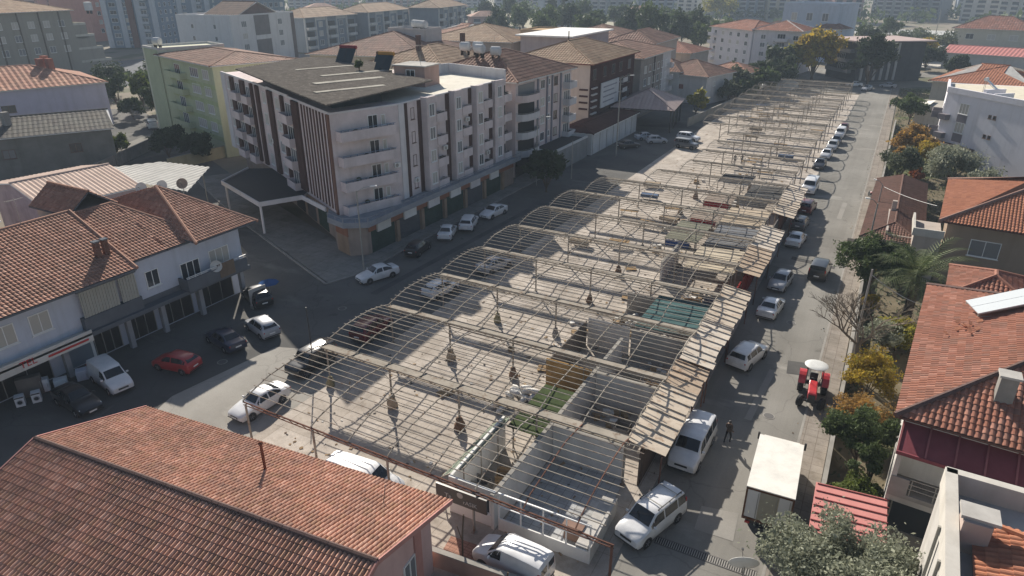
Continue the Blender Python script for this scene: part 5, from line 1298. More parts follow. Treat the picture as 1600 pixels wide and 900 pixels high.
# ---------------------------------------------------------------- pink apartment block behind it
t, v = bld('apartment_block', 'pinkish apartment block with curved corner balconies under a hipped tile roof', 'apartment block', (-50.2, 93.2), 0, 17, 20.5, 14.6, W('apartment_rose', (.62, .52, .50), .1))
v.roof(T_MID, 3.4, .8, 'y', pu=.6, course=.9, h=.09)
PGY = W('facade_grey_strip', (.22, .22, .25), .15); PWH = W('facade_white', (.56, .54, .54), .1)
for z in (3.4, 6.2, 9.0, 11.8):
    # curved balcony: fan of slabs
    mb = MB(); fr = v.right; pts = [(.2, 0), (.5, .9), (1.4, 1.45), (3.2, 1.7), (5.2, 1.5), (6.4, .9), (6.8, 0)]
    P_ = [fr.at(a, 0, b)[:2] for a, b in pts]; mb.prism(P_, z-.15, z)
    for p, q in zip(P_[:-1], P_[1:]): mb.bar((*p, z+.45), (*q, z+.45), .1, .9)
    b = mb.build('balcony', PWH if z < 11 else W('apartment_rose', (.62, .52, .50), .1), t)
    mb = MB()
    for p, q in zip(P_[:-1], P_[1:]): mb.bar((*p, z+1.05), (*q, z+1.05), .05, .05)
    mb.build('rail', STEEL, b)
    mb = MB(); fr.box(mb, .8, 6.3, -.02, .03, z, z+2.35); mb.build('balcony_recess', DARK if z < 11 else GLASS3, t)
    window(t, 1.5, 1.4, fr.at(9.2, z+.85), fr.rz, FRAME, R.choice([GLASS, GLASS2]), 1, False); window(t, 1.3, 1.4, fr.at(14.2, z+.85), fr.rz, BROWNF, R.choice([GLASS, GLASS2]), 1, False)
    window(t, .7, 1.0, fr.at(11.6, z+1.2), fr.rz, FRAME, GLASS3, 0, False)
    balcony(fr, t, 17.2, 20.2, z, 1.3, .95, PWH)
for t0 in (7.2, 10.6, 12.5, 15.9): v.strip(v.right, t0, t0+.35, 3, 14.6, PGY, .2)
v.strip(v.right, 0, 20.5, .1, 2.8, W('dark_shopfront', (.05, .045, .045)), .04)

# ---------------------------------------------------------------- brown faced block with a notice board
t, v = bld('office_block', 'brown fronted block with a cream side wall, big white notice board and hipped roof', 'office block', (-51.5, 125.5), rad(1), 17, 26, 14.0, W('block_cream', (.55, .49, .43), .1))
v.roof(T_TAN, 3.2, 1.0, 'y', pu=.6, course=.9, h=.07, under=W('eaves_red', (.20, .055, .045)))
BR2 = W('block_brown', (.075, .038, .035), .2)
v.strip(v.right, -.05, 26, 3.9, 14.0, BR2, .12, 'facade_panel')
fr = v.right
mb = MB(); fr.box(mb, 5.2, 15.5, .3, .5, 5.2, 10.0); nb = mb.build('notice_board', W('board_white', (.55, .55, .56), .1), t)
for k, zz in enumerate((9.1, 8.2, 7.2, 6.2)):
    mb = MB(); fr.box(mb, 6.3, 14.2-(k % 2)*1.6, .5, .53, zz-.12, zz+.14); mb.build('board_line', W('board_faded_text', (.28, .28, .31)), nb)
for z in (4.6, 5.8, 7.0, 8.2, 9.4):
    mb = MB(); fr.box(mb, .5, 3.1, .12, .5, z, z+.25); mb.build('ledge', W('ledge_white', (.55, .52, .50)), t)
    if z < 9: 
        mb = MB(); v.left.box(mb, v.left.L-2.0, v.left.L-.3, 0, .35, z+1.0, z+1.3); mb.build('ledge', BR2, t)
rows(fr, t, [2.0, 7.5, 12.5, 17.0, 22.5], [11.1], 1.8, 1.9, BROWNF, [GLASS, GLASS3], 1, False, out=.12)
rows(fr, t, [18.2, 22.5], [5.0, 8.2], 1.8, 1.8, BROWNF, [GLASS, GLASS3], 1, False, out=.12)
for z in (5.0, 7.0, 9.0): 
    mb = MB(); fr.box(mb, 16.2, 19.0, .12, 1.2, z-.1, z); fr.box(mb, 16.2, 19, 1.1, 1.2, z, z+.8); mb.build('balcony', W('ledge_white', (.55, .52, .50)), t)
# dark metal finial left standing on the roof peak
mb = MB(); p = v.P3((-8.5, 9, 17.3)); mb.add([(p[0]-2.2, p[1]-2.5, 15.9), (p[0]+.3, p[1]-3.2, 15.6), (p[0]+.4, p[1]-.2, 17.5), (p[0]-.4, p[1], 17.5)], [(0, 1, 2, 3)]); mb.tube((p[0], p[1], 16.8), (p[0], p[1], 19.2), .12, 6); mb.build('roof_vent', S_DARK, t)

# low shops along its foot
t, v = bld('low_shop', 'low white walled shop with a dark brown roof at the foot of the brown block', 'shop', (-45.6, 113.2), rad(0), 6.5, 24, 3.7, W('shop_white', (.52, .53, .53), .15))
v.roof(metalsheet('sheet_dark_brown', (.085, .045, .04), .25), .9, .5, 'y', pu=1.2, course=20, h=.05, step=0)
for k in range(7): v.strip(v.right, .4+k*3.4, .52+k*3.4, 0, 3.5, STEEL, .06, 'pilaster')
t, v = bld('low_shop', 'low shop with a flat black roof and pale fascia before the brown block', 'shop', (-45.9, 98.5), rad(0), 5, 13.5, 3.4, W('shop_grey', (.22, .23, .23), .2), parapet=True, pmat=W('shop_white', (.52, .53, .53), .15), ph=.35)
v.flat(plain('bitumen', (.018, .018, .018), .85))

# grey block continuing the row
t, v = bld('apartment_block', 'dull grey block with old tiles between the brown block and the white cottages', 'apartment block', (-50.6, 152.5), rad(1), 18, 24, 12.6, W('block_dull', (.28, .25, .23), .2))
v.roof(T_MID, 2.6, .8, 'y', pu=.7, course=1, h=.07)
v.grid(v.right, 6, [3.6, 6.4, 9.2], 1.7, 1.6); v.strip(v.right, 17, 24, .2, 12.6, W('facade_white', (.56, .54, .54), .1), .05); v.grid(v.right, 1, [3.6, 6.4, 9.2], 1.5, 1.5, ts=[20.0])
for z in (3.2, 6.0, 8.8): balcony(v.right, t, 21.4, 23.8, z, 1.1, .9, PWH, dark=False)
v.strip(v.right, 9.8, 10.6, 0, 12.6, W('dark_pilaster', (.10, .085, .08)), .12)

# pyramid roofed shelter
t = thing('shelter', 'open shelter with a pale pyramid roof on posts at the market side', 'shelter', (-45.7, 145, 0), rad(8))
pl, caps = hip_planes(-6.5, 6.5, -8, 8, 4.6, 2.9, 'y')
roof_obj(t, pl, caps, tiles('shelter_sheet', [(.42, .33, .30), (.45, .36, .33), (.40, .31, .29)], stain_amt=.2), S_DARK, .8, 30, .06, 0, .12, 2)
for x in (-5.8, 5.8):
    for y in (-7.2, -2.4, 2.4, 7.2):
        mb = MB(); mb.tube((x, y, 0), (x, y, 4.5), .16, 8); mb.build('post', S_DARK, t)

# white cottages
t, v = bld('cottage', 'two storey white cottage with a hipped brown roof at the far left of the market', 'house', (-41.3, 176), rad(-14), 15, 14, 6.6, W('cottage_white', (.55, .52, .50), .14))
v.roof(T_MID, 3.0, .7, 'x', pu=.7, course=1, h=.08); v.grid(v.right, 2, [4.2], 1.2, 1.2); v.grid(v.left, 1, [4.0], 1.1, 1.1, ts=[3.0])
t, v = bld('cottage', 'white cottage with a green door and a small balcony beside the dull grey block', 'house', (-48.6, 177), rad(-8), 13, 10, 7.2, W('cottage_white2', (.52, .52, .51), .14))
v.roof(T_MID, 2.6, .5, 'x', pu=.7, course=1, h=.08); v.grid(v.right, 2, [4.4, 1.4], 1.2, 1.3); v.strip(v.right, 1.2, 2.3, 3.6, 5.8, W('door_green', (.05, .10, .085)), .05, 'door'); balcony(v.right, t, .6, 3.6, 3.5, 1.1, .9, W('balcony_redbrown', (.2, .08, .07)), dark=False)
t, v = bld('cottage', 'little red roofed cottage with a red balcony behind the hedge', 'house', (-35.5, 196), rad(-10), 12, 10, 5.6, W('cottage_rose', (.50, .42, .40), .14))
v.roof(T_PINK, 2.0, .6, 'x', pu=.7, course=1, h=.08); balcony(v.left, t, 7, 11.5, 3.0, 1.2, .9, W('balcony_red', (.35, .08, .08)))

# ---------------------------------------------------------------- distant white apartments beyond the market's left
t = thing('apartment_block', 'white four storey apartment pair with red roofs beyond the far left of the market', 'apartment block', (-45.3, 249.6, 0), 0)
F = (-45.3, 249.6); wm = W('apartment_bluewhite', (.62, .60, .62), .1)
v = Vol(t, F, F, rad(-43), 24, 16, 12.8); v.walls(wm); v.roof(T_RED, 2.6, .7, 'x', pu=.8, course=1.2, h=.08)
v.grid(v.left, 5, [2.5, 5.3, 8.1, 10.6], 1.5, 1.4, m=.03)
for z in (2.0, 4.8, 7.6, 10.2): balcony(v.left, t, .2, 3.5, z, 1.4, .9, wm, dark=False)
v2 = Vol(t, F, (-29.8, 247.2), rad(-9), 15.2, 15, 13.2); v2.walls(wm); v2.roof(T_RED, 2.8, .7, 'x', pu=.8, course=1.2, h=.08, capmat=W('cap_white', (.6, .58, .55)))
v2.grid(v2.left, 2, [2.5, 5.3, 8.1, 10.6], 1.6, 1.4, ts=[3.2, 13.6])
for z in (2.0, 4.8, 7.6, 10.2): balcony(v2.left, t, 6.6, 11.5, z, 1.4, .9, wm)
# pale blue house with lean-to roof and the dark house with a pink flat roof
t, v = bld('apartment_block', 'pale blue flat topped house behind the yellow tree', 'house', (-24, 296), rad(-20), 22, 16, 19.5, W('house_paleblue', (.42, .47, .54), .1), parapet=True, ph=.8)
v.grid(v.left, 3, [7.5, 14.0], 2.4, 2.8); v2 = Vol(t, (-24, 296), (-22, 292), rad(-20), 10, 8, 11.5); v2.walls(W('house_paleblue', (.42, .47, .54), .1)); v2.roof(T_MID, 2, .6, 'x', pu=.8, course=1.2)
v3 = Vol(t, (-24, 296), (-40, 297), rad(-20), 14, 10, 10.5); v3.walls(W('apartment_bluewhite', (.62, .60, .62), .1)); v3.roof(T_MID, 2.6, .6, 'x', pu=.8, course=1.2); v3.grid(v3.left, 2, [7.6], 2, 1.8)
t = thing('dark_house', 'dark three storey house under a jutting pale pink flat roof beyond the market', 'house', (-12.4, 240, 0), 0)
v = Vol(t, (-12.4, 240), (-11.8, 238.5), rad(-52), 15, 22, 11.2); v.walls(W('house_dark', (.075, .08, .085), .25))
mb = MB(); mb.prism([v.X(-17, -1.6), v.X(1.6, -1.6), v.X(1.6, 24), v.X(-17, 24)], 11.5, 11.85); mb.build('flat_roof', plaster('roof_pale_pink', (.46, .37, .35), .15), t)
for z in (2.6, 5.6, 8.4): balcony(v.left, t, 1.5, 13, z, 1.5, .9, W('balcony_dull', (.17, .17, .18)))
for k in range(6): v.strip(v.right, 1.5+k*2.2, 2.3+k*2.2, .5, 11.2, W('light_panel', (.38, .37, .36)), .25, 'panel')

# ---------------------------------------------------------------- left middle distance
t, v = bld('apartment_block', 'olive green four storey apartment block with a blank end tower and stepped balconies', 'apartment block', (-101.3, 80.8), rad(-17.5), 25, 15, 15.4, W('olive_green', (.50, .52, .35), .1))
og2 = W('olive_pale', (.62, .61, .48), .1)
v.roof(T_MID, 1.3, .7, 'x', pu=.6, course=.9, h=.07)
for z in (3.6, 6.6, 9.6, 12.4):
    v.grid(v.left, 1, [z+.6], 3.6, 1.6, [GLASS2, GLASS3], mull=3, sub=True, ts=[16.5]); v.grid(v.left, 1, [z+.6], 2.6, 1.6, [GLASS2], mull=2, sub=True, ts=[21.6])
    balcony(v.left, t, 4.5, 12.5, z, 1.2, .9, W('olive_green', (.50, .52, .35), .1)); v.strip(v.left, 4, 25, z-.9, z-.1, W('olive_yellow', (.46, .50, .28)), .04)
v2 = Vol(t, (-101.3, 80.8), (-125.2, 88.2), rad(-17.5), 8.5, 13, 16.4); v2.walls(og2, parapet=True, pmat=W('cap_white', (.6, .58, .55)), ph=.4)
mb = MB(); v2.left.box(mb, 1.2, 8.6, .0, .1, 0, 16.4); mb.build('end_panel', W('olive_deep', (.45, .48, .33), .1), t)
for z in (3.4, 6.4, 9.4, 12.2): balcony(v2.far, t, 3, 9, z, 2.0, .9, og2)
t, v = bld('house', 'lilac walled house with a faded ribbed roof and chimneys at the left', 'house', (-157.3, 63), rad(-18.5), 22, 29, 8.6, W('lilac', (.50, .46, .56), .1))
v.roof(T_PINK, 3.4, .6, 'y', (False, False), pu=1.0, course=1.6, h=.12); rows(v.right, t, [5, 11], [4.5], 2.4, 1.4, BROWNF, [GLASS], 1, True)
for (x, y) in ((-12, 12), (-10, 20), (-9, 21.5), (-16, 22)):
    mb = MB(); p = v.X(x, y); mb.box(p[0]-.6, p[0]+.6, p[1]-.6, p[1]+.6, 10, 13.4); mb.build('chimney', W('chimney_brick', (.30, .15, .12)), t)
t, v = bld('house', 'old grey house with a dark corrugated roof and two openings in a bare wall', 'house', (-124.5, 46), rad(-29.5), 17, 25, 6.3, W('old_grey', (.20, .195, .175), .25))
v.roof(tiles('corrugated_dark', [(.10, .095, .085), (.12, .115, .10), (.085, .08, .075)], stain_amt=.3), 1.8, .5, 'y', (True, True), pu=.7, course=1.6, h=.06)
rows(v.right, t, [10.5, 19.5], [3.2], 1.7, 1.4, BROWNF, [GLASS, GLASS3], 1, True)
mb = MB(); p = v.X(-5, 11); mb.box(p[0]-.5, p[0]+.5, p[1]-.5, p[1]+.5, 6.4, 9.6); mb.build('chimney', CONC, t)
t, v = bld('apartment_block', 'grey beige apartment block with brown downpipes and stepped end terraces at the top left', 'apartment block', (-231.5, 92), rad(6), 24, 47, 19.4, W('grey_beige', (.29, .275, .235), .08))
v.roof(T_TAN, 3.6, .9, 'y', pu=1.0, course=1.5, h=.08)
for z in (7.4, 11.2, 14.9):
    v.grid(v.right, 9, [z], 2.0, 1.9, [GLASS2, GLASS2, GLASS3], m=.03)
for k in range(7): v.strip(v.right, 3+k*6.6, 3.4+k*6.6, 0, 19.4, W('brown_pipe', (.13, .11, .09)), .15, 'downpipe')
for i, z in enumerate((3.5, 7.5, 11.5, 15.0)):
    v2 = Vol(t, (-231.5, 92), v.X(0, 47+6.5-i*1.4) if False else (-231.5+v.X(0, 47)[0], 92+v.X(0, 47)[1]), rad(6), 14, 11-i*2.2, z, max(0, z-4.1)); v2.walls(W('grey_beige', (.29, .275, .235), .08), parapet=True, pmat=W('pale_cap', (.5, .48, .42)), ph=.7, name='end_terrace')  # end terraces: parapets in a paler tone than their walls
t, v = bld('apartment_block', 'white apartment block with a grey stair bay and brown attic roof at the upper left', 'apartment block', (-207.5, 176), rad(7.5), 24, 35, 16.6, W('apartment_white2', (.62, .61, .60), .08), parapet=True, ph=.5)
v.strip(v.right, 12.3, 20.5, 2, 16.6, W('stair_grey', (.20, .185, .18)), .08); v.strip(v.right, 33, 35.1, 0, 16.6, W('brown_end', (.16, .13, .12)), .1)
v.grid(v.right, 1, [5.2, 8.9, 12.9], 2.6, 2.0, [GLASS3, GLASS2], mull=2, sub=True, ts=[6.8]); v.grid(v.right, 1, [5.2, 8.9, 12.9], 2.4, 2.0, [GLASS3], mull=2, sub=True, ts=[26.5])
v.grid(v.left, 2, [4.8, 8.5, 12.5], 1.1, 1.5, [GLASS], sub=True); v.strip(v.right, 12.3, 20.5, 8.3, 9.8, W('apartment_white2', (.62, .61, .60), .08), .12)
v2 = Vol(t, (-207.5, 176), (-211, 183), rad(7.5), 14, 20, 16.7, 16.4); v2.walls(W('attic_brown', (.2, .14, .12))); v2.roof(T_DKB, 4.2, 1.0, 'x', (True, True), pu=1, course=1.6)

# slate blue apartment row, three wings
BG = W('slate_blue_render', (.205, .235, .27), .1); BW = W('row_white', (.50, .50, .49), .1)
def slate(F, rz, D, h, label, n):
    t, v = bld('apartment_block', label, 'apartment block', F, rad(rz), 16, D, h, BG, 'slate blue apartment row')
    v.roof(T_TAN, 3.4, 1.0, 'y', pu=1.1, course=1.8, h=.08)
    step = D/n
    for k in range(n):
        a = k*step
        if k % 2 == 0:
            for z in (1.5, 5.2, 8.9):
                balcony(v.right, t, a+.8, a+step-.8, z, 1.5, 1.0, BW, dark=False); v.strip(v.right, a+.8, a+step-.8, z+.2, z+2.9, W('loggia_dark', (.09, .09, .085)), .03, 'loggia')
            v.strip(v.right, a, a+.8, 0, h, BW, .4)
        else:
            v.grid(v.right, 1, [2.3, 6.0, 9.7], 2.6, 2.2, [GLASS3, GLASS2], ts=[a+step/2]); v.strip(v.right, a, a+.6, 0, h, BW, .3); v.strip(v.right, a+.6, a+step, h-1.2, h, BW, .12)
slate((-222, 226), 5, 36, 13.6, 'slate blue apartments with a gable and white pilasters, nearest wing behind the white block', 5)
slate((-221, 266), 10, 42, 14.2, 'slate blue apartments with a broad pale gable, middle wing of the row', 6)
slate((-213, 312), 14, 44, 14.8, 'slate blue apartments with a lit end gable, last wing of the row by the trees', 6)

# roofs in the middle
def midroof(F, rz, W_, D, h, rise, axis, mat, wall, label, **k):
    t, v = bld('tiled_house', label, 'house', F, rad(rz), W_, D, h, wall); v.roof(mat, rise, .8, axis, pu=.8, course=1.2, h=.10, **k); return t, v
cw = W('mid_cream', (.44, .38, .33), .15)
t, v = midroof((-95.5, 134), 12, 30, 30, 12.2, 4.4, 'x', T_MID, cw, 'house with a broad brown hipped roof behind the big corner block')
t, v = midroof((-76, 112), 3, 17, 21, 13.4, 3.0, 'y', T_TAN, cw, 'house with a low tan roof and chimney pots close behind the corner block')
for (x, y) in ((-9, 6), (-4, 15)):
    mb = MB(); p = v.X(x, y); mb.box(p[0]-.4, p[0]+.4, p[1]-.4, p[1]+.4, 14, 18.6); mb.build('chimney', W('chimney_sooty', (.10, .07, .065)), t)
t, v = midroof((-92, 168), 8, 26, 26, 13.2, 3.8, 'y', T_TAN, cw, 'house with a tan hipped roof left of the peach stair tower')
t, v = bld('stair_tower', 'plain white stair tower with water tanks on top among the brown roofs', 'tower', (-105, 148), rad(5), 11, 8, 17.0, W('tower_white', (.45, .43, .42), .1), parapet=True, ph=.5)
t, v = bld('stair_tower', 'peach coloured flat topped stair tower behind the tan roofs', 'tower', (-84, 176), rad(5), 9, 13, 15.8, W('peach', (.50, .37, .24), .1), parapet=True, ph=.4)
t, v = midroof((-71, 196), 3, 20, 22, 13.0, 3.0, 'y', T_MID, W('brown_wall', (.22, .13, .11)), 'house with a brown roof right behind the peach tower')
t, v = bld('flat_roofed_block', 'pinkish block with a bright white flat roof behind the brown fronted block', 'apartment block', (-70.5, 158), rad(2), 13, 28, 16.0, W('block_pinkish', (.42, .36, .36), .12))
mb = MB(); mb.prism([v.X(-14, -1), v.X(1, -1), v.X(1, 29), v.X(-14, 29)], 16.0, 16.35); mb.build('flat_roof', plaster('roof_bright_white', (.78, .77, .74), .06), t)
t, v = midroof((-60, 190), 2, 14, 26, 12.5, 2.8, 'y', T_MID, cw, 'house with a brown roof beyond the dull grey block')
t, v = midroof((-58, 222), -6, 22, 16, 7.5, 2.6, 'x', T_RED, cw, 'low red roofed house behind the white cottages')
t, v = midroof((-118, 196), 8, 20, 24, 12.0, 3.0, 'x', T_PINK, cw, 'house with a faded pink roof before the slate blue row')

# towers at the top left
TWL = W('tower_blue', (.20, .25, .31), .1); TWW = W('tower_pale', (.42, .45, .49), .1); TWB = W('tower_brown', (.17, .10, .085), .1)
def towerb(F, rz, W_, D, h, label, brown=True):
    t, v = bld('tower_block', label, 'tower block', F, rad(rz), W_, D, h, TWL)
    for a in (.0, .30, .62, .9): v.strip(v.left, W_*a, W_*a+W_*.10, 0, h, TWW, .5)
    if brown: v.strip(v.left, W_*.47, W_*.58, 0, h, TWB, .7)
    for k in range(int(h/3.2)):
        z = 1.2+k*3.2
        v.grid(v.left, 1, [z], W_*.12, 1.7, [GLASS3, GLASS], ts=[W_*.20]); v.grid(v.left, 1, [z], W_*.10, 1.7, [GLASS3, GLASS2], ts=[W_*.43]); v.grid(v.left, 1, [z], W_*.12, 1.7, [GLASS3], ts=[W_*.76])
        balcony(v.left, t, W_*.76-2, W_*.76+2, z-.6, 1.3, .9, TWW, dark=False)
    v.grid(v.right, 3, [1.2+k*3.2 for k in range(int(h/3.2))], 1.8, 1.7); v.flat(CONC); return t
towerb((-296, 212), 29, 24, 18, 50, 'tall bluish tower block with a brown stripe at the top left')
towerb((-322, 262), 20, 26, 18, 44, 'bluish tower block with pale balconies right of the brown striped tower', False)
t, v = bld('apartment_block', 'red and pink apartment block far behind the grey beige block', 'apartment block', (-352, 216), rad(12), 24, 34, 27, W('salmon', (.52, .26, .21), .12)); v.roof(T_RED, 4, 1, 'y', pu=1.5, course=2); v.grid(v.right, 5, [4, 8, 12, 16, 20], 2, 1.9)
t, v = bld('apartment_block', 'blue glazed block in the haze between the towers and the white block', 'apartment block', (-292, 262), rad(10), 22, 28, 30, W('glazed_blue', (.17, .22, .26), .1)); v.grid(v.right, 6, [3, 7, 11, 15, 19, 23], 2.6, 2.2, m=.02); v.flat(CONC)
t, v = bld('apartment_block', 'dim brick coloured block between two bluish towers', 'apartment block', (-345, 300), rad(12), 30, 40, 34, W('brick_dim', (.25, .18, .16), .15)); v.grid(v.right, 7, [4, 8, 12, 16, 20, 24, 28], 2.2, 2.0, m=.02); v.flat(CONC)

# ---------------------------------------------------------------- right-hand houses
t = thing('tiled_house', 'house with a big red hipped tile roof, maroon awning and concrete balcony at the right', 'house', (3.6, 37.4, 0), 0)
v = Vol(t, (3.6, 37.4), (18.2, 36.2), rad(-4.6), 14.2, 19.5, 7.35); v.walls(W('house_offwhite', (.52, .50, .47), .15))
v.roof(T_RED, 3.4, .55, 'y', pu=.30, course=.42, h=.07, step=.035, capr=.17, nsub=4, capmat=tiles('ridge_tiles_sooty', [(.13, .085, .075), (.16, .10, .085)], stain_amt=.3), under=W('soffit_dark', (.12, .07, .06)))
v2 = Vol(t, (3.6, 37.4), (12.0, 56.5), rad(-4.6), 5.4, 6.5, 7.0); v2.walls(W('house_offwhite', (.52, .50, .47), .15)); v2.roof(T_RED, 1.2, .3, 'y', (False, False), pu=.30, course=.42, h=.07, step=.035, nsub=4)
fr = v.left
# maroon sheet awning over the balcony
mb = MB(); mb.par(fr.at(-.1, 6.2, 1.9), fr.d*10.5, fr.n*-1.9+Vector((0, 0, .75)), (0, 0, .06)); aw_ = mb.build('awning', S_MAR, t)
mb = MB()
for k in range(9): mb.par(fr.at(-.1+k*1.3, 6.26, 1.9), fr.d*.09, fr.n*-1.9+Vector((0, 0, .75)), (0, 0, .07))
mb.build('awning_rib', W('rib_pinkish', (.32, .12, .12)), aw_)
mb = MB(); mb.par(fr.at(-.1, 6.12, 1.92), fr.d*10.5, fr.n*.1, (0, 0, .2)); mb.build('awning_edge', S_MAR, aw_)
mb = MB(); fr.box(mb, .0, 6.6, -.05, 1.8, 3.35, 3.62); fr.box(mb, 0, .9, 1.65, 1.8, 3.62, 4.6); fr.box(mb, 0, .12, .0, 1.65, 3.62, 4.6); b = mb.build('balcony', CONC, t)
mb = MB()
for zz in (4.0, 4.3, 4.6): fr.box(mb, .9, 6.6, 1.7, 1.74, zz, zz+.05)
for k in range(6): fr.box(mb, 1.0+k*1.1, 1.05+k*1.1, 1.69, 1.75, 3.62, 4.65)
mb.build('rail', STEEL, b)
mb = MB(); fr.box(mb, 0, .25, 0, 1.75, 0, 6.3); fr.box(mb, .0, 6.6, .02, 1.7, 2.95, 3.35); mb.build('side_wall', CONCL, t)
mb = MB(); fr.box(mb, .2, 6.6, 0, .05, 3.62, 6.6); mb.build('balcony_wall', WHITEP, t)
window(t, 1.0, 1.0, fr.at(4.0, 5.1, .05), fr.rz, FRAME, GLASS, 0)
mb = MB(); fr.box(mb, .35, 6.4, 1.3, 1.36, .9, 2.9); gl = mb.build('glazing', GLASS, t)
mb = MB()
for k in range(4): fr.box(mb, .35+k*2.0, .43+k*2.0, 1.36, 1.42, .9, 2.9)
fr.box(mb, .3, 6.5, 1.28, 1.5, .7, .9); mb.build('glazing_bars', STEEL, gl)
mb = MB(); fr.box(mb, .25, 6.5, 1.2, 1.4, 0, .7); mb.build('plinth', CONC, t)
for (x, y, w_, d_, z0, z1, m_, lab) in ((-10.2, 2.2, .8, .7, 8.2, 10.1, CONC, 0), (-5.4, 22.0, 1.3, .9, 7.2, 10.8, W('chimney_mauve', (.22, .15, .14)), 0), (-3.6, 23.0, .9, .8, 7.4, 10.2, W('chimney_redbrick', (.30, .07, .04)), 1)):
    mb = MB(); p = v.X(x, y); mb.box(p[0]-w_/2, p[0]+w_/2, p[1]-d_/2, p[1]+d_/2, z0, z1); c = mb.build('chimney', m_, t)
    mb = MB(); mb.box(p[0]-w_/2-.1, p[0]+w_/2+.1, p[1]-d_/2-.1, p[1]+d_/2+.1, z1, z1+.12); mb.build('chimney_cap', CONCL, c)
mb = MB(); p = v.X(-1.2, -.3); fr.box(mb, 8.4, 9.9, 1.0, 1.6, 6.62, 7.1); mb.build('vent_box', W('vent_pale', (.5, .49, .44)), t)
# broken tiles lying on the slope
mb = MB()
for k in range(11):
    x = R.uniform(-13.0, -11.6); y = R.uniform(9.2, 11.2); z = 7.35+.16+3.4*(x+14.2+.55)/7.65+.14; p = v.P3((x, y, z)); a = R.uniform(0, 3)
    mb.par(p, (math.cos(a)*.34, math.sin(a)*.34, .1), (-math.sin(a)*.22, math.cos(a)*.22, .05), (0, 0, .03))
mb.build('loose_tile', W('loose_tile', (.47, .22, .14), .3), t)

t = thing('corner_house', 'pale parapet walled house with orange tiles and a chimney block at the bottom right corner', 'house', (5.3, 31.3, 0), 0)
v = Vol(t, (5.3, 31.3), (18.2, 16.3), rad(-1.5), 13.2, 14.3, 8.0); v.walls(CONCL)
PP = W('parapet_pale', (.50, .475, .43), .15)
mb = MB(); v.far.box(mb, 0, v.far.L, -.42, .06, 8.0, 9.0); v.back.box(mb, 0, v.back.L, -.35, .06, 8.0, 9.0); mb.build('parapet', PP, t)
pl = [([v.P3((-12.2, 1.0, 8.4)), v.P3((-12.2, 12.0, 8.4)), v.P3((-7.0, 9.0, 9.9)), v.P3((-7.0, 1.0, 9.9))], v.E((0, 1))), ([v.P3((-12.2, 12.0, 8.4)), v.P3((-3, 12.0, 8.4)), v.P3((-3, 9.0, 9.9)), v.P3((-7, 9.0, 9.9))], v.E((1, 0)))]
roof_obj(t, pl, [(v.P3((-12.2, 12.0, 8.45)), v.P3((-7, 9, 9.95)))], T_ORG, CONC, .30, .42, .07, .035, .14, 4)
mb = MB(); p = v.X(-12.25, 10.6); mb.box(p[0]-.5, p[0]+.5, p[1]-.5, p[1]+.5, 8.0, 9.5); c = mb.build('chimney', W('chimney_pale_pink', (.42, .34, .30), .15), t)
mb = MB(); mb.box(p[0]-.6, p[0]+.75, p[1]-.35, p[1]+.65, 9.5, 9.65); mb.build('chimney_cap', CONCL, c)
mb = MB(); p = v.X(-9.3, 6.6); mb.box(p[0]-1.0, p[0]+1.6, p[1]-.4, p[1]+1.2, 8.6, 9.7); sk = mb.build('roof_hatch', PP, t)
mb = MB(); mb.box(p[0]-.75, p[0]+1.35, p[1]-.15, p[1]+.95, 9.7, 9.75); mb.build('hatch_lid', W('lid_grey', (.42, .43, .43)), sk)
mb = MB(); v.far.box(mb, 3.5, 3.62, .06, .18, 1, 8.4); v.far.box(mb, 5.6, 5.72, .06, .18, 1, 8.4); mb.build('downpipe', STEEL, t)
rows(v.far, t, [4.5, 9.0], [1.4, 4.6], 1.3, 1.3, None, [GLASS], 1, True)

t = thing('tiled_house', 'brown rendered house with an orange hipped roof and a white framed window', 'house', (7.2, 79, 0), 0)
v = Vol(t, (7.2, 79), (22.5, 77.8), rad(-4), 15.2, 17, 6.5); v.walls(W('house_brown', (.30, .235, .18), .12))
v.roof(T_ORG, 3.6, .8, 'x', pu=.30, course=.42, h=.07, step=.035, capr=.2, nsub=4, capmat=tiles('ridge_tiles_brown', [(.22, .14, .12), (.27, .17, .14)], stain_amt=.3), under=W('soffit_dark', (.12, .07, .06)))
window(t, 2.6, 1.7, v.left.at(3.6, 3.4), v.left.rz, FRAME, GLASS3, 1)
pale = W('annex_pale', (.42, .37, .33), .15)
mb = MB(); mb.box(-2.6, -.1, -1.0, 4.5, 0, 4.9); mb.build('annex_wall', pale, t)
mb = MB(); mb.box(-2.8, .0, -1.2, -1.0, 4.9, 5.7); mb.box(-2.8, -2.6, -1.0, 4.5, 4.9, 5.7); mb.build('balcony_parapet', W('parapet_pale', (.50, .475, .43), .15), t)
mb = MB(); mb.box(-2.0, -1.0, -1.06, -.98, 0.2, 3.0); mb.build('door', DARK, t)
mb = MB(); mb.box(-4.9, -2.6, 1.5, 10, 3.1, 3.3); mb.build('terrace', plaster('terrace_grey', (.34, .32, .28), .2), t)
mb = MB(); mb.box(-5.1, -4.9, 1.5, 10, 3.1, 4.2); mb.box(-4.9, -2.6, 1.3, 1.5, 3.1, 3.8); mb.box(-4.9, -4.4, 9.2, 9.7, 3.3, 5.4); mb.build('terrace_parapet', pale, t)
t = thing('low_house', 'long low house with a dull brown roof against the pavement', 'house', (-.1, 80, 0), 0)
v = Vol(t, (-.1, 80), (5.6, 79.8), rad(-1), 5.3, 26, 3.3); v.walls(W('low_house_wall', (.38, .33, .28), .2))
pl, caps = hip_planes(-5.9, .3, -.6, 26.6, 3.45, .9, 'y', (False, True), 4)
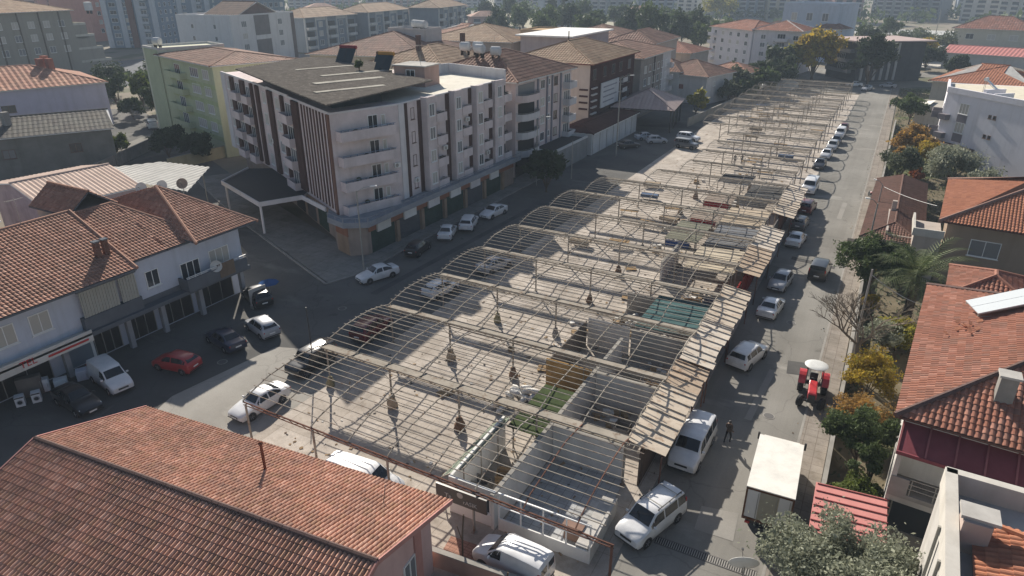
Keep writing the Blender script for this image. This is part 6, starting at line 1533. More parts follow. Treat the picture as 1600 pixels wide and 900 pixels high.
roof_obj(t, [([v.P3(p) for p in pts], v.E(e)) for pts, e in pl], [(v.P3(a), v.P3(b)) for a, b in caps], tiles('tiles_dull_brown', [(.15, .085, .065), (.18, .10, .08), (.13, .075, .06)], stain_amt=.3), W('low_house_wall', (.38, .33, .28), .2), .28, .42, .06, .03, .12, 4)
mb = MB(); v.left.box(mb, .8, 2.0, 0, .04, 1.1, 2.3); mb.build('window', GLASS, t)

# blue-white house
t = thing('apartment_block', 'lavender white three storey house with a roof terrace and grey shutters on the right', 'house', (7.9, 141.2, 0), 0)
O3 = (7.9, 141.2); B3 = lambda x, y: (x-7.9, y-141.2)
poly = [(7.9, 141.2), (27.6, 118), (44, 132), (26, 156), (8.4, 154)]
mb = MB(); mb.prism([B3(*p) for p in poly], 0, 11.2); LV = W('lavender_white', (.70, .68, .71), .07); mb.build('wall', LV, t)
fr = Frame2(B3(7.9, 141.2), B3(27.6, 118)); fl = Frame2(B3(8.4, 154), B3(7.9, 141.2))
mb = MB(); fr.box(mb, 0, fr.L, -.25, .15, 11.2, 12.1); fl.box(mb, 0, fl.L, -.25, .15, 11.2, 11.9); mb.build('parapet', LV, t)
mb = MB(); mb.prism([B3(*p) for p in [(8.6, 141.6), (27.3, 119.5), (42, 132), (26, 155), (9, 153)]], 11.2, 11.26); mb.build('roof_terrace', plaster('terrace_cream', (.62, .57, .46), .12), t)
SG = W('shutter_mauve_grey', (.20, .185, .20), .1)
for z in (4.2, 7.3): 
    window(t, 1.9, 1.7, fr.at(4.3, z+.9), fr.rz, FRAME, GLASS2, 2); mb = MB(); fr.box(mb, 3.3, 5.3, -.01, .06, z-.6, z+.75); mb.build('panel', SG, t)
    for d_ in (9.6, 10.5): window(t, .55, .6, fr.at(d_, z+1.1), fr.rz, BROWNF, GLASS, 0)
    balcony(fl, t, 8.5, 12.6, z-.3, 1.6, .9, SG); 
for z in (4.2, 7.3): mb = MB(); fr.box(mb, 0, 1.8, 0, .9, z-.5, z+.4); mb.build('balcony', SG, t)
mb = MB(); fr.box(mb, 1.0, 8.5, 0, 1.4, 2.9, 3.15); mb.build('porch_roof', W('porch_brown', (.10, .075, .075)), t)
mb = MB(); fr.box(mb, 6.8, 7.4, -4, -.25, 11.26, 12.6); fr.box(mb, 8.8, 9.1, -4, -.25, 11.26, 12.2); mb.build('terrace_wall', LV, t)
# small row before and behind it
t, v = bld('tiled_house', 'house with a spread orange roof and a broken flank behind the lavender house', 'house', (27, 196), rad(-14), 20, 26, 6.0, W('house_cream', (.42, .39, .34), .15))
v.roof(T_ORG, 3.4, .9, 'x', pu=.6, course=.9, h=.08)
t, v = bld('shed', 'long white shed under a bright pink ribbed roof on the right', 'shed', (42, 283), rad(-16), 31, 16, 5.2, W('shed_white', (.50, .49, .47), .12))
v.roof(S_PINK, 2.0, .8, 'x', (True, True), pu=1.2, course=40, h=.10, step=0)
t, v = bld('tiled_house', 'cream house with a sharp red hipped roof above the pink shed', 'house', (46, 372), rad(-12), 29, 20, 8.5, W('house_cream2', (.50, .47, .39), .12))
v.roof(T_RED, 5.0, 1.0, 'x', pu=1, course=1.5, h=.08); v.grid(v.left, 3, [4.4], 3.0, 2.2)
t, v = bld('shed', 'dark open shed beside the pink roofed shed', 'shed', (10, 312), rad(-10), 11, 14, 5.0, W('house_dark', (.075, .08, .085), .25))
mb = MB(); mb.prism([v.X(-12, -1), v.X(1, -1), v.X(1, 15), v.X(-12, 15)], 5.0, 5.25); mb.build('flat_roof', W('roof_pale_sheet', (.55, .53, .5)), t)
t, v = bld('low_house', 'low ruined stone house by the yellow tree beyond the crossing', 'house', (1, 288), rad(-12), 13, 9, 4.6, W('ruin', (.28, .24, .21), .3)); v.roof(T_OLD, 1.2, .4, 'x', (True, True), pu=1, course=1.5)
t, v = bld('low_house', 'small white awning house at the road side beyond the lavender house', 'house', (12.5, 172), rad(-10), 8, 10, 4.0, W('house_cream', (.42, .39, .34), .15))
mb = MB(); mb.par((*v.X(-9.5, -1), 3.4), (*(Vector(v.E((4, 0)))*1.0)[:2], 1.0), Vector(v.E((0, 8))), (0, 0, .06)); mb.build('awning', plaster('awning_white', (.7, .68, .62), .1), t)

# pink sheet shed roof by the pavement (bottom right)
t = thing('garden_shed', 'small shed with a pink ribbed sheet roof beside the lorry', 'shed', (.9, 31.5, 0), 0)
mb = MB(); mb.box(.1, 2.9, .2, 4.0, 0, 2.55); mb.build('wall', CONC, t)
mb = MB(); mb.par((-.35, -.3, 2.78), (3.6, .2, .12), (-.1, 4.2, 0), (0, 0, .05)); ro = mb.build('roof', S_PINK, t)
mb = MB()
for k in range(7): mb.par((-.36+.0, -.1+k*.64, 2.83), (3.6, .2, .12), (0, .06, 0), (0, 0, .06))
mb.build('roof_rib', W('rib_dark_red', (.20, .06, .06)), ro)
# garden wall along the pavement
def gwall(p, q, h, m_, label, th=.22):
    wall(p, q, h, m_, label, th, 'garden_wall', True, 0)
gwall((.9, 35.8), (.9, 43.5), 1.1, W('gwall_cream', (.52, .48, .41), .2), 'pale garden wall at the pavement beside the green shrub')
gwall((.9, 43.8), (.95, 58), 1.0, CONC, 'grey garden wall behind the tractor and yellow bushes'); gwall((.95, 58.3), (.8, 79.4), 1.1, W('gwall_cream', (.52, .48, .41), .2), 'long pale garden wall before the palm garden')
gwall((.8, 107), (1.3, 170), 1.1, CONC, 'grey garden wall along the far part of the road'); gwall((-17.3, 22.1), (-8.6, 22.9), 1.1, W('gwall_salmon', (.44, .27, .21), .2), 'salmon brick wall in front of the white panel van', .25)
gwall((-102.5, 70), (-102, 81), 2.0, W('wall_yellowish', (.45, .40, .25), .2), 'yellowish boundary wall before the green block'); gwall((-119, 79), (-109.5, 62), 2.0, CONC, 'grey boundary wall along the back street')
gwall((-37.5, 147), (-34.6, 178), 1.8, W('wall_dull', (.26, .25, .22), .2), 'dull wall along the left side of the far market'); gwall((-34.3, 179), (-28, 228), 1.8, W('wall_dull', (.26, .25, .22), .2), 'dull wall below the hedge by the far market')
# paving of red blocks behind the salmon wall
mb = MB(); mb.prism([(-17.0, 23.0), (-13.2, 23.3), (-13.4, 24.6), (-17.2, 24.3)], .006, .05); tag(mb.build('brick_paving', slab_mat('red_block_paving', (.30, .16, .12), (.42, .25, .19), .4, .2)), kind='structure')
# ================================================================== trees and plants
import numpy as np
NR = np.random.default_rng(11)
L_GREEN = leafmat('leaf_green', [(.055, .08, .028), (.085, .115, .045), (.07, .10, .035), (.11, .14, .06)], .3)
L_DARK = leafmat('leaf_dark', [(.035, .05, .024), (.055, .075, .034), (.045, .065, .03)], .25)
L_OLIVE = leafmat('leaf_olive', [(.20, .21, .155), (.29, .30, .23), (.38, .39, .31), (.13, .14, .095)], .3)
L_YEL = leafmat('leaf_yellow', [(.50, .33, .03), (.38, .26, .035), (.56, .40, .05), (.24, .21, .04), (.30, .18, .05)], .4)
L_YGR = leafmat('leaf_yellow_green', [(.33, .28, .05), (.20, .21, .045), (.42, .33, .05)], .4)
L_ORG = leafmat('leaf_rust', [(.40, .21, .055), (.32, .19, .07), (.48, .28, .07), (.25, .17, .075)], .4)
L_RED = leafmat('leaf_red', [(.25, .06, .03), (.3, .1, .03)], .3)
L_HAZ = leafmat('leaf_grey_green', [(.095, .11, .07), (.13, .145, .09), (.11, .125, .08)], .3)
L_BRT = leafmat('leaf_fresh', [(.10, .13, .025), (.14, .17, .035), (.07, .10, .02)], .3)
def leaf_mesh(name, centers, size, mat, parent, flat=0, aspect=.55):
    n = len(centers); size = size*np.clip(NR.lognormal(0, .35, (n, 1)), .45, 2.1)
    d1 = NR.normal(size=(n, 3)); d1 /= np.linalg.norm(d1, axis=1)[:, None]
    d2 = NR.normal(size=(n, 3)); d2[:, 2] *= (1-flat); d2 -= d1*(d1*d2).sum(1)[:, None]; d2 /= np.linalg.norm(d2, axis=1)[:, None]
    s = size*NR.uniform(.6, 1.25, (n, 1)); a = d1*s; b = d2*s*aspect
    v = np.empty((n, 4, 3)); v[:, 0] = centers-a; v[:, 1] = centers+b*.9-a*.1; v[:, 2] = centers+a; v[:, 3] = centers-b*.9+a*.1
    me = bpy.data.meshes.new(name); me.vertices.add(n*4); me.loops.add(n*4); me.polygons.add(n)
    me.vertices.foreach_set('co', v.reshape(-1)); me.loops.foreach_set('vertex_index', np.arange(n*4, dtype=np.int32))
    me.polygons.foreach_set('loop_start', np.arange(0, n*4, 4, dtype=np.int32)); me.materials.append(mat); me.update(); me.validate()
    o = bpy.data.objects.new(name, me); COL.objects.link(o); o.parent = parent; return o
def crown_points(n, rx, rz, cz, ncl, spread=.42, squash=.8):
    """uneven crown: leaf clumps on and inside an ellipsoid, with gaps between"""
    cc = []
    while len(cc) < ncl:
        p = NR.normal(size=3); p /= np.linalg.norm(p); r = NR.uniform(.35, 1.0)
        if p[2] < -.55: continue
        cc.append((p[0]*rx*r*NR.uniform(.75, 1.05), p[1]*rx*r*NR.uniform(.75, 1.05), cz+p[2]*rz*r))
    cc = np.array(cc); w = NR.uniform(.4, 1.3, ncl); idx = NR.choice(ncl, n, p=w/w.sum())
    g = NR.normal(size=(n, 3)); g /= np.linalg.norm(g, axis=1)[:, None]; rr = NR.uniform(0.15, 1, (n, 1))**.5
    rad_ = spread*rx*NR.uniform(.6, 1.15, ncl)[idx][:, None]
    pts = cc[idx]+g*rr*rad_*np.array([1, 1, squash])
    k = n//9; j = NR.choice(n, k); c0 = np.array([0, 0, cz]); pts[j] = c0+(pts[j]-c0)*NR.uniform(1.04, 1.22, (k, 1))       # loose sprigs
    return pts, cc
def tree(label, x, y, w, h, mat, n=1500, leaf=.35, ncl=16, th=.3, name='tree', cat='tree', group=None, bark=None, z=0, spread=.42, trunk_r=None):
    t = thing(name, label, cat, (x, y, z), R.uniform(0, 6.28), group)
    rx = w/2; base = h*th; rz = (h-base)/2*.92; cz = base+(h-base)/2
    pts, cc = crown_points(n, rx*.82, rz*.85, cz, ncl, spread)
    pts[:, 2] = np.maximum(pts[:, 2], .12)
    tb = MB(); r0 = trunk_r or max(.09, h*.022)
    lean = (R.uniform(-.3, .3), R.uniform(-.3, .3))
    top = Vector((lean[0], lean[1], base+rz*.5))
    tb.path([(0, 0, -.05), (lean[0]*.4, lean[1]*.4, base*.6), (lean[0]*.8, lean[1]*.8, base), top], [r0*1.15, r0*.9, r0*.75, r0*.4], 7)
    for c in cc[:9]:
        b0 = Vector((lean[0]*.8, lean[1]*.8, base*R.uniform(.75, 1.1))); c = Vector(c); m_ = b0.lerp(c, .5)+Vector((0, 0, .15*rz))
        tb.path([b0, m_, c], [r0*.5, r0*.28, r0*.1], 5)
    tb.build('trunk', bark or BARK, t)
    leaf_mesh('crown', pts, leaf, mat, t)
    return t
# right-hand gardens
tree('big grey green olive tree at the bottom edge beside the lorry', 2.7, 27.9, 9.0, 6.0, L_OLIVE, 52000, .085, 70, .16, spread=.30)
tree('dark green citrus tree by the pale garden wall right of the lorry', 2.4, 41.2, 5.4, 5.2, L_GREEN, 17000, .085, 34, .22, spread=.3)
tree('second small dark citrus tree close to the white balcony', 3.0, 38.9, 2.8, 4.4, L_GREEN, 6000, .085, 16, .35, spread=.36)
tree('yellow leaved shrub below the red roof eave, upper one', 2.6, 50.4, 5.2, 4.6, L_YEL, 14000, .075, 36, .06, 'shrub', 'shrub', spread=.36)
tree('rusty yellow shrub below the red roof eave, lower one', 2.4, 45.9, 4.6, 3.2, L_ORG, 10000, .07, 34, .05, 'shrub', 'shrub', spread=.36)
tree('yellow green shrub between the red roof and the bare tree', 3.2, 53.8, 2.6, 3.0, L_YGR, 4200, .085, 18, .1, 'shrub', 'shrub')
tree('low fresh green shrub overhanging the pink shed roof', 2.3, 37.0, 4.2, 2.9, L_BRT, 11000, .085, 28, .06, 'shrub', 'shrub', spread=.34)
tree('broad green tree at the road edge before the long low house', 1.6, 69.6, 8.6, 7.0, L_GREEN, 19000, .12, 40, .3, spread=.28)
tree('yellow flowering bush in front of the long low house', 3.6, 77.0, 5.5, 3.0, L_YEL, 6500, .11, 24, .1, 'shrub', 'shrub', spread=.34)
tree('small yellow bush under the broad green tree', 1.9, 66.2, 2.4, 2.4, L_YEL, 1400, .15, 10, .1, 'shrub', 'shrub')
tree('yellowish leafy shrub below the palm', 4.3, 60.5, 4.8, 3.0, L_YGR, 8000, .13, 24, .15, 'shrub', 'shrub')
tree('greyish shrub with pale blossoms beside the red roof corner', 3.4, 58.6, 4.2, 3.4, L_OLIVE, 5200, .11, 18, .15, 'shrub', 'shrub')
tree('grey green tree with a thin crown just beyond the long low house', 3.0, 113.8, 7.4, 6.8, L_HAZ, 6500, .17, 26, .3, spread=.34)
tree('silvery olive tree at the back of the brown house', 9.6, 117.5, 10.5, 7.2, L_OLIVE, 9500, .17, 34, .2, spread=.34)
tree('silvery green tree at the foot of the lavender house', 14.2, 110.5, 9.0, 5.8, L_OLIVE, 6500, .17, 26, .2, spread=.34)
tree('rust brown autumn tree before the lavender house', 4.4, 133.0, 9.0, 7.2, L_ORG, 9000, .18, 32, .22, spread=.34)
tree('golden autumn tree at the corner of the lavender house', 6.2, 126.5, 5.2, 6.2, L_YEL, 4500, .18, 20, .2, spread=.36)
tree('small red leaved bush under the autumn trees', 5.4, 120.5, 3.0, 2.6, L_RED, 800, .24, 9, .1, 'shrub', 'shrub')
tree('rust coloured bush at the pavement before the autumn tree', 2.9, 125.5, 4.2, 5.0, L_ORG, 3600, .18, 18, .15, 'shrub', 'shrub')
tree('round green tree by the pavement beyond the autumn trees', 3.9, 172.0, 9.0, 7.0, L_GREEN, 5000, .24, 24, .2, spread=.36)
# round the far end of the market
tree('tall golden yellow tree at the far end of the market', -23.6, 238, 17.5, 17.0, L_YEL, 9000, .5, 44, .06, spread=.32)
tree('yellow green undergrowth tree left of the tall golden tree', -28.5, 236, 9, 12, L_YGR, 2200, .5, 18, .1)
tree('large dark tree against the dark house at the end of the market', -7.6, 231, 14.5, 16.0, L_DARK, 6000, .5, 34, .05, spread=.34)
tree('dark evergreen left of the golden tree, behind the hedge', -33.5, 231, 11, 12, L_DARK, 2400, .5, 20, .1)
for i, (x, y, w, h, m_, lab) in enumerate([(-37.4, 193.5, 9.5, 8.0, L_HAZ, 'pale grey green bushy tree beside the red balcony cottage'), (-34.5, 208, 10.5, 8.4, L_DARK, 'dark bushy tree in the hedge below the white apartments'), (-31.0, 221, 11.5, 9, L_DARK, 'dark bushy tree at the far end of the hedge'), (-36.8, 183.0, 7, 5.6, L_HAZ, 'pale bush nearest the white cottage in the hedge'),
    (-39.6, 161.5, 5.0, 6.0, L_YGR, 'yellowish tree between the pyramid shelter and the cottage'), (-31.5, 199, 9, 7.4, L_GREEN, 'green bush on the market side of the hedge'), (-29.0, 213, 9, 8, L_DARK, 'dark bush on the market side of the hedge near its far end'), (-34.2, 189.5, 7, 5.5, L_GREEN, 'green bush next to the pale one nearest the cottage'), (-36.4, 200.5, 7, 6.2, L_HAZ, 'pale grey green bush in the middle of the hedge'), (5.9, 301, 10.5, 10, L_YEL, 'small golden tree beyond the crossing'), (7.5, 281, 12, 9.6, L_DARK, 'dark round tree by the crossing on the right'), (-6.5, 300, 12, 10, L_DARK, 'dark tree behind the dark house'),
    (-4.0, 262, 8, 8.5, L_GREEN, 'green tree beside the dark house, near the crossing'), (12, 330, 18, 10, L_HAZ, 'greyish spreading tree left of the pink shed'), (4, 368, 18, 9, L_HAZ, 'greyish tree by the pale gravel'), (-8, 402, 13, 12, L_GREEN, 'green tree at the field corner'), (-14, 342, 15, 12, L_DARK, 'dark tree above the pink flat roof'), (16, 262, 8, 7, L_DARK, 'dark bush right of the crossing'),
    (-42.5, 88.6, 7.2, 6.6, L_DARK, 'dark tree in the shade before the rose apartment block'), (-46.0, 94.6, 5.2, 5.2, L_DARK, 'smaller dark tree next to it in the shade, nearer the black roofed shop'),
    (-160.7, 100, 8.0, 10, L_DARK, 'dark tree beside the lilac house'), (-152, 106, 6.5, 8, L_GREEN, 'green tree behind the lilac house towards the green block'), (-157.0, 104.0, 5, 9.5, L_BRT, 'bright yellow green tree above the back street'), (-148.6, 95.6, 6, 5.4, L_DARK, 'dark shrub by the back street near the minibus'), (-116.3, 70.8, 4.8, 5.4, L_BRT, 'bright young tree by the corner of the old grey house'),
    (-141, 97, 9, 8.5, L_DARK, 'dark tree on the far side of the back street, left of the green block'), (-167, 112, 10, 9, L_GREEN, 'green tree farther behind the lilac house'), (-175, 122, 11, 9, L_DARK, 'dark tree at the edge of the parking behind the lilac house'), (-132, 101, 7, 7, L_DARK, 'dark tree close to the stepped balconies of the green block'), (-184, 114, 12, 9, L_DARK, 'dark tree between the lilac house and the towers'), (-109.5, 75.6, 8.0, 6.2, L_DARK, 'dark leafy tree below the green block'), (-103.2, 76.4, 6.5, 5.6, L_DARK, 'dark leafy tree behind the yellowish wall'), (-189, 87, 9, 12, L_BRT, 'yellow green tree at the left picture edge before the lilac house'), (-126.5, 93.5, 6, 5.2, L_OLIVE, 'grey green tree at the stepped balconies of the green block')]):
    tree(lab, x, y, w, h, m_, 3000 if y < 150 else 2600, .3 if y < 130 else .45, 20, .08)
# belt of trees behind the roofs
belt = [(-185, 322, 15.7, 17), (-182, 343, 14.6, 17), (-157, 320, 16.8, 18), (-155, 348, 17.9, 18), (-135, 333, 13.5, 17), (-180, 418, 17, 19), (-109, 312, 18.7, 19), (-96, 303, 18, 21), (-83, 294, 17, 18), (-81, 317, 15.4, 18.5), (-151, 403, 18, 17), (-122, 407, 16, 15), (-234, 424, 13.7, 20), (-209, 438, 11.4, 19),
        (-170, 300, 14, 15), (-145, 296, 14, 16), (-122, 292, 15, 17), (-115, 422, 16.5, 13), (-154, 468, 14, 13), (-247, 417, 18, 17), (-72, 288, 12, 14), (-66, 300, 12, 15), (-100, 345, 15, 16), (-200, 380, 18, 18), (-128, 370, 16, 15), (-70, 340, 14, 13), (-95, 385, 15, 13), (-170, 370, 17, 17)]
kinds = []
for m_ in (L_GREEN, L_DARK, L_GREEN): kinds.append(tree('green tree in the belt of trees behind the tiled roofs', 0, 0, 16, 17, m_, 2200, .62, 22, .1, group='belt of trees behind the roofs'))
used = [False]*3
for i, (x, y, w, h) in enumerate(belt):
    k = R.choice([0, 0, 1, 1, 2])
    if not used[k]: o = kinds[k]; used[k] = True
    else: o = copy_tree(kinds[k])
    o.location = (x, y, 0); o.rotation_euler = (0, 0, R.uniform(0, 6.28)); o.scale = (w/16, w/16, h/17)
for k in range(3):
    if not used[k]: kinds[k].location = (-140+10*k, 312, 0)
t = tree('very large pale yellowish tree in the haze on the far field', -125, 552, 34, 20, L_YGR, 2600, .9, 26, .1)
tree('tall dark cypress in the far tree belt', -206, 452, 7, 27, L_DARK, 900, .8, 14, .05)
# far off scrub and woodland read as one mass
pts = []
for k in range(260):
    a = NR.uniform(-64, 38); d = NR.uniform(430, 1400)
    x = -math.sin(rad(28.6))*0+d*math.sin(rad(a)); y = d*math.cos(rad(a))
    w = NR.uniform(10, 26); n = int(90*NR.uniform(.6, 1.4))
    g = NR.normal(size=(n, 3)); g /= np.linalg.norm(g, axis=1)[:, None]
    pts.append(np.array([x, y, 5])+g*np.array([w, w*.7, 5.5])*NR.uniform(.3, 1, (n, 1)))
tag(leaf_mesh('woodland', np.concatenate(pts), 1.8, L_GREEN, None), kind='stuff')
# low growth in the gardens
pts = []
for k in range(9000):
    x = NR.uniform(1.3, 16); y = NR.uniform(36, 230)
    if 2.8 < x < 19 and 36 < y < 58 or 5 < x and 76 < y < 98 or x < 6.2 and 79 < y < 107: continue
    pts.append((x, y, NR.uniform(0.02, .35)))
tag(leaf_mesh('ground_cover', np.array(pts), .22, L_HAZ, None), kind='stuff')

# bare tree at the pavement
t = thing('bare_tree', 'leafless brown tree at the pavement behind the tractor', 'tree', (1.3, 53.8, 0)); t.scale = (1.35, 1.35, 1.2)
tb = MB(); BB = plaster('bark_pale', (.20, .165, .13), .3, .95)
def branch(mb, p, d, L_, r, depth):
    q = p+d*L_; m_ = p+d*L_*.5+Vector((R.uniform(-.06, .06), R.uniform(-.06, .06), R.uniform(-.03, .06)))*L_
    mb.path([p, m_, q], [r, r*.8, r*.6], 5 if depth < 3 else 3)
    if depth >= 5: return
    for k in range(3 if depth < 4 else 4):
        nd = (d+Vector((R.uniform(-.8, .8), R.uniform(-.8, .8), R.uniform(-.15, .55)))).normalized()
        branch(mb, q if k else m_.lerp(q, .5), nd, L_*R.uniform(.62, .82), r*.62, depth+1)
tb.path([(0, 0, -.05), (.15, -.1, 1.4), (.05, .1, 2.5)], [.2, .17, .15], 8)
tb.build('trunk', BB, t)
cb = MB()
for d in ((-.7, -.2, .7), (.5, .3, .8), (-.2, .7, .8), (.1, -.6, .8), (-.8, .3, .5)):
    branch(cb, Vector((.05, .1, 2.4)), Vector(d).normalized(), 1.35, .085, 1)
cb.build('branches', BB, t)

# palm
t = thing('palm', 'feathery green palm between the red roof and the brown house', 'palm', (4.9, 66.5, 0)); t.scale = (1.5, 1.5, 1.55)
tb = MB(); tb.path([(0, 0, 0), (.1, 0, 1.6), (.05, .1, 3.0)], [.28, .24, .26], 9)
for k in range(14): tb.lathe((.07, .03, .2+k*.2), (0, 0, 1), [(0, .25), (.1, .29), (.12, .24)], 9)
tb.build('trunk', BARK, t)
PALM = leafmat('leaf_palm', [(.075, .105, .04), (.12, .15, .06), (.16, .175, .085)], .3)
for k in range(34):
    a = R.uniform(0, 6.28); el = R.uniform(-.25, 1.3); ln = R.uniform(2.6, 3.8); fb = MB(); c = Vector((.05, .1, 3.05)); pv = c; seg = 12
    for i in range(seg):
        f = (i+1)/seg; e2 = el-f*f*1.35; st = Vector((math.cos(a)*math.cos(e2), math.sin(a)*math.cos(e2), math.sin(e2)))*ln/seg
        nx = pv+st; fb.tube(pv, nx, .022*(1-f*.7), 4, cap=False)
        sd = Vector((-math.sin(a), math.cos(a), 0)); lw = .62*math.sin(pi*min(1, .12+f*.88))+.05
        for s in (-1, 1):
            for q in (0, .5):
                b = pv.lerp(nx, q); tip = b+sd*s*lw+st*1.6-Vector((0, 0, .22*lw)); fb.add([b, b+st*.28, tip], [(0, 1, 2)])
        pv = nx
    fb.build('frond', PALM, t)
# ================================================================== small things
def pole(x, y, h, label, arm=None, lamp=True, mat=None, name='street_lamp', cat='street lamp', r=.09, wood=False):
    t = thing(name, label, cat, (x, y, 0), 0)
    mb = MB(); mb.tube((0, 0, 0), (0, 0, h), r, 8, r*.6); mb.build('pole', mat or STEEL, t)
    if arm:
        mb = MB(); a = Vector(arm); mb.path([(0, 0, h-.1), (a.x*.5, a.y*.5, h+.35), (a.x, a.y, h+.45)], .035, 6); mb.build('arm', mat or STEEL, t)
        if lamp: mb = MB(); mb.bar((a.x*.9, a.y*.9, h+.45), (a.x*1.35, a.y*1.35, h+.5), .22, .1); mb.build('lamp_head', WHITEP, t)
    return t
pole(-45.3, 50.6, 9.6, 'tall steel street lamp by the white saloon at the pavement corner', (1.3, .8))
pole(-45.4, 91.1, 10.0, 'thin street lamp before the dark trees by the rose apartment block', (1.4, .3)); pole(-42.3, 97.2, 6.0, 'short thin lamp post before the black roofed shop', None, False, name='post', cat='post')
pole(-41.4, 114.6, 13.5, 'very tall lamp post in front of the white walled low shop', (1.6, .4), r=.14); pole(-37.0, 34.3, 5.6, 'dark slim post at the left edge of the market frame', None, False, BLACKP, 'post', 'post', .06)
pole(1.15, 54.6, 9.0, 'grey pole at the pavement between the bare tree and the tractor', None, False, CONC, 'utility_pole', 'pole', .11)
pole(.7, 76.0, 8.2, 'grey pole at the road edge beside the broad green tree', (-.9, -.2), True, CONC, 'utility_pole', 'pole', .11)
pole(-57.0, 44.3, 7.4, 'thin pole at the right corner of the shop row', None, False, name='post', cat='post', r=.06)
pole(.9, 93.0, 6.0, 'pole before the long low house with a small lamp', (-.8, 0), True, CONC, 'utility_pole', 'pole', .1)
for i, (x, y, h) in enumerate(((-128, 470, 16), (-60, 455, 16), (-20, 440, 16), (-42, 400, 15), (12, 420, 15))):
    pole(x, y, h, 'tall mast standing on the far field in the haze', None, False, name='mast', cat='mast', r=.2)['group'] = 'masts on the far field'
# lattice of thin cables over the right gardens
def cable(p, q, sag, label, r=.025):
    p = Vector(p); q = Vector(q); t = MB(); n = 14; pr = None
    for i in range(n+1):
        f = i/n; c = p.lerp(q, f)-Vector((0, 0, sag*4*f*(1-f)))
        if pr: t.tube(pr, c, r, 4, cap=False)
        pr = c
    tag(t.build('cable', plain('cable_grey', (.3, .3, .3), .6)), label, 'cable')
cable((1.15, 54.6, 8.6), (5.2, 55.2, 6.6), .3, 'thin cable from the pavement pole to the red roofed house')
cable((.9, 93, 5.8), (6.4, 84, 6.6), .2, 'thin cable above the long low house roof')

# satellite dishes
def dish(x, y, z, az, label, r=.45, stand=1.0, mat=None, group=None):
    t = thing('satellite_dish', label, 'satellite dish', (x, y, z), az, group)
    mb = MB(); mb.tube((0, 0, 0), (0, 0, stand), .03, 6); mb.build('stand', STEEL, t)
    d = Vector((0, -1, .45)).normalized(); o = Vector((0, -.08, stand+.05))
    mb = MB(); mb.lathe(o, d, [(.0, r*.25), (.03, r*.55), (.08, r*.85), (.13, r), (.145, r*.99), (.095, r*.83), (.045, r*.53), (.02, r*.05)], 18); mb.build('reflector', mat or W('dish_grey', (.50, .49, .46), .1), t, smooth=40)
    mb = MB(); mb.tube(o+Vector((0, -.02, -r*.8)), o+d*.55*r*2, .014, 5); mb.box(-.05, .05, (o+d*1.1*r).y-.05, (o+d*1.1*r).y+.05, (o+d*1.1*r).z-.05, (o+d*1.1*r).z+.05); mb.build('feed_arm', BLACKP, t)
dish(-69.6, 43.9, 7.2, rad(30), 'grey satellite dish left one of three behind the tiled ridge of the shop row', .62, 1.0); dish(-68.8, 45.8, 7.1, rad(30), 'grey satellite dish middle one of three behind the tiled ridge of the shop row', .6, 1.0)
dish(-67.6, 47.4, 7.1, rad(40), 'brownish satellite dish right one of three behind the tiled ridge of the shop row', .6, 1.0, W('dish_brown', (.27, .22, .18), .2))
dish(-72.4, 22.6, 7.6, rad(30), 'grey satellite dish at the left edge behind the long tiled roof', .8, 1.0)
dish(-51.9, 38.0, 3.6, rad(70), 'grey satellite dish on the balcony of the shop row', .55, 1.1)
dish(-1.9, 27.6, 0.11, rad(200), 'white satellite dish low at the bottom edge beside the drain grate', .75, 2.2, WHITEP)
dish(-72, 24, 7.0, rad(60), 'small grey satellite dish beside the larger one at the left edge', .6, .8)
# washing machines before the appliance shop
def washer(x, y, rz, label, h=.85):
    t = thing('washing_machine', label, 'appliance', (x, y, .006), rz, 'appliances before the shop')
    mb = MB(); mb.box(-.3, .3, -.28, .28, .02, h); mb.build('cabinet', plain('enamel', (.62, .63, .64), .3), t, bevel=.015)
    mb = MB(); mb.lathe((0, -.285, h*.47), (0, -1, 0), [(0, .21), (.035, .2), (.035, .15)], 18); d = mb.build('door', plain('door_ring', (.35, .36, .38), .3), t)
    mb = MB(); mb.lathe((0, -.322, h*.47), (0, -1, 0), [(0, .15), (.012, .1)], 16); mb.build('door_glass', GLASS, d)
    mb = MB(); mb.box(-.28, .28, -.292, -.281, h-.13, h-.03); mb.build('control_panel', BLACKP, t)
washer(-52.5, 20.0, rad(60), 'white washing machine with a round door, left one of the front pair'); washer(-52.0, 20.9, rad(60), 'white washing machine with a round door, right one of the front pair')
for (x, y, w_, d_, h, m_, lab) in ((-52.9, 22.0, .7, .6, 1.1, plain('enamel', (.62, .63, .64), .3), 'white fridge standing behind the washing machines'), (-52.3, 22.9, .9, .6, .8, plain('enamel', (.62, .63, .64), .3), 'white cooker right of the washing machines'), (-52.0, 24.4, .8, .7, .9, W('pale_blue', (.42, .45, .52), .12), 'pale blue appliance before the shop door'), (-53.2, 21.2, 1.6, .6, 1.6, W('grey_board', (.17, .155, .14), .3), 'dull cabinet behind the washing machines')):
    t = thing('appliance', lab, 'appliance', (x, y, .006), rad(60)); mb = MB(); mb.box(-w_/2, w_/2, -d_/2, d_/2, .05, h); mb.build('cabinet', m_, t, bevel=.02)
    mb = MB(); mb.box(-w_/2+.03, w_/2-.03, -d_/2-.03, -d_/2-.002, .1, h-.06); dd = mb.build('door', m_, t, bevel=.01); mb = MB(); mb.tube((w_/2-.1, -d_/2-.06, h*.4), (w_/2-.1, -d_/2-.06, h*.75), .015, 5); mb.build('handle', STEEL, dd)
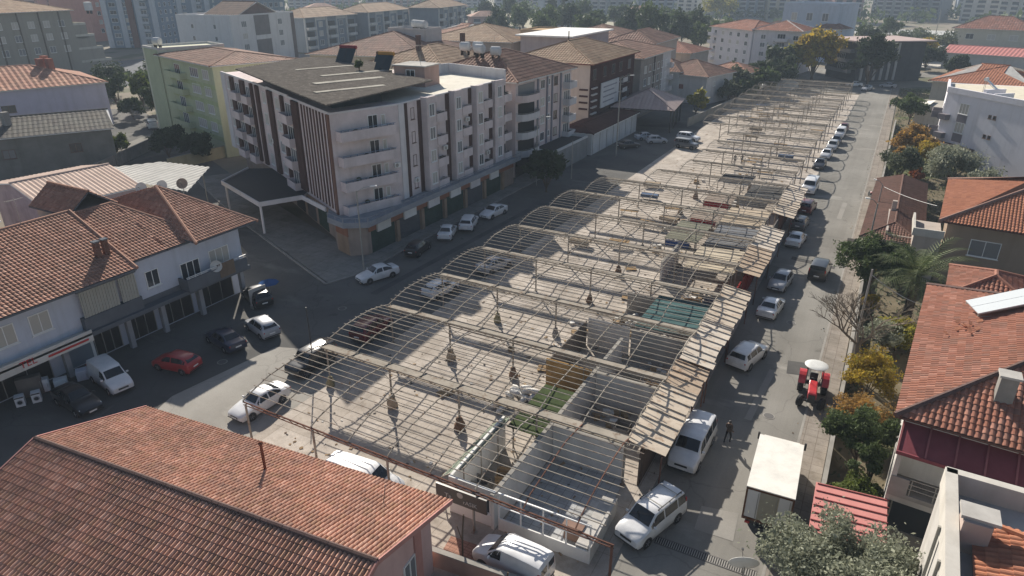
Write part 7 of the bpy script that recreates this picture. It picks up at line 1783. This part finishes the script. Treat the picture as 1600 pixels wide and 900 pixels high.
# air conditioner on the shop row
t = thing('air_conditioner', 'white air conditioner unit beside the steel door of the shop row', 'air conditioner', (-52.6, 24.45, 2.75), pi/2)
mb = MB(); mb.box(-.45, .45, -.3, .05, 0, .65); mb.build('casing', WHITEP, t, bevel=.02); mb = MB(); mb.lathe((-.12, -.305, .32), (0, -1, 0), [(0, .26), (.02, .25), (.02, .05)], 16); mb.build('fan_grille', STEEL, t)
# blue awning at the row's corner
t = thing('market_umbrella', 'small blue parasol at the corner of the shop row', 'parasol', (-50.6, 42.6, 0)); t.scale = (.7, .7, .72)
mb = MB(); mb.tube((0, 0, 0), (0, 0, 2.6), .035, 6); mb.build('pole', STEEL, t)
for k in range(8):
    a = k*pi/4; b = a+pi/4; mb = MB(); mb.add([(0, 0, 2.75), (math.cos(a)*1.4, math.sin(a)*1.4, 2.2), (math.cos(b)*1.4, math.sin(b)*1.4, 2.2), (0, 0, 2.70), (math.cos(a)*1.4, math.sin(a)*1.4, 2.15), (math.cos(b)*1.4, math.sin(b)*1.4, 2.15)], [(0, 1, 2), (5, 4, 3), (1, 4, 5, 2), (0, 3, 4, 1), (2, 5, 3, 0)])
    mb.build('canopy_panel', W('parasol_blue', (.045, .10, .24), .2), t)
t = thing('notice_stand', 'grey panel stand under the blue parasol', 'stand', (-50.0, 40.6, 0), rad(80))
mb = MB(); mb.box(-.9, .9, -.04, .04, .3, 2.0); mb.build('panel', CONCL, t); mb = MB(); mb.box(-.85, -.78, -.3, .3, 0, .3); mb.box(.78, .85, -.3, .3, 0, .3); mb.build('feet', STEEL, t)
# white sack by the lamp post
sackpile(-44.9, 50.0, 4, 'pale sacks leaning at the foot of the street lamp', W('sack_beige', (.48, .45, .38), .15), .35)
# solar water heaters
def solar(x, y, z, rz, label, w=1.9, L_=2.2, tank=WHITEP, panel=None, el=35, group=None):
    t = thing('solar_heater', label, 'solar heater', (x, y, z), rz, group)
    c, s = math.cos(rad(el)), math.sin(rad(el))
    mb = MB()
    for k in range(2): mb.par((-w/2+k*w/2+.02, 0, .15), (w/2-.04, 0, 0), (0, L_*c, L_*s), (0, -.08*s, .08*c))
    mb.build('collector', panel or plain('collector_dark', (.02, .03, .032), .15), t)
    mb = MB(); mb.lathe((-w/2, L_*c+.2, L_*s+.35), (1, 0, 0), [(0, .05), (0, .27), (w, .27), (w, .05)], 16); mb.build('tank', tank, t, smooth=40)
    for sx in (-1, 1):
        mb = MB(); x_ = sx*(w/2-.08); mb.bar((x_, L_*c+.2, 0), (x_, L_*c+.2, L_*s+.2), .05); mb.bar((x_, 0, .02), (x_, L_*c+.2, .02), .05); mb.bar((x_, 0, .1), (x_, L_*c+.15, L_*s+.08), .05); mb.build('stand', STEEL, t)
    return t
solar(7.2, 49.6, 9.2, rad(-72), 'long white topped solar heater lying on the red tiled roof', 2.0, 4.2, WHITEP, plain('collector_milky', (.52, .55, .56), .25), 20)
solar(15.6, 138.0, 11.3, rad(70), 'solar heater with a long white tube on the lavender house terrace', .9, 3.6, WHITEP, plain('collector_milky', (.52, .55, .56), .25), 38)
solar(19.0, 100.0, 9.8, rad(-60), 'greenish glazed solar frame on the roof of the brown house', 4.2, 4.2, WHITEP, plain('collector_green', (.18, .30, .26), .2), 22)
for x, y, z, w_, lab, tk in ((-74, 82.5, 17.05, 2.8, 'solar heater with a red tank at the left of the patched sheet roof', W('tank_red', (.25, .06, .07), .2)), (-70.5, 86.5, 16.0, 2.4, 'solar heater with a brown tank at the back of the patched sheet roof', W('tank_brown', (.15, .08, .04), .2)), (-64.0, 79.0, 16.85, 2.4, 'solar heater with an orange tank near the roof terrace of the big block', W('tank_orange', (.40, .22, .07), .2)), (-60.5, 81.5, 15.5, 2.6, 'solar heater with a white tank next to the orange tanked one', WHITEP)):
    solar(x, y, z, rad(10), lab, w_, 2.6, tk, None, 50)
# water tanks and dishes on roofs
def tank(x, y, z, label, r=.6, h=1.1, horizontal=True, group=None):
    t = thing('water_tank', label, 'water tank', (x, y, z), R.uniform(-.3, .3), group)
    mb = MB()
    if horizontal: mb.lathe((-h/2, 0, .75), (1, 0, 0), [(0, .1), (.04, r*.9), (.1, r), (h-.1, r), (h-.04, r*.9), (h, .1)], 16)
    else: mb.lathe((0, 0, .4), (0, 0, 1), [(0, r), (h, r), (h+.15, r*.4)], 16)
    mb.build('barrel', W('tank_white', (.55, .55, .54), .1), t, smooth=40)
    for sx in (-1, 1): mb = MB(); mb.box(sx*h*.35-.05, sx*h*.35+.05, -.4, .4, -.6, .4); mb.build('stand', S_DARK, t)
G_ = 'water tanks on the brown roofs'
for x, y, z in ((-62, 98, 18.2), (-60.5, 99.5, 18.2), (-59, 97.5, 18.0), (-57.2, 99.5, 17.6)): tank(x, y, z, 'white water tank in the cluster on the rose block roof', .7, 1.6, True, G_)
for x, y, z in ((-107, 150, 17.6), (-109, 151, 17.6), (-111, 152, 17.6)): tank(x, y, z, 'white water tank on the plain stair tower', .9, 1.7, True, G_)
tank(-128, 90.5, 17.0, 'white water tank on the green block tower', .7, 1.5); tank(-233, 143, 19.0, 'pale water tank on the end terrace of the grey beige block', 1.2, 2.4, False)
# roof penthouse on the big block
t = thing('roof_hut', 'small pinkish roof hut with a window between the sheet roof and the terrace', 'hut', (-58.6, 80.0, 15.46), rad(5))
mb = MB(); mb.box(-2.4, 2.4, -2, 2, 0, 2.6); mb.build('wall', W('hut_pink', (.42, .29, .25), .15), t); window(t, 1.4, 1.3, (.2, -2, .9), 0); mb = MB(); mb.box(-2.6, 2.6, -2.2, 2.2, 2.6, 2.75); mb.build('roof', CONCL, t)
tree('green potted shrub on the roof of the big block', -66.2, 77.3, 2.0, 1.8, L_GREEN, 500, .2, 8, .2, 'potted_shrub', 'plant', z=16.9)

# people
def person(x, y, rz, label, top, legs, hair, pose=0, arms=(.1, .1), h=1.72):
    t = thing('person', label, 'person', (x, y, .008), rz, None)
    k = h/1.72; me = bpy.data.meshes.new('body')
    st = .10+.12*pose
    J = [(0, 0, .95), (0, 0, 1.12), (0, .0, 1.30), (0, .0, 1.44), (0, -.01, 1.52), (0, -.02, 1.60), (0, -.02, 1.68),
         (-.10, 0, .90), (-.11, -st, .50), (-.11, -st*.5, .10), (-.11, -st*.5-.14, .045),
         (.10, 0, .90), (.11, st*.6, .50), (.11, st*1.5, .10), (.11, st*1.5-.14, .045),
         (-.19, 0, 1.41), (-.24, .06+arms[0], 1.15), (-.24, -.04-arms[0], .93), (-.24, -.06-arms[0], .84),
         (.19, 0, 1.41), (.24, .06-arms[1], 1.15), (.24, -.10-arms[1], .93), (.24, -.13-arms[1], .84)]
    E = [(0, 1), (1, 2), (2, 3), (3, 4), (4, 5), (5, 6), (0, 7), (7, 8), (8, 9), (9, 10), (0, 11), (11, 12), (12, 13), (13, 14), (3, 15), (15, 16), (16, 17), (17, 18), (3, 19), (19, 20), (20, 21), (21, 22)]
    rr = [.15, .135, .16, .13, .055, .085, .075, .10, .07, .05, .045, .10, .07, .05, .045, .075, .052, .04, .042, .075, .052, .04, .042]
    me.from_pydata([tuple(c*k for c in j) for j in J], E, []); o = bpy.data.objects.new('body', me); COL.objects.link(o)
    sk = o.modifiers.new('skin', 'SKIN'); sub = o.modifiers.new('sub', 'SUBSURF'); sub.levels = 1; sub.render_levels = 1
    for i, r in enumerate(rr): me.skin_vertices[0].data[i].radius = (r*k, r*k*.85)
    me.skin_vertices[0].data[0].use_root = True
    bpy.context.view_layer.update(); dg = bpy.context.evaluated_depsgraph_get()
    nm = bpy.data.meshes.new_from_object(o.evaluated_get(dg)); bpy.data.objects.remove(o)
    skin = plain('skin', (.36, .22, .16), .6); nm.materials.clear()
    for m_ in (top, legs, skin, BLACKP): nm.materials.append(m_)
    for p in nm.polygons:
        c = p.center; z = c.z/k
        p.material_index = 2 if z > 1.5 or (z < .90 and abs(c.x) > .19*k) else (0 if z > .93 else (1 if z > .09 else 3)); p.use_smooth = True
    b = bpy.data.objects.new('body', nm); COL.objects.link(b); b.parent = t
    mb = MB(); mb.lathe((0, .012, 1.60*k), (0, .12, 1), [(-.02, .09*k), (.04, .098*k), (.10, .08*k), (.135, .03*k)], 14); mb.build('hair', hair, b, smooth=True)
    mb = MB(); mb.add([(-.012, -.10*k, 1.60*k), (.012, -.10*k, 1.60*k), (0, -.13*k, 1.585*k), (0, -.10*k, 1.63*k)], [(0, 1, 2), (1, 3, 2), (3, 0, 2)]); mb.build('nose', skin, b)
    return t
HB = plain('hair_dark', (.02, .016, .013), .6); CLK = W('cloth_black', (.03, .03, .032), .2); CLB = W('cloth_brown', (.10, .075, .06), .2); CLN = W('cloth_navy', (.03, .04, .07), .2); CLG = W('cloth_grey', (.16, .16, .16), .2)
person(-5.35, 40.6, rad(160), 'person in dark brown clothes walking on the road beside the big white van', CLB, CLK, HB, .5, h=1.8)
person(-20.6, 119.5, rad(30), 'person in black standing on the open floor of the far market', CLK, CLK, HB, .2)
person(-21.6, 118.6, rad(200), 'person in grey next to the one in black in the far market', CLG, CLN, HB, .4)
person(-.4, 191.0, rad(180), 'person in dark clothes on the pavement at the far right of the road', CLK, CLN, HB, .6)
# garden bench stack / motorcycle against the pavement wall
t = thing('motorcycle', 'black motorcycle parked on the pavement by the long low house', 'motorcycle', (-.2, 108.5, .11), rad(20))
for yy in (-.65, .65):
    mb = MB(); mb.lathe((-.05, yy, .3), (1, 0, 0), [(0, .2), (0, .3), (.1, .3), (.1, .2)], 16); mb.build('wheel', RUBBER, t)
mb = MB(); mb.path([(0, .65, .3), (0, .2, .55), (0, -.35, .75), (0, -.65, .3)], .05, 6); mb.box(-.1, .1, -.2, .25, .3, .6); mb.build('frame', BLACKP, t)
mb = MB(); mb.box(-.13, .13, -.1, .6, .7, .8); mb.build('seat', RUBBER, t, bevel=.03); mb = MB(); mb.box(-.12, .12, -.4, -.08, .65, .86); mb.build('fuel_tank', PR, t, bevel=.05); mb = MB(); mb.tube((-.35, -.5, 1.0), (.35, -.5, 1.0), .02, 5); mb.build('handlebar', STEEL, t)
t = thing('motorcycle', 'black motorcycle behind the salmon brick wall at the bottom edge', 'motorcycle', (-14.6, 20.9, 0), rad(70)); 
for yy in (-.65, .65):
    mb = MB(); mb.lathe((-.05, yy, .3), (1, 0, 0), [(0, .2), (0, .3), (.1, .3), (.1, .2)], 16); mb.build('wheel', RUBBER, t)
mb = MB(); mb.path([(0, .65, .3), (0, .2, .55), (0, -.35, .75), (0, -.65, .3)], .05, 6); mb.box(-.12, .12, -.2, .25, .3, .6); mb.build('frame', BLACKP, t)
mb = MB(); mb.box(-.14, .14, -.1, .6, .7, .8); mb.build('seat', RUBBER, t, bevel=.03); mb = MB(); mb.box(-.13, .13, -.4, -.08, .65, .88); mb.build('fuel_tank', PK, t, bevel=.05); mb = MB(); mb.tube((-.35, -.5, 1.0), (.35, -.5, 1.0), .02, 5); mb.build('handlebar', STEEL, t)
# red kiosk on the pavement
t = thing('kiosk', 'small red counter with a dark top on the pavement beside the long low house', 'counter', (-.75, 83.5, .11), rad(2))
mb = MB(); mb.box(-.6, .7, -.9, .9, 0, 1.0); mb.build('counter', W('kiosk_red', (.30, .08, .07), .2), t); mb = MB(); mb.box(-.7, .8, -1.0, 1.6, 1.0, 1.08); mb.build('top', S_DARK, t)
# pale heap of sheeting left of the golden tree
t = thing('tent_cover', 'pale tarpaulin dome at the far left corner of the market', 'tarpaulin', (-29.6, 216, 0)); mb = MB()
mb.lathe((0, 0, 0), (0, 0, 1), [(0, 5.2), (1.6, 4.7), (3.0, 3.2), (3.9, 1.2), (4.1, .1)], 12); mb.build('cover', W('tarp_pale', (.45, .46, .45), .12), t)
# dark stubs standing in the yard at the bottom
for x, y, h, lab in ((-12.4, 22.0, 1.9, 'thin dark stake by the salmon wall, left of the van'), (-10.6, 22.3, 1.8, 'thin dark stake at the salmon wall behind the van'), (-8.9, 22.4, 1.9, 'thin dark stake at the right end of the salmon wall'), (-15.6, 23.0, 3.4, 'tall forked dark stake by the block paving')):
    t = thing('stake', lab, 'stake', (x, y, 0)); mb = MB(); mb.path([(0, 0, 0), (.05, 0, h*.6), (.15, .05, h)], .05, 6)
    if h > 3: mb.path([(.05, 0, h*.45), (-.35, .1, h*.7)], .03, 5)
    mb.build('stem', BARK, t)

# ------------------------------------------------------------------ far city in the haze
FC = [W('far_blue', (.24, .28, .33), .1), W('far_pale', (.46, .46, .45), .1), W('far_cream', (.42, .38, .31), .1), W('far_grey', (.30, .31, .32), .1), W('far_rose', (.40, .28, .25), .1)]
FD = W('far_loggia', (.10, .11, .125), .1)
RF = random.Random(5)
def farblock(x, y, rz, w, d, h, mi, roof):
    t = thing('apartment_block', 'hazy apartment block in the rows along the far top edge', 'apartment block', (x, y, 0), rz, 'hazy apartment blocks on the far plain')
    mb = MB(); mb.box(-w/2, w/2, 0, d, 0, h); mb.build('wall', FC[mi], t)
    n = max(2, int(w/6))
    for k in range(n):
        a = -w/2+w*(k+.5)/n; mb = MB()
        for f in range(int(h/3)): z = 1+f*3; mb.box(a-w/n*.3, a+w/n*.3, -.06, .05, z, z+1.7); 
        o = mb.build('loggia_stack', FD, t)
        mb = MB()
        for f in range(int(h/3)): z = 1+f*3; mb.box(a-w/n*.32, a+w/n*.32, -1.1, -.08, z-.9, z-.02)
        mb.build('balconies', FC[1], o)
    if roof:
        pl, caps = hip_planes(-w/2-.8, w/2+.8, -.8, d+.8, h+.1, 3, 'x'); roof_obj(t, pl, [], T_OLD if roof == 1 else T_RED, FC[1], 2, 4, .05, 0, .1, 2)
    else:
        mb = MB(); mb.box(-2.5, 2.5, d*.3, d*.7, h, h+3); mb.build('roof_hut', FC[mi], t)
ROT = rad(28.6)
def polar(a, d): return d*math.sin(rad(a)), d*math.cos(rad(a))       # a measured from the road direction, to the right
for a0, a1, n, d0, d1, hmin, hmax in ((-26, 14, 17, 560, 640, 20, 32), (-22, 13, 13, 690, 800, 26, 42), (-40, -26, 6, 640, 760, 14, 26), (-66, -52, 7, 430, 560, 20, 40), (-66, -40, 9, 620, 850, 24, 45)):
    for k in range(n):
        a = a0+(a1-a0)*(k+.5)/n+RF.uniform(-.5, .5); d = RF.uniform(d0, d1); x, y = polar(a, d)
        farblock(x, y, rad(-a+RF.uniform(-30, 30)), RF.uniform(18, 34), RF.uniform(13, 18), RF.uniform(hmin, hmax), RF.choice([0, 0, 1, 1, 2, 3, 3, 4]), RF.choice([0, 0, 1, 2, 0]))
for a, d, h, mi in ((-37, 470, 8, 2), (-30.5, 455, 7, 4), (-24, 470, 9, 1), (-43, 520, 10, 2), (-18.5, 520, 8, 2), (-33, 560, 9, 1)):
    x, y = polar(a, d); farblock(x, y, rad(-a+12), 20, 14, h, mi, 1)
# small roof and street clutter
def manhole(x, y, label):
    t = thing('manhole_cover', label, 'manhole', (x, y, .012), R.uniform(0, 3)); mb = MB(); mb.lathe((0, 0, 0), (0, 0, 1), [(0, .42), (.012, .42)], 20); mb.build('ring', g_kerb, t)
    mb = MB(); mb.lathe((0, 0, .013), (0, 0, 1), [(0, .34), (.008, .34)], 20); mb.build('lid', MATS['iron'], t)
manhole(-3.4, 45.2, 'round manhole cover in the sunny road left of the tractor'); manhole(-4.2, 61.5, 'round manhole cover in the road behind the bare tree'); manhole(-42.6, 44.0, 'round manhole cover in the left street before the pavement corner'); manhole(-44.5, 31.5, 'round manhole cover beside the red hatchback')
def aerial(x, y, z, h, label):
    t = thing('aerial', label, 'aerial', (x, y, z), R.uniform(0, 3)); mb = MB(); mb.tube((0, 0, 0), (0, 0, h), .025, 5); mb.build('mast', STEEL, t)
    mb = MB(); mb.bar((-.7, 0, h-.1), (.7, 0, h-.1), .025)
    for k in range(6): mb.bar((-.6+k*.24, -.3+.03*k, h-.1), (-.6+k*.24, .3-.03*k, h-.1), .015)
    mb.build('elements', STEEL, t)
aerial(-61, 27.5, 10.5, 2.2, 'thin aerial on the ridge of the shop row, left one'); aerial(-61, 22.0, 10.5, 1.8, 'thin aerial on the ridge of the shop row, farther left'); aerial(10.8, 50.5, 10.6, 2.0, 'thin aerial on the ridge of the red tiled roof')
aerial(-58.6, 101.5, 18.0, 2.4, 'thin aerial on the rose apartment block'); aerial(-57.3, 79.2, 18.2, 2.6, 'thin aerial on the roof hut of the big block'); aerial(13.5, 86.5, 10.2, 2.0, 'thin aerial on the orange hipped roof')
def acunit(x, y, z, rz, label):
    t = thing('air_conditioner', label, 'air conditioner', (x, y, z), rz, 'air conditioners on the big corner block')
    mb = MB(); mb.box(-.42, .42, -.32, -.04, 0, .58); mb.build('casing', WHITEP, t, bevel=.02); mb = MB(); mb.lathe((-.1, -.325, .29), (0, -1, 0), [(0, .22), (.02, .21), (.02, .05)], 14); mb.build('fan_grille', STEEL, t)
for (p, q, tt, z) in (((-50.8, 65.2), (-50.3, 90.3), 2.6, 5.6), ((-50.8, 65.2), (-50.3, 90.3), 9.0, 8.4), ((-50.8, 65.2), (-50.3, 90.3), 14.4, 11.2), ((-50.8, 65.2), (-50.3, 90.3), 19.6, 5.6), ((-53.6, 56.7), (-50.8, 65.2), 8.2, 8.2), ((-78.5, 69.3), (-53.6, 56.7), 5.4, 8.3), ((-78.5, 69.3), (-53.6, 56.7), 10.8, 11.2)):
    f = Frame2(p, q); a = f.at(tt, z, .03); acunit(a[0], a[1], a[2], f.rz, 'white air conditioner box on the wall of the big corner block')
# market litter: pallets, planks, cardboard
def pallet(x, y, rz, label):
    t = thing('pallet', label, 'pallet', (x, y, .006), rz)
    mb = MB()
    for k in range(6): mb.box(-.6, .6, -.4+k*.15, -.29+k*.15, .11, .14)
    mb.build('deck', CRM[0], t); mb = MB()
    for k in (-.55, -.05, .45): mb.box(k, k+.1, -.4, .46, 0, .11)
    mb.build('runners', CRM[0], t)
pallet(-20.5, 43.2, .3, 'wooden pallet lying behind the white sacks'); pallet(-25.6, 36.4, 1.1, 'wooden pallet alone on the sunny market floor'); pallet(-19.2, 59.2, .2, 'wooden pallet left of the gap in the awnings'); pallet(-14.2, 61.0, .9, 'wooden pallet in the gap between the awnings'); pallet(-21.5, 66.5, .5, 'wooden pallet left of the short grey wall')
CARD = W('cardboard', (.36, .26, .16), .25)
def boxpile(x, y, n, label):
    t = thing('cardboard_boxes', label, 'boxes', (x, y, .006), R.uniform(0, 3))
    for k in range(n):
        a, b = R.uniform(-1.1, 1.1), R.uniform(-.8, .8); w_, d_, h = R.uniform(.3, .6), R.uniform(.3, .5), R.uniform(.2, .5); mb = MB(); mb.box(a-w_/2, a+w_/2, b-d_/2, b+d_/2, 0, h); mb.build('box', CARD if k % 3 else SACK, t)
for x, y, n, lab in ((-13.2, 39.2, 8, 'scattered cartons in the room behind the glazed shop'), (-12.8, 46.5, 8, 'scattered cartons in the second partitioned room'), (-18.1, 54.0, 9, 'scattered cartons among the sacks left of the teal roof'), (-13.2, 62.3, 9, 'scattered cartons in the gap between the awnings'), (-21.2, 50.8, 5, 'a few cartons on the floor left of the dark board wall'), (-20.9, 73.5, 6, 'scattered cartons left of the moss grey stall'), (-20.6, 84.0, 6, 'scattered cartons left of the nearer red cloth stall'), (-13.0, 101.5, 8, 'scattered cartons past the last awning'), (-17.0, 95.0, 8, 'scattered cartons beyond the farther red cloth stall'), (-18.3, 110.5, 6, 'scattered cartons in the far open market'), (-24.0, 104.5, 6, 'scattered cartons left of the charcoal stall roof')): boxpile(x, y, n, lab)

# rubble and litter on the market floor and along the kerbs: nobody could count it
lit = MB(); RL = random.Random(3)
def scrap(x, y, s):
    a = RL.uniform(0, 3.1); h = RL.uniform(.004, .03)*(1+s); w_, d_ = s*RL.uniform(.4, 1), s*RL.uniform(.3, .8); c, sn = math.cos(a), math.sin(a)
    lit.par((x, y, .008), (w_*c, w_*sn, RL.uniform(0, .04)), (-d_*sn, d_*c, RL.uniform(0, .04)), (0, 0, h), RL.choice([0, 0, 1, 2, 3]))
for k in range(900): scrap(RL.uniform(-33, -10), 26+RL.random()**1.4*150, RL.uniform(.05, .34))
for k in range(500):
    i = RL.choice([(-18, 40), (-17, 52), (-13, 62), (-13, 37), (-13, 45), (-18, 58), (-20, 46), (-17, 68), (-22, 100), (-14, 103), (-20, 90)]); scrap(RL.gauss(i[0], 1.5), RL.gauss(i[1], 2.4), RL.uniform(.08, .5))
for k in range(160): scrap(RL.uniform(-9.3, -8.3), RL.uniform(30, 200), RL.uniform(.05, .3))
for k in range(120): scrap(RL.uniform(-1.6, -1.2), RL.uniform(30, 200), RL.uniform(.04, .2))
tag(lit.build('litter', [CARD, W('scrap_pale', (.58, .56, .52), .2), W('scrap_dark', (.10, .095, .09), .3), W('scrap_brown', (.25, .19, .14), .3)]), kind='stuff')
# trench repairs in the asphalt
TR1 = ground_mat('fresh_tar', (.07, .068, .066), (.11, .107, .102), .3, crack=False); TR2 = ground_mat('pale_repair', (.225, .215, .195), (.29, .275, .25), .3, crack=False)
for k, (p, m_) in enumerate(([[(-4.9, 44), (-4.4, 44), (-4.0, 52), (-4.5, 52)], TR2], [[(-3.2, 52), (-1.5, 52.4), (-1.5, 54.6), (-3.4, 54.2)], TR1], [[(-6.6, 78), (-2.0, 77.2), (-2.0, 78.1), (-6.6, 79)], TR1], [[(-3.5, 96), (-2.9, 96), (-2.8, 104), (-3.4, 104)], TR2], [[(-5.2, 31.5), (-3.0, 31.6), (-3.2, 34), (-5.3, 33.6)], TR2], [[(-42.5, 48), (-41.7, 48), (-40.5, 80), (-41.3, 80)], TR1], [[(-46, 22), (-43, 24), (-44, 27), (-47, 25.5)], TR1])):
    sheet('road_patch', p, .0165 if k < 5 else .0185, m_)

# bare trestle tables and a few covered ones in the far half of the market
def table(x, y, rz, cover, label, group):
    t = thing('market_table', label, 'table', (x, y, .006), rz, group)
    mb = MB()
    for k in range(4): mb.box(-1.2, 1.2, -.45+k*.23, -.25+k*.23, .76, .80)
    mb.build('top', CRM[0] if not cover else cover, t)
    for sx in (-1, 1):
        mb = MB(); mb.bar((sx*1.0, -.4, 0), (sx*1.0, 0, .76), .05); mb.bar((sx*1.0, .4, 0), (sx*1.0, 0, .76), .05); mb.build('trestle', CRM[1], t)
    if cover:
        mb = MB(); mb.box(-1.25, 1.25, -.5, -.47, .35, .81); mb.box(-1.25, 1.25, .47, .5, .35, .81); mb.build('cover', cover, t)
RT = random.Random(9)
CV = [W('cover_grey', (.30, .30, .31), .25), W('cover_tan', (.38, .31, .23), .25), W('cover_blue', (.12, .16, .24), .25)]
for k in range(34):
    x = RT.uniform(-30 if not 96 < (y := RT.uniform(62, 190)) < 140 else -23, -11.5)
    if y < 104 and -21 < x: x = RT.uniform(-30, -22)
    c = RT.choice([None, None, 0, 1, 2])
    if c is None: table(x, y, RT.uniform(-.2, .2), None, 'bare wooden trestle table on the market floor', 'bare trestle tables in the market')
    else: table(x, y, RT.uniform(-.2, .2), CV[c], ('trestle table under a grey cover on the market floor', 'trestle table under a tan cover on the market floor', 'trestle table under a dull blue cover on the market floor')[c], ('grey covered market tables', 'tan covered market tables', 'dull blue covered market tables')[c])
# ================================================================== camera, light, air
cam = bpy.data.cameras.new('camera'); co = bpy.data.objects.new('camera', cam); COL.objects.link(co)
co.location = (0, 0, 29.0)
cam.sensor_width = 36; cam.lens = 36*1067/1600; cam.clip_end = 9000; cam.clip_start = .5
co.rotation_euler = (pi/2-math.atan(485/1067), 0, rad(28.6))
scene.camera = co
AZ, EL = rad(42), rad(29)                 # sun to the left of the road direction, ahead of the camera
sd = Vector((-math.sin(AZ)*math.cos(EL), math.cos(AZ)*math.cos(EL), math.sin(EL)))
sl = bpy.data.lights.new('sun', 'SUN'); sl.energy = 5.0; sl.angle = rad(.53); sl.color = (1, .93, .83)
so = bpy.data.objects.new('sun', sl); COL.objects.link(so); so.location = (-60, 80, 120)
so.rotation_euler = (-sd).to_track_quat('-Z', 'Y').to_euler()
w = bpy.data.worlds.new('World'); scene.world = w; w.use_nodes = True
nt = w.node_tree; bg = nt.nodes['Background']
sky = nt.nodes.new('ShaderNodeTexSky'); sky.sky_type = 'NISHITA'; sky.sun_disc = False
sky.sun_elevation = EL; sky.sun_rotation = -AZ; sky.dust_density = 1.4; sky.air_density = 1.0; sky.altitude = 200
nt.links.new(sky.outputs[0], bg.inputs['Color']); bg.inputs['Strength'].default_value = .058
# haze: one closed box of thin even air round the whole place
HZ = True
if HZ:
    mb = MB(); mb.box(-1500, 1500, -120, 2600, -1.0, 75)
    hm = bpy.data.materials.new('haze_air'); hm.use_nodes = True; hn = hm.node_tree
    hn.nodes.remove(hn.nodes['Principled BSDF'])
    pv = hn.nodes.new('ShaderNodeVolumePrincipled'); pv.inputs['Density'].default_value = .00033
    pv.inputs['Color'].default_value = (.70, .84, 1.0, 1); pv.inputs['Anisotropy'].default_value = 0.0
    hn.links.new(pv.outputs[0], hn.nodes['Material Output'].inputs['Volume'])
    ho = mb.build('haze', hm); tag(ho, kind='stuff')
scene.view_settings.view_transform = 'Standard'; scene.view_settings.look = 'None'
scene.view_settings.exposure = .88; scene.view_settings.gamma = 1
scene.cycles.volume_bounces = 0; scene.cycles.max_bounces = 6
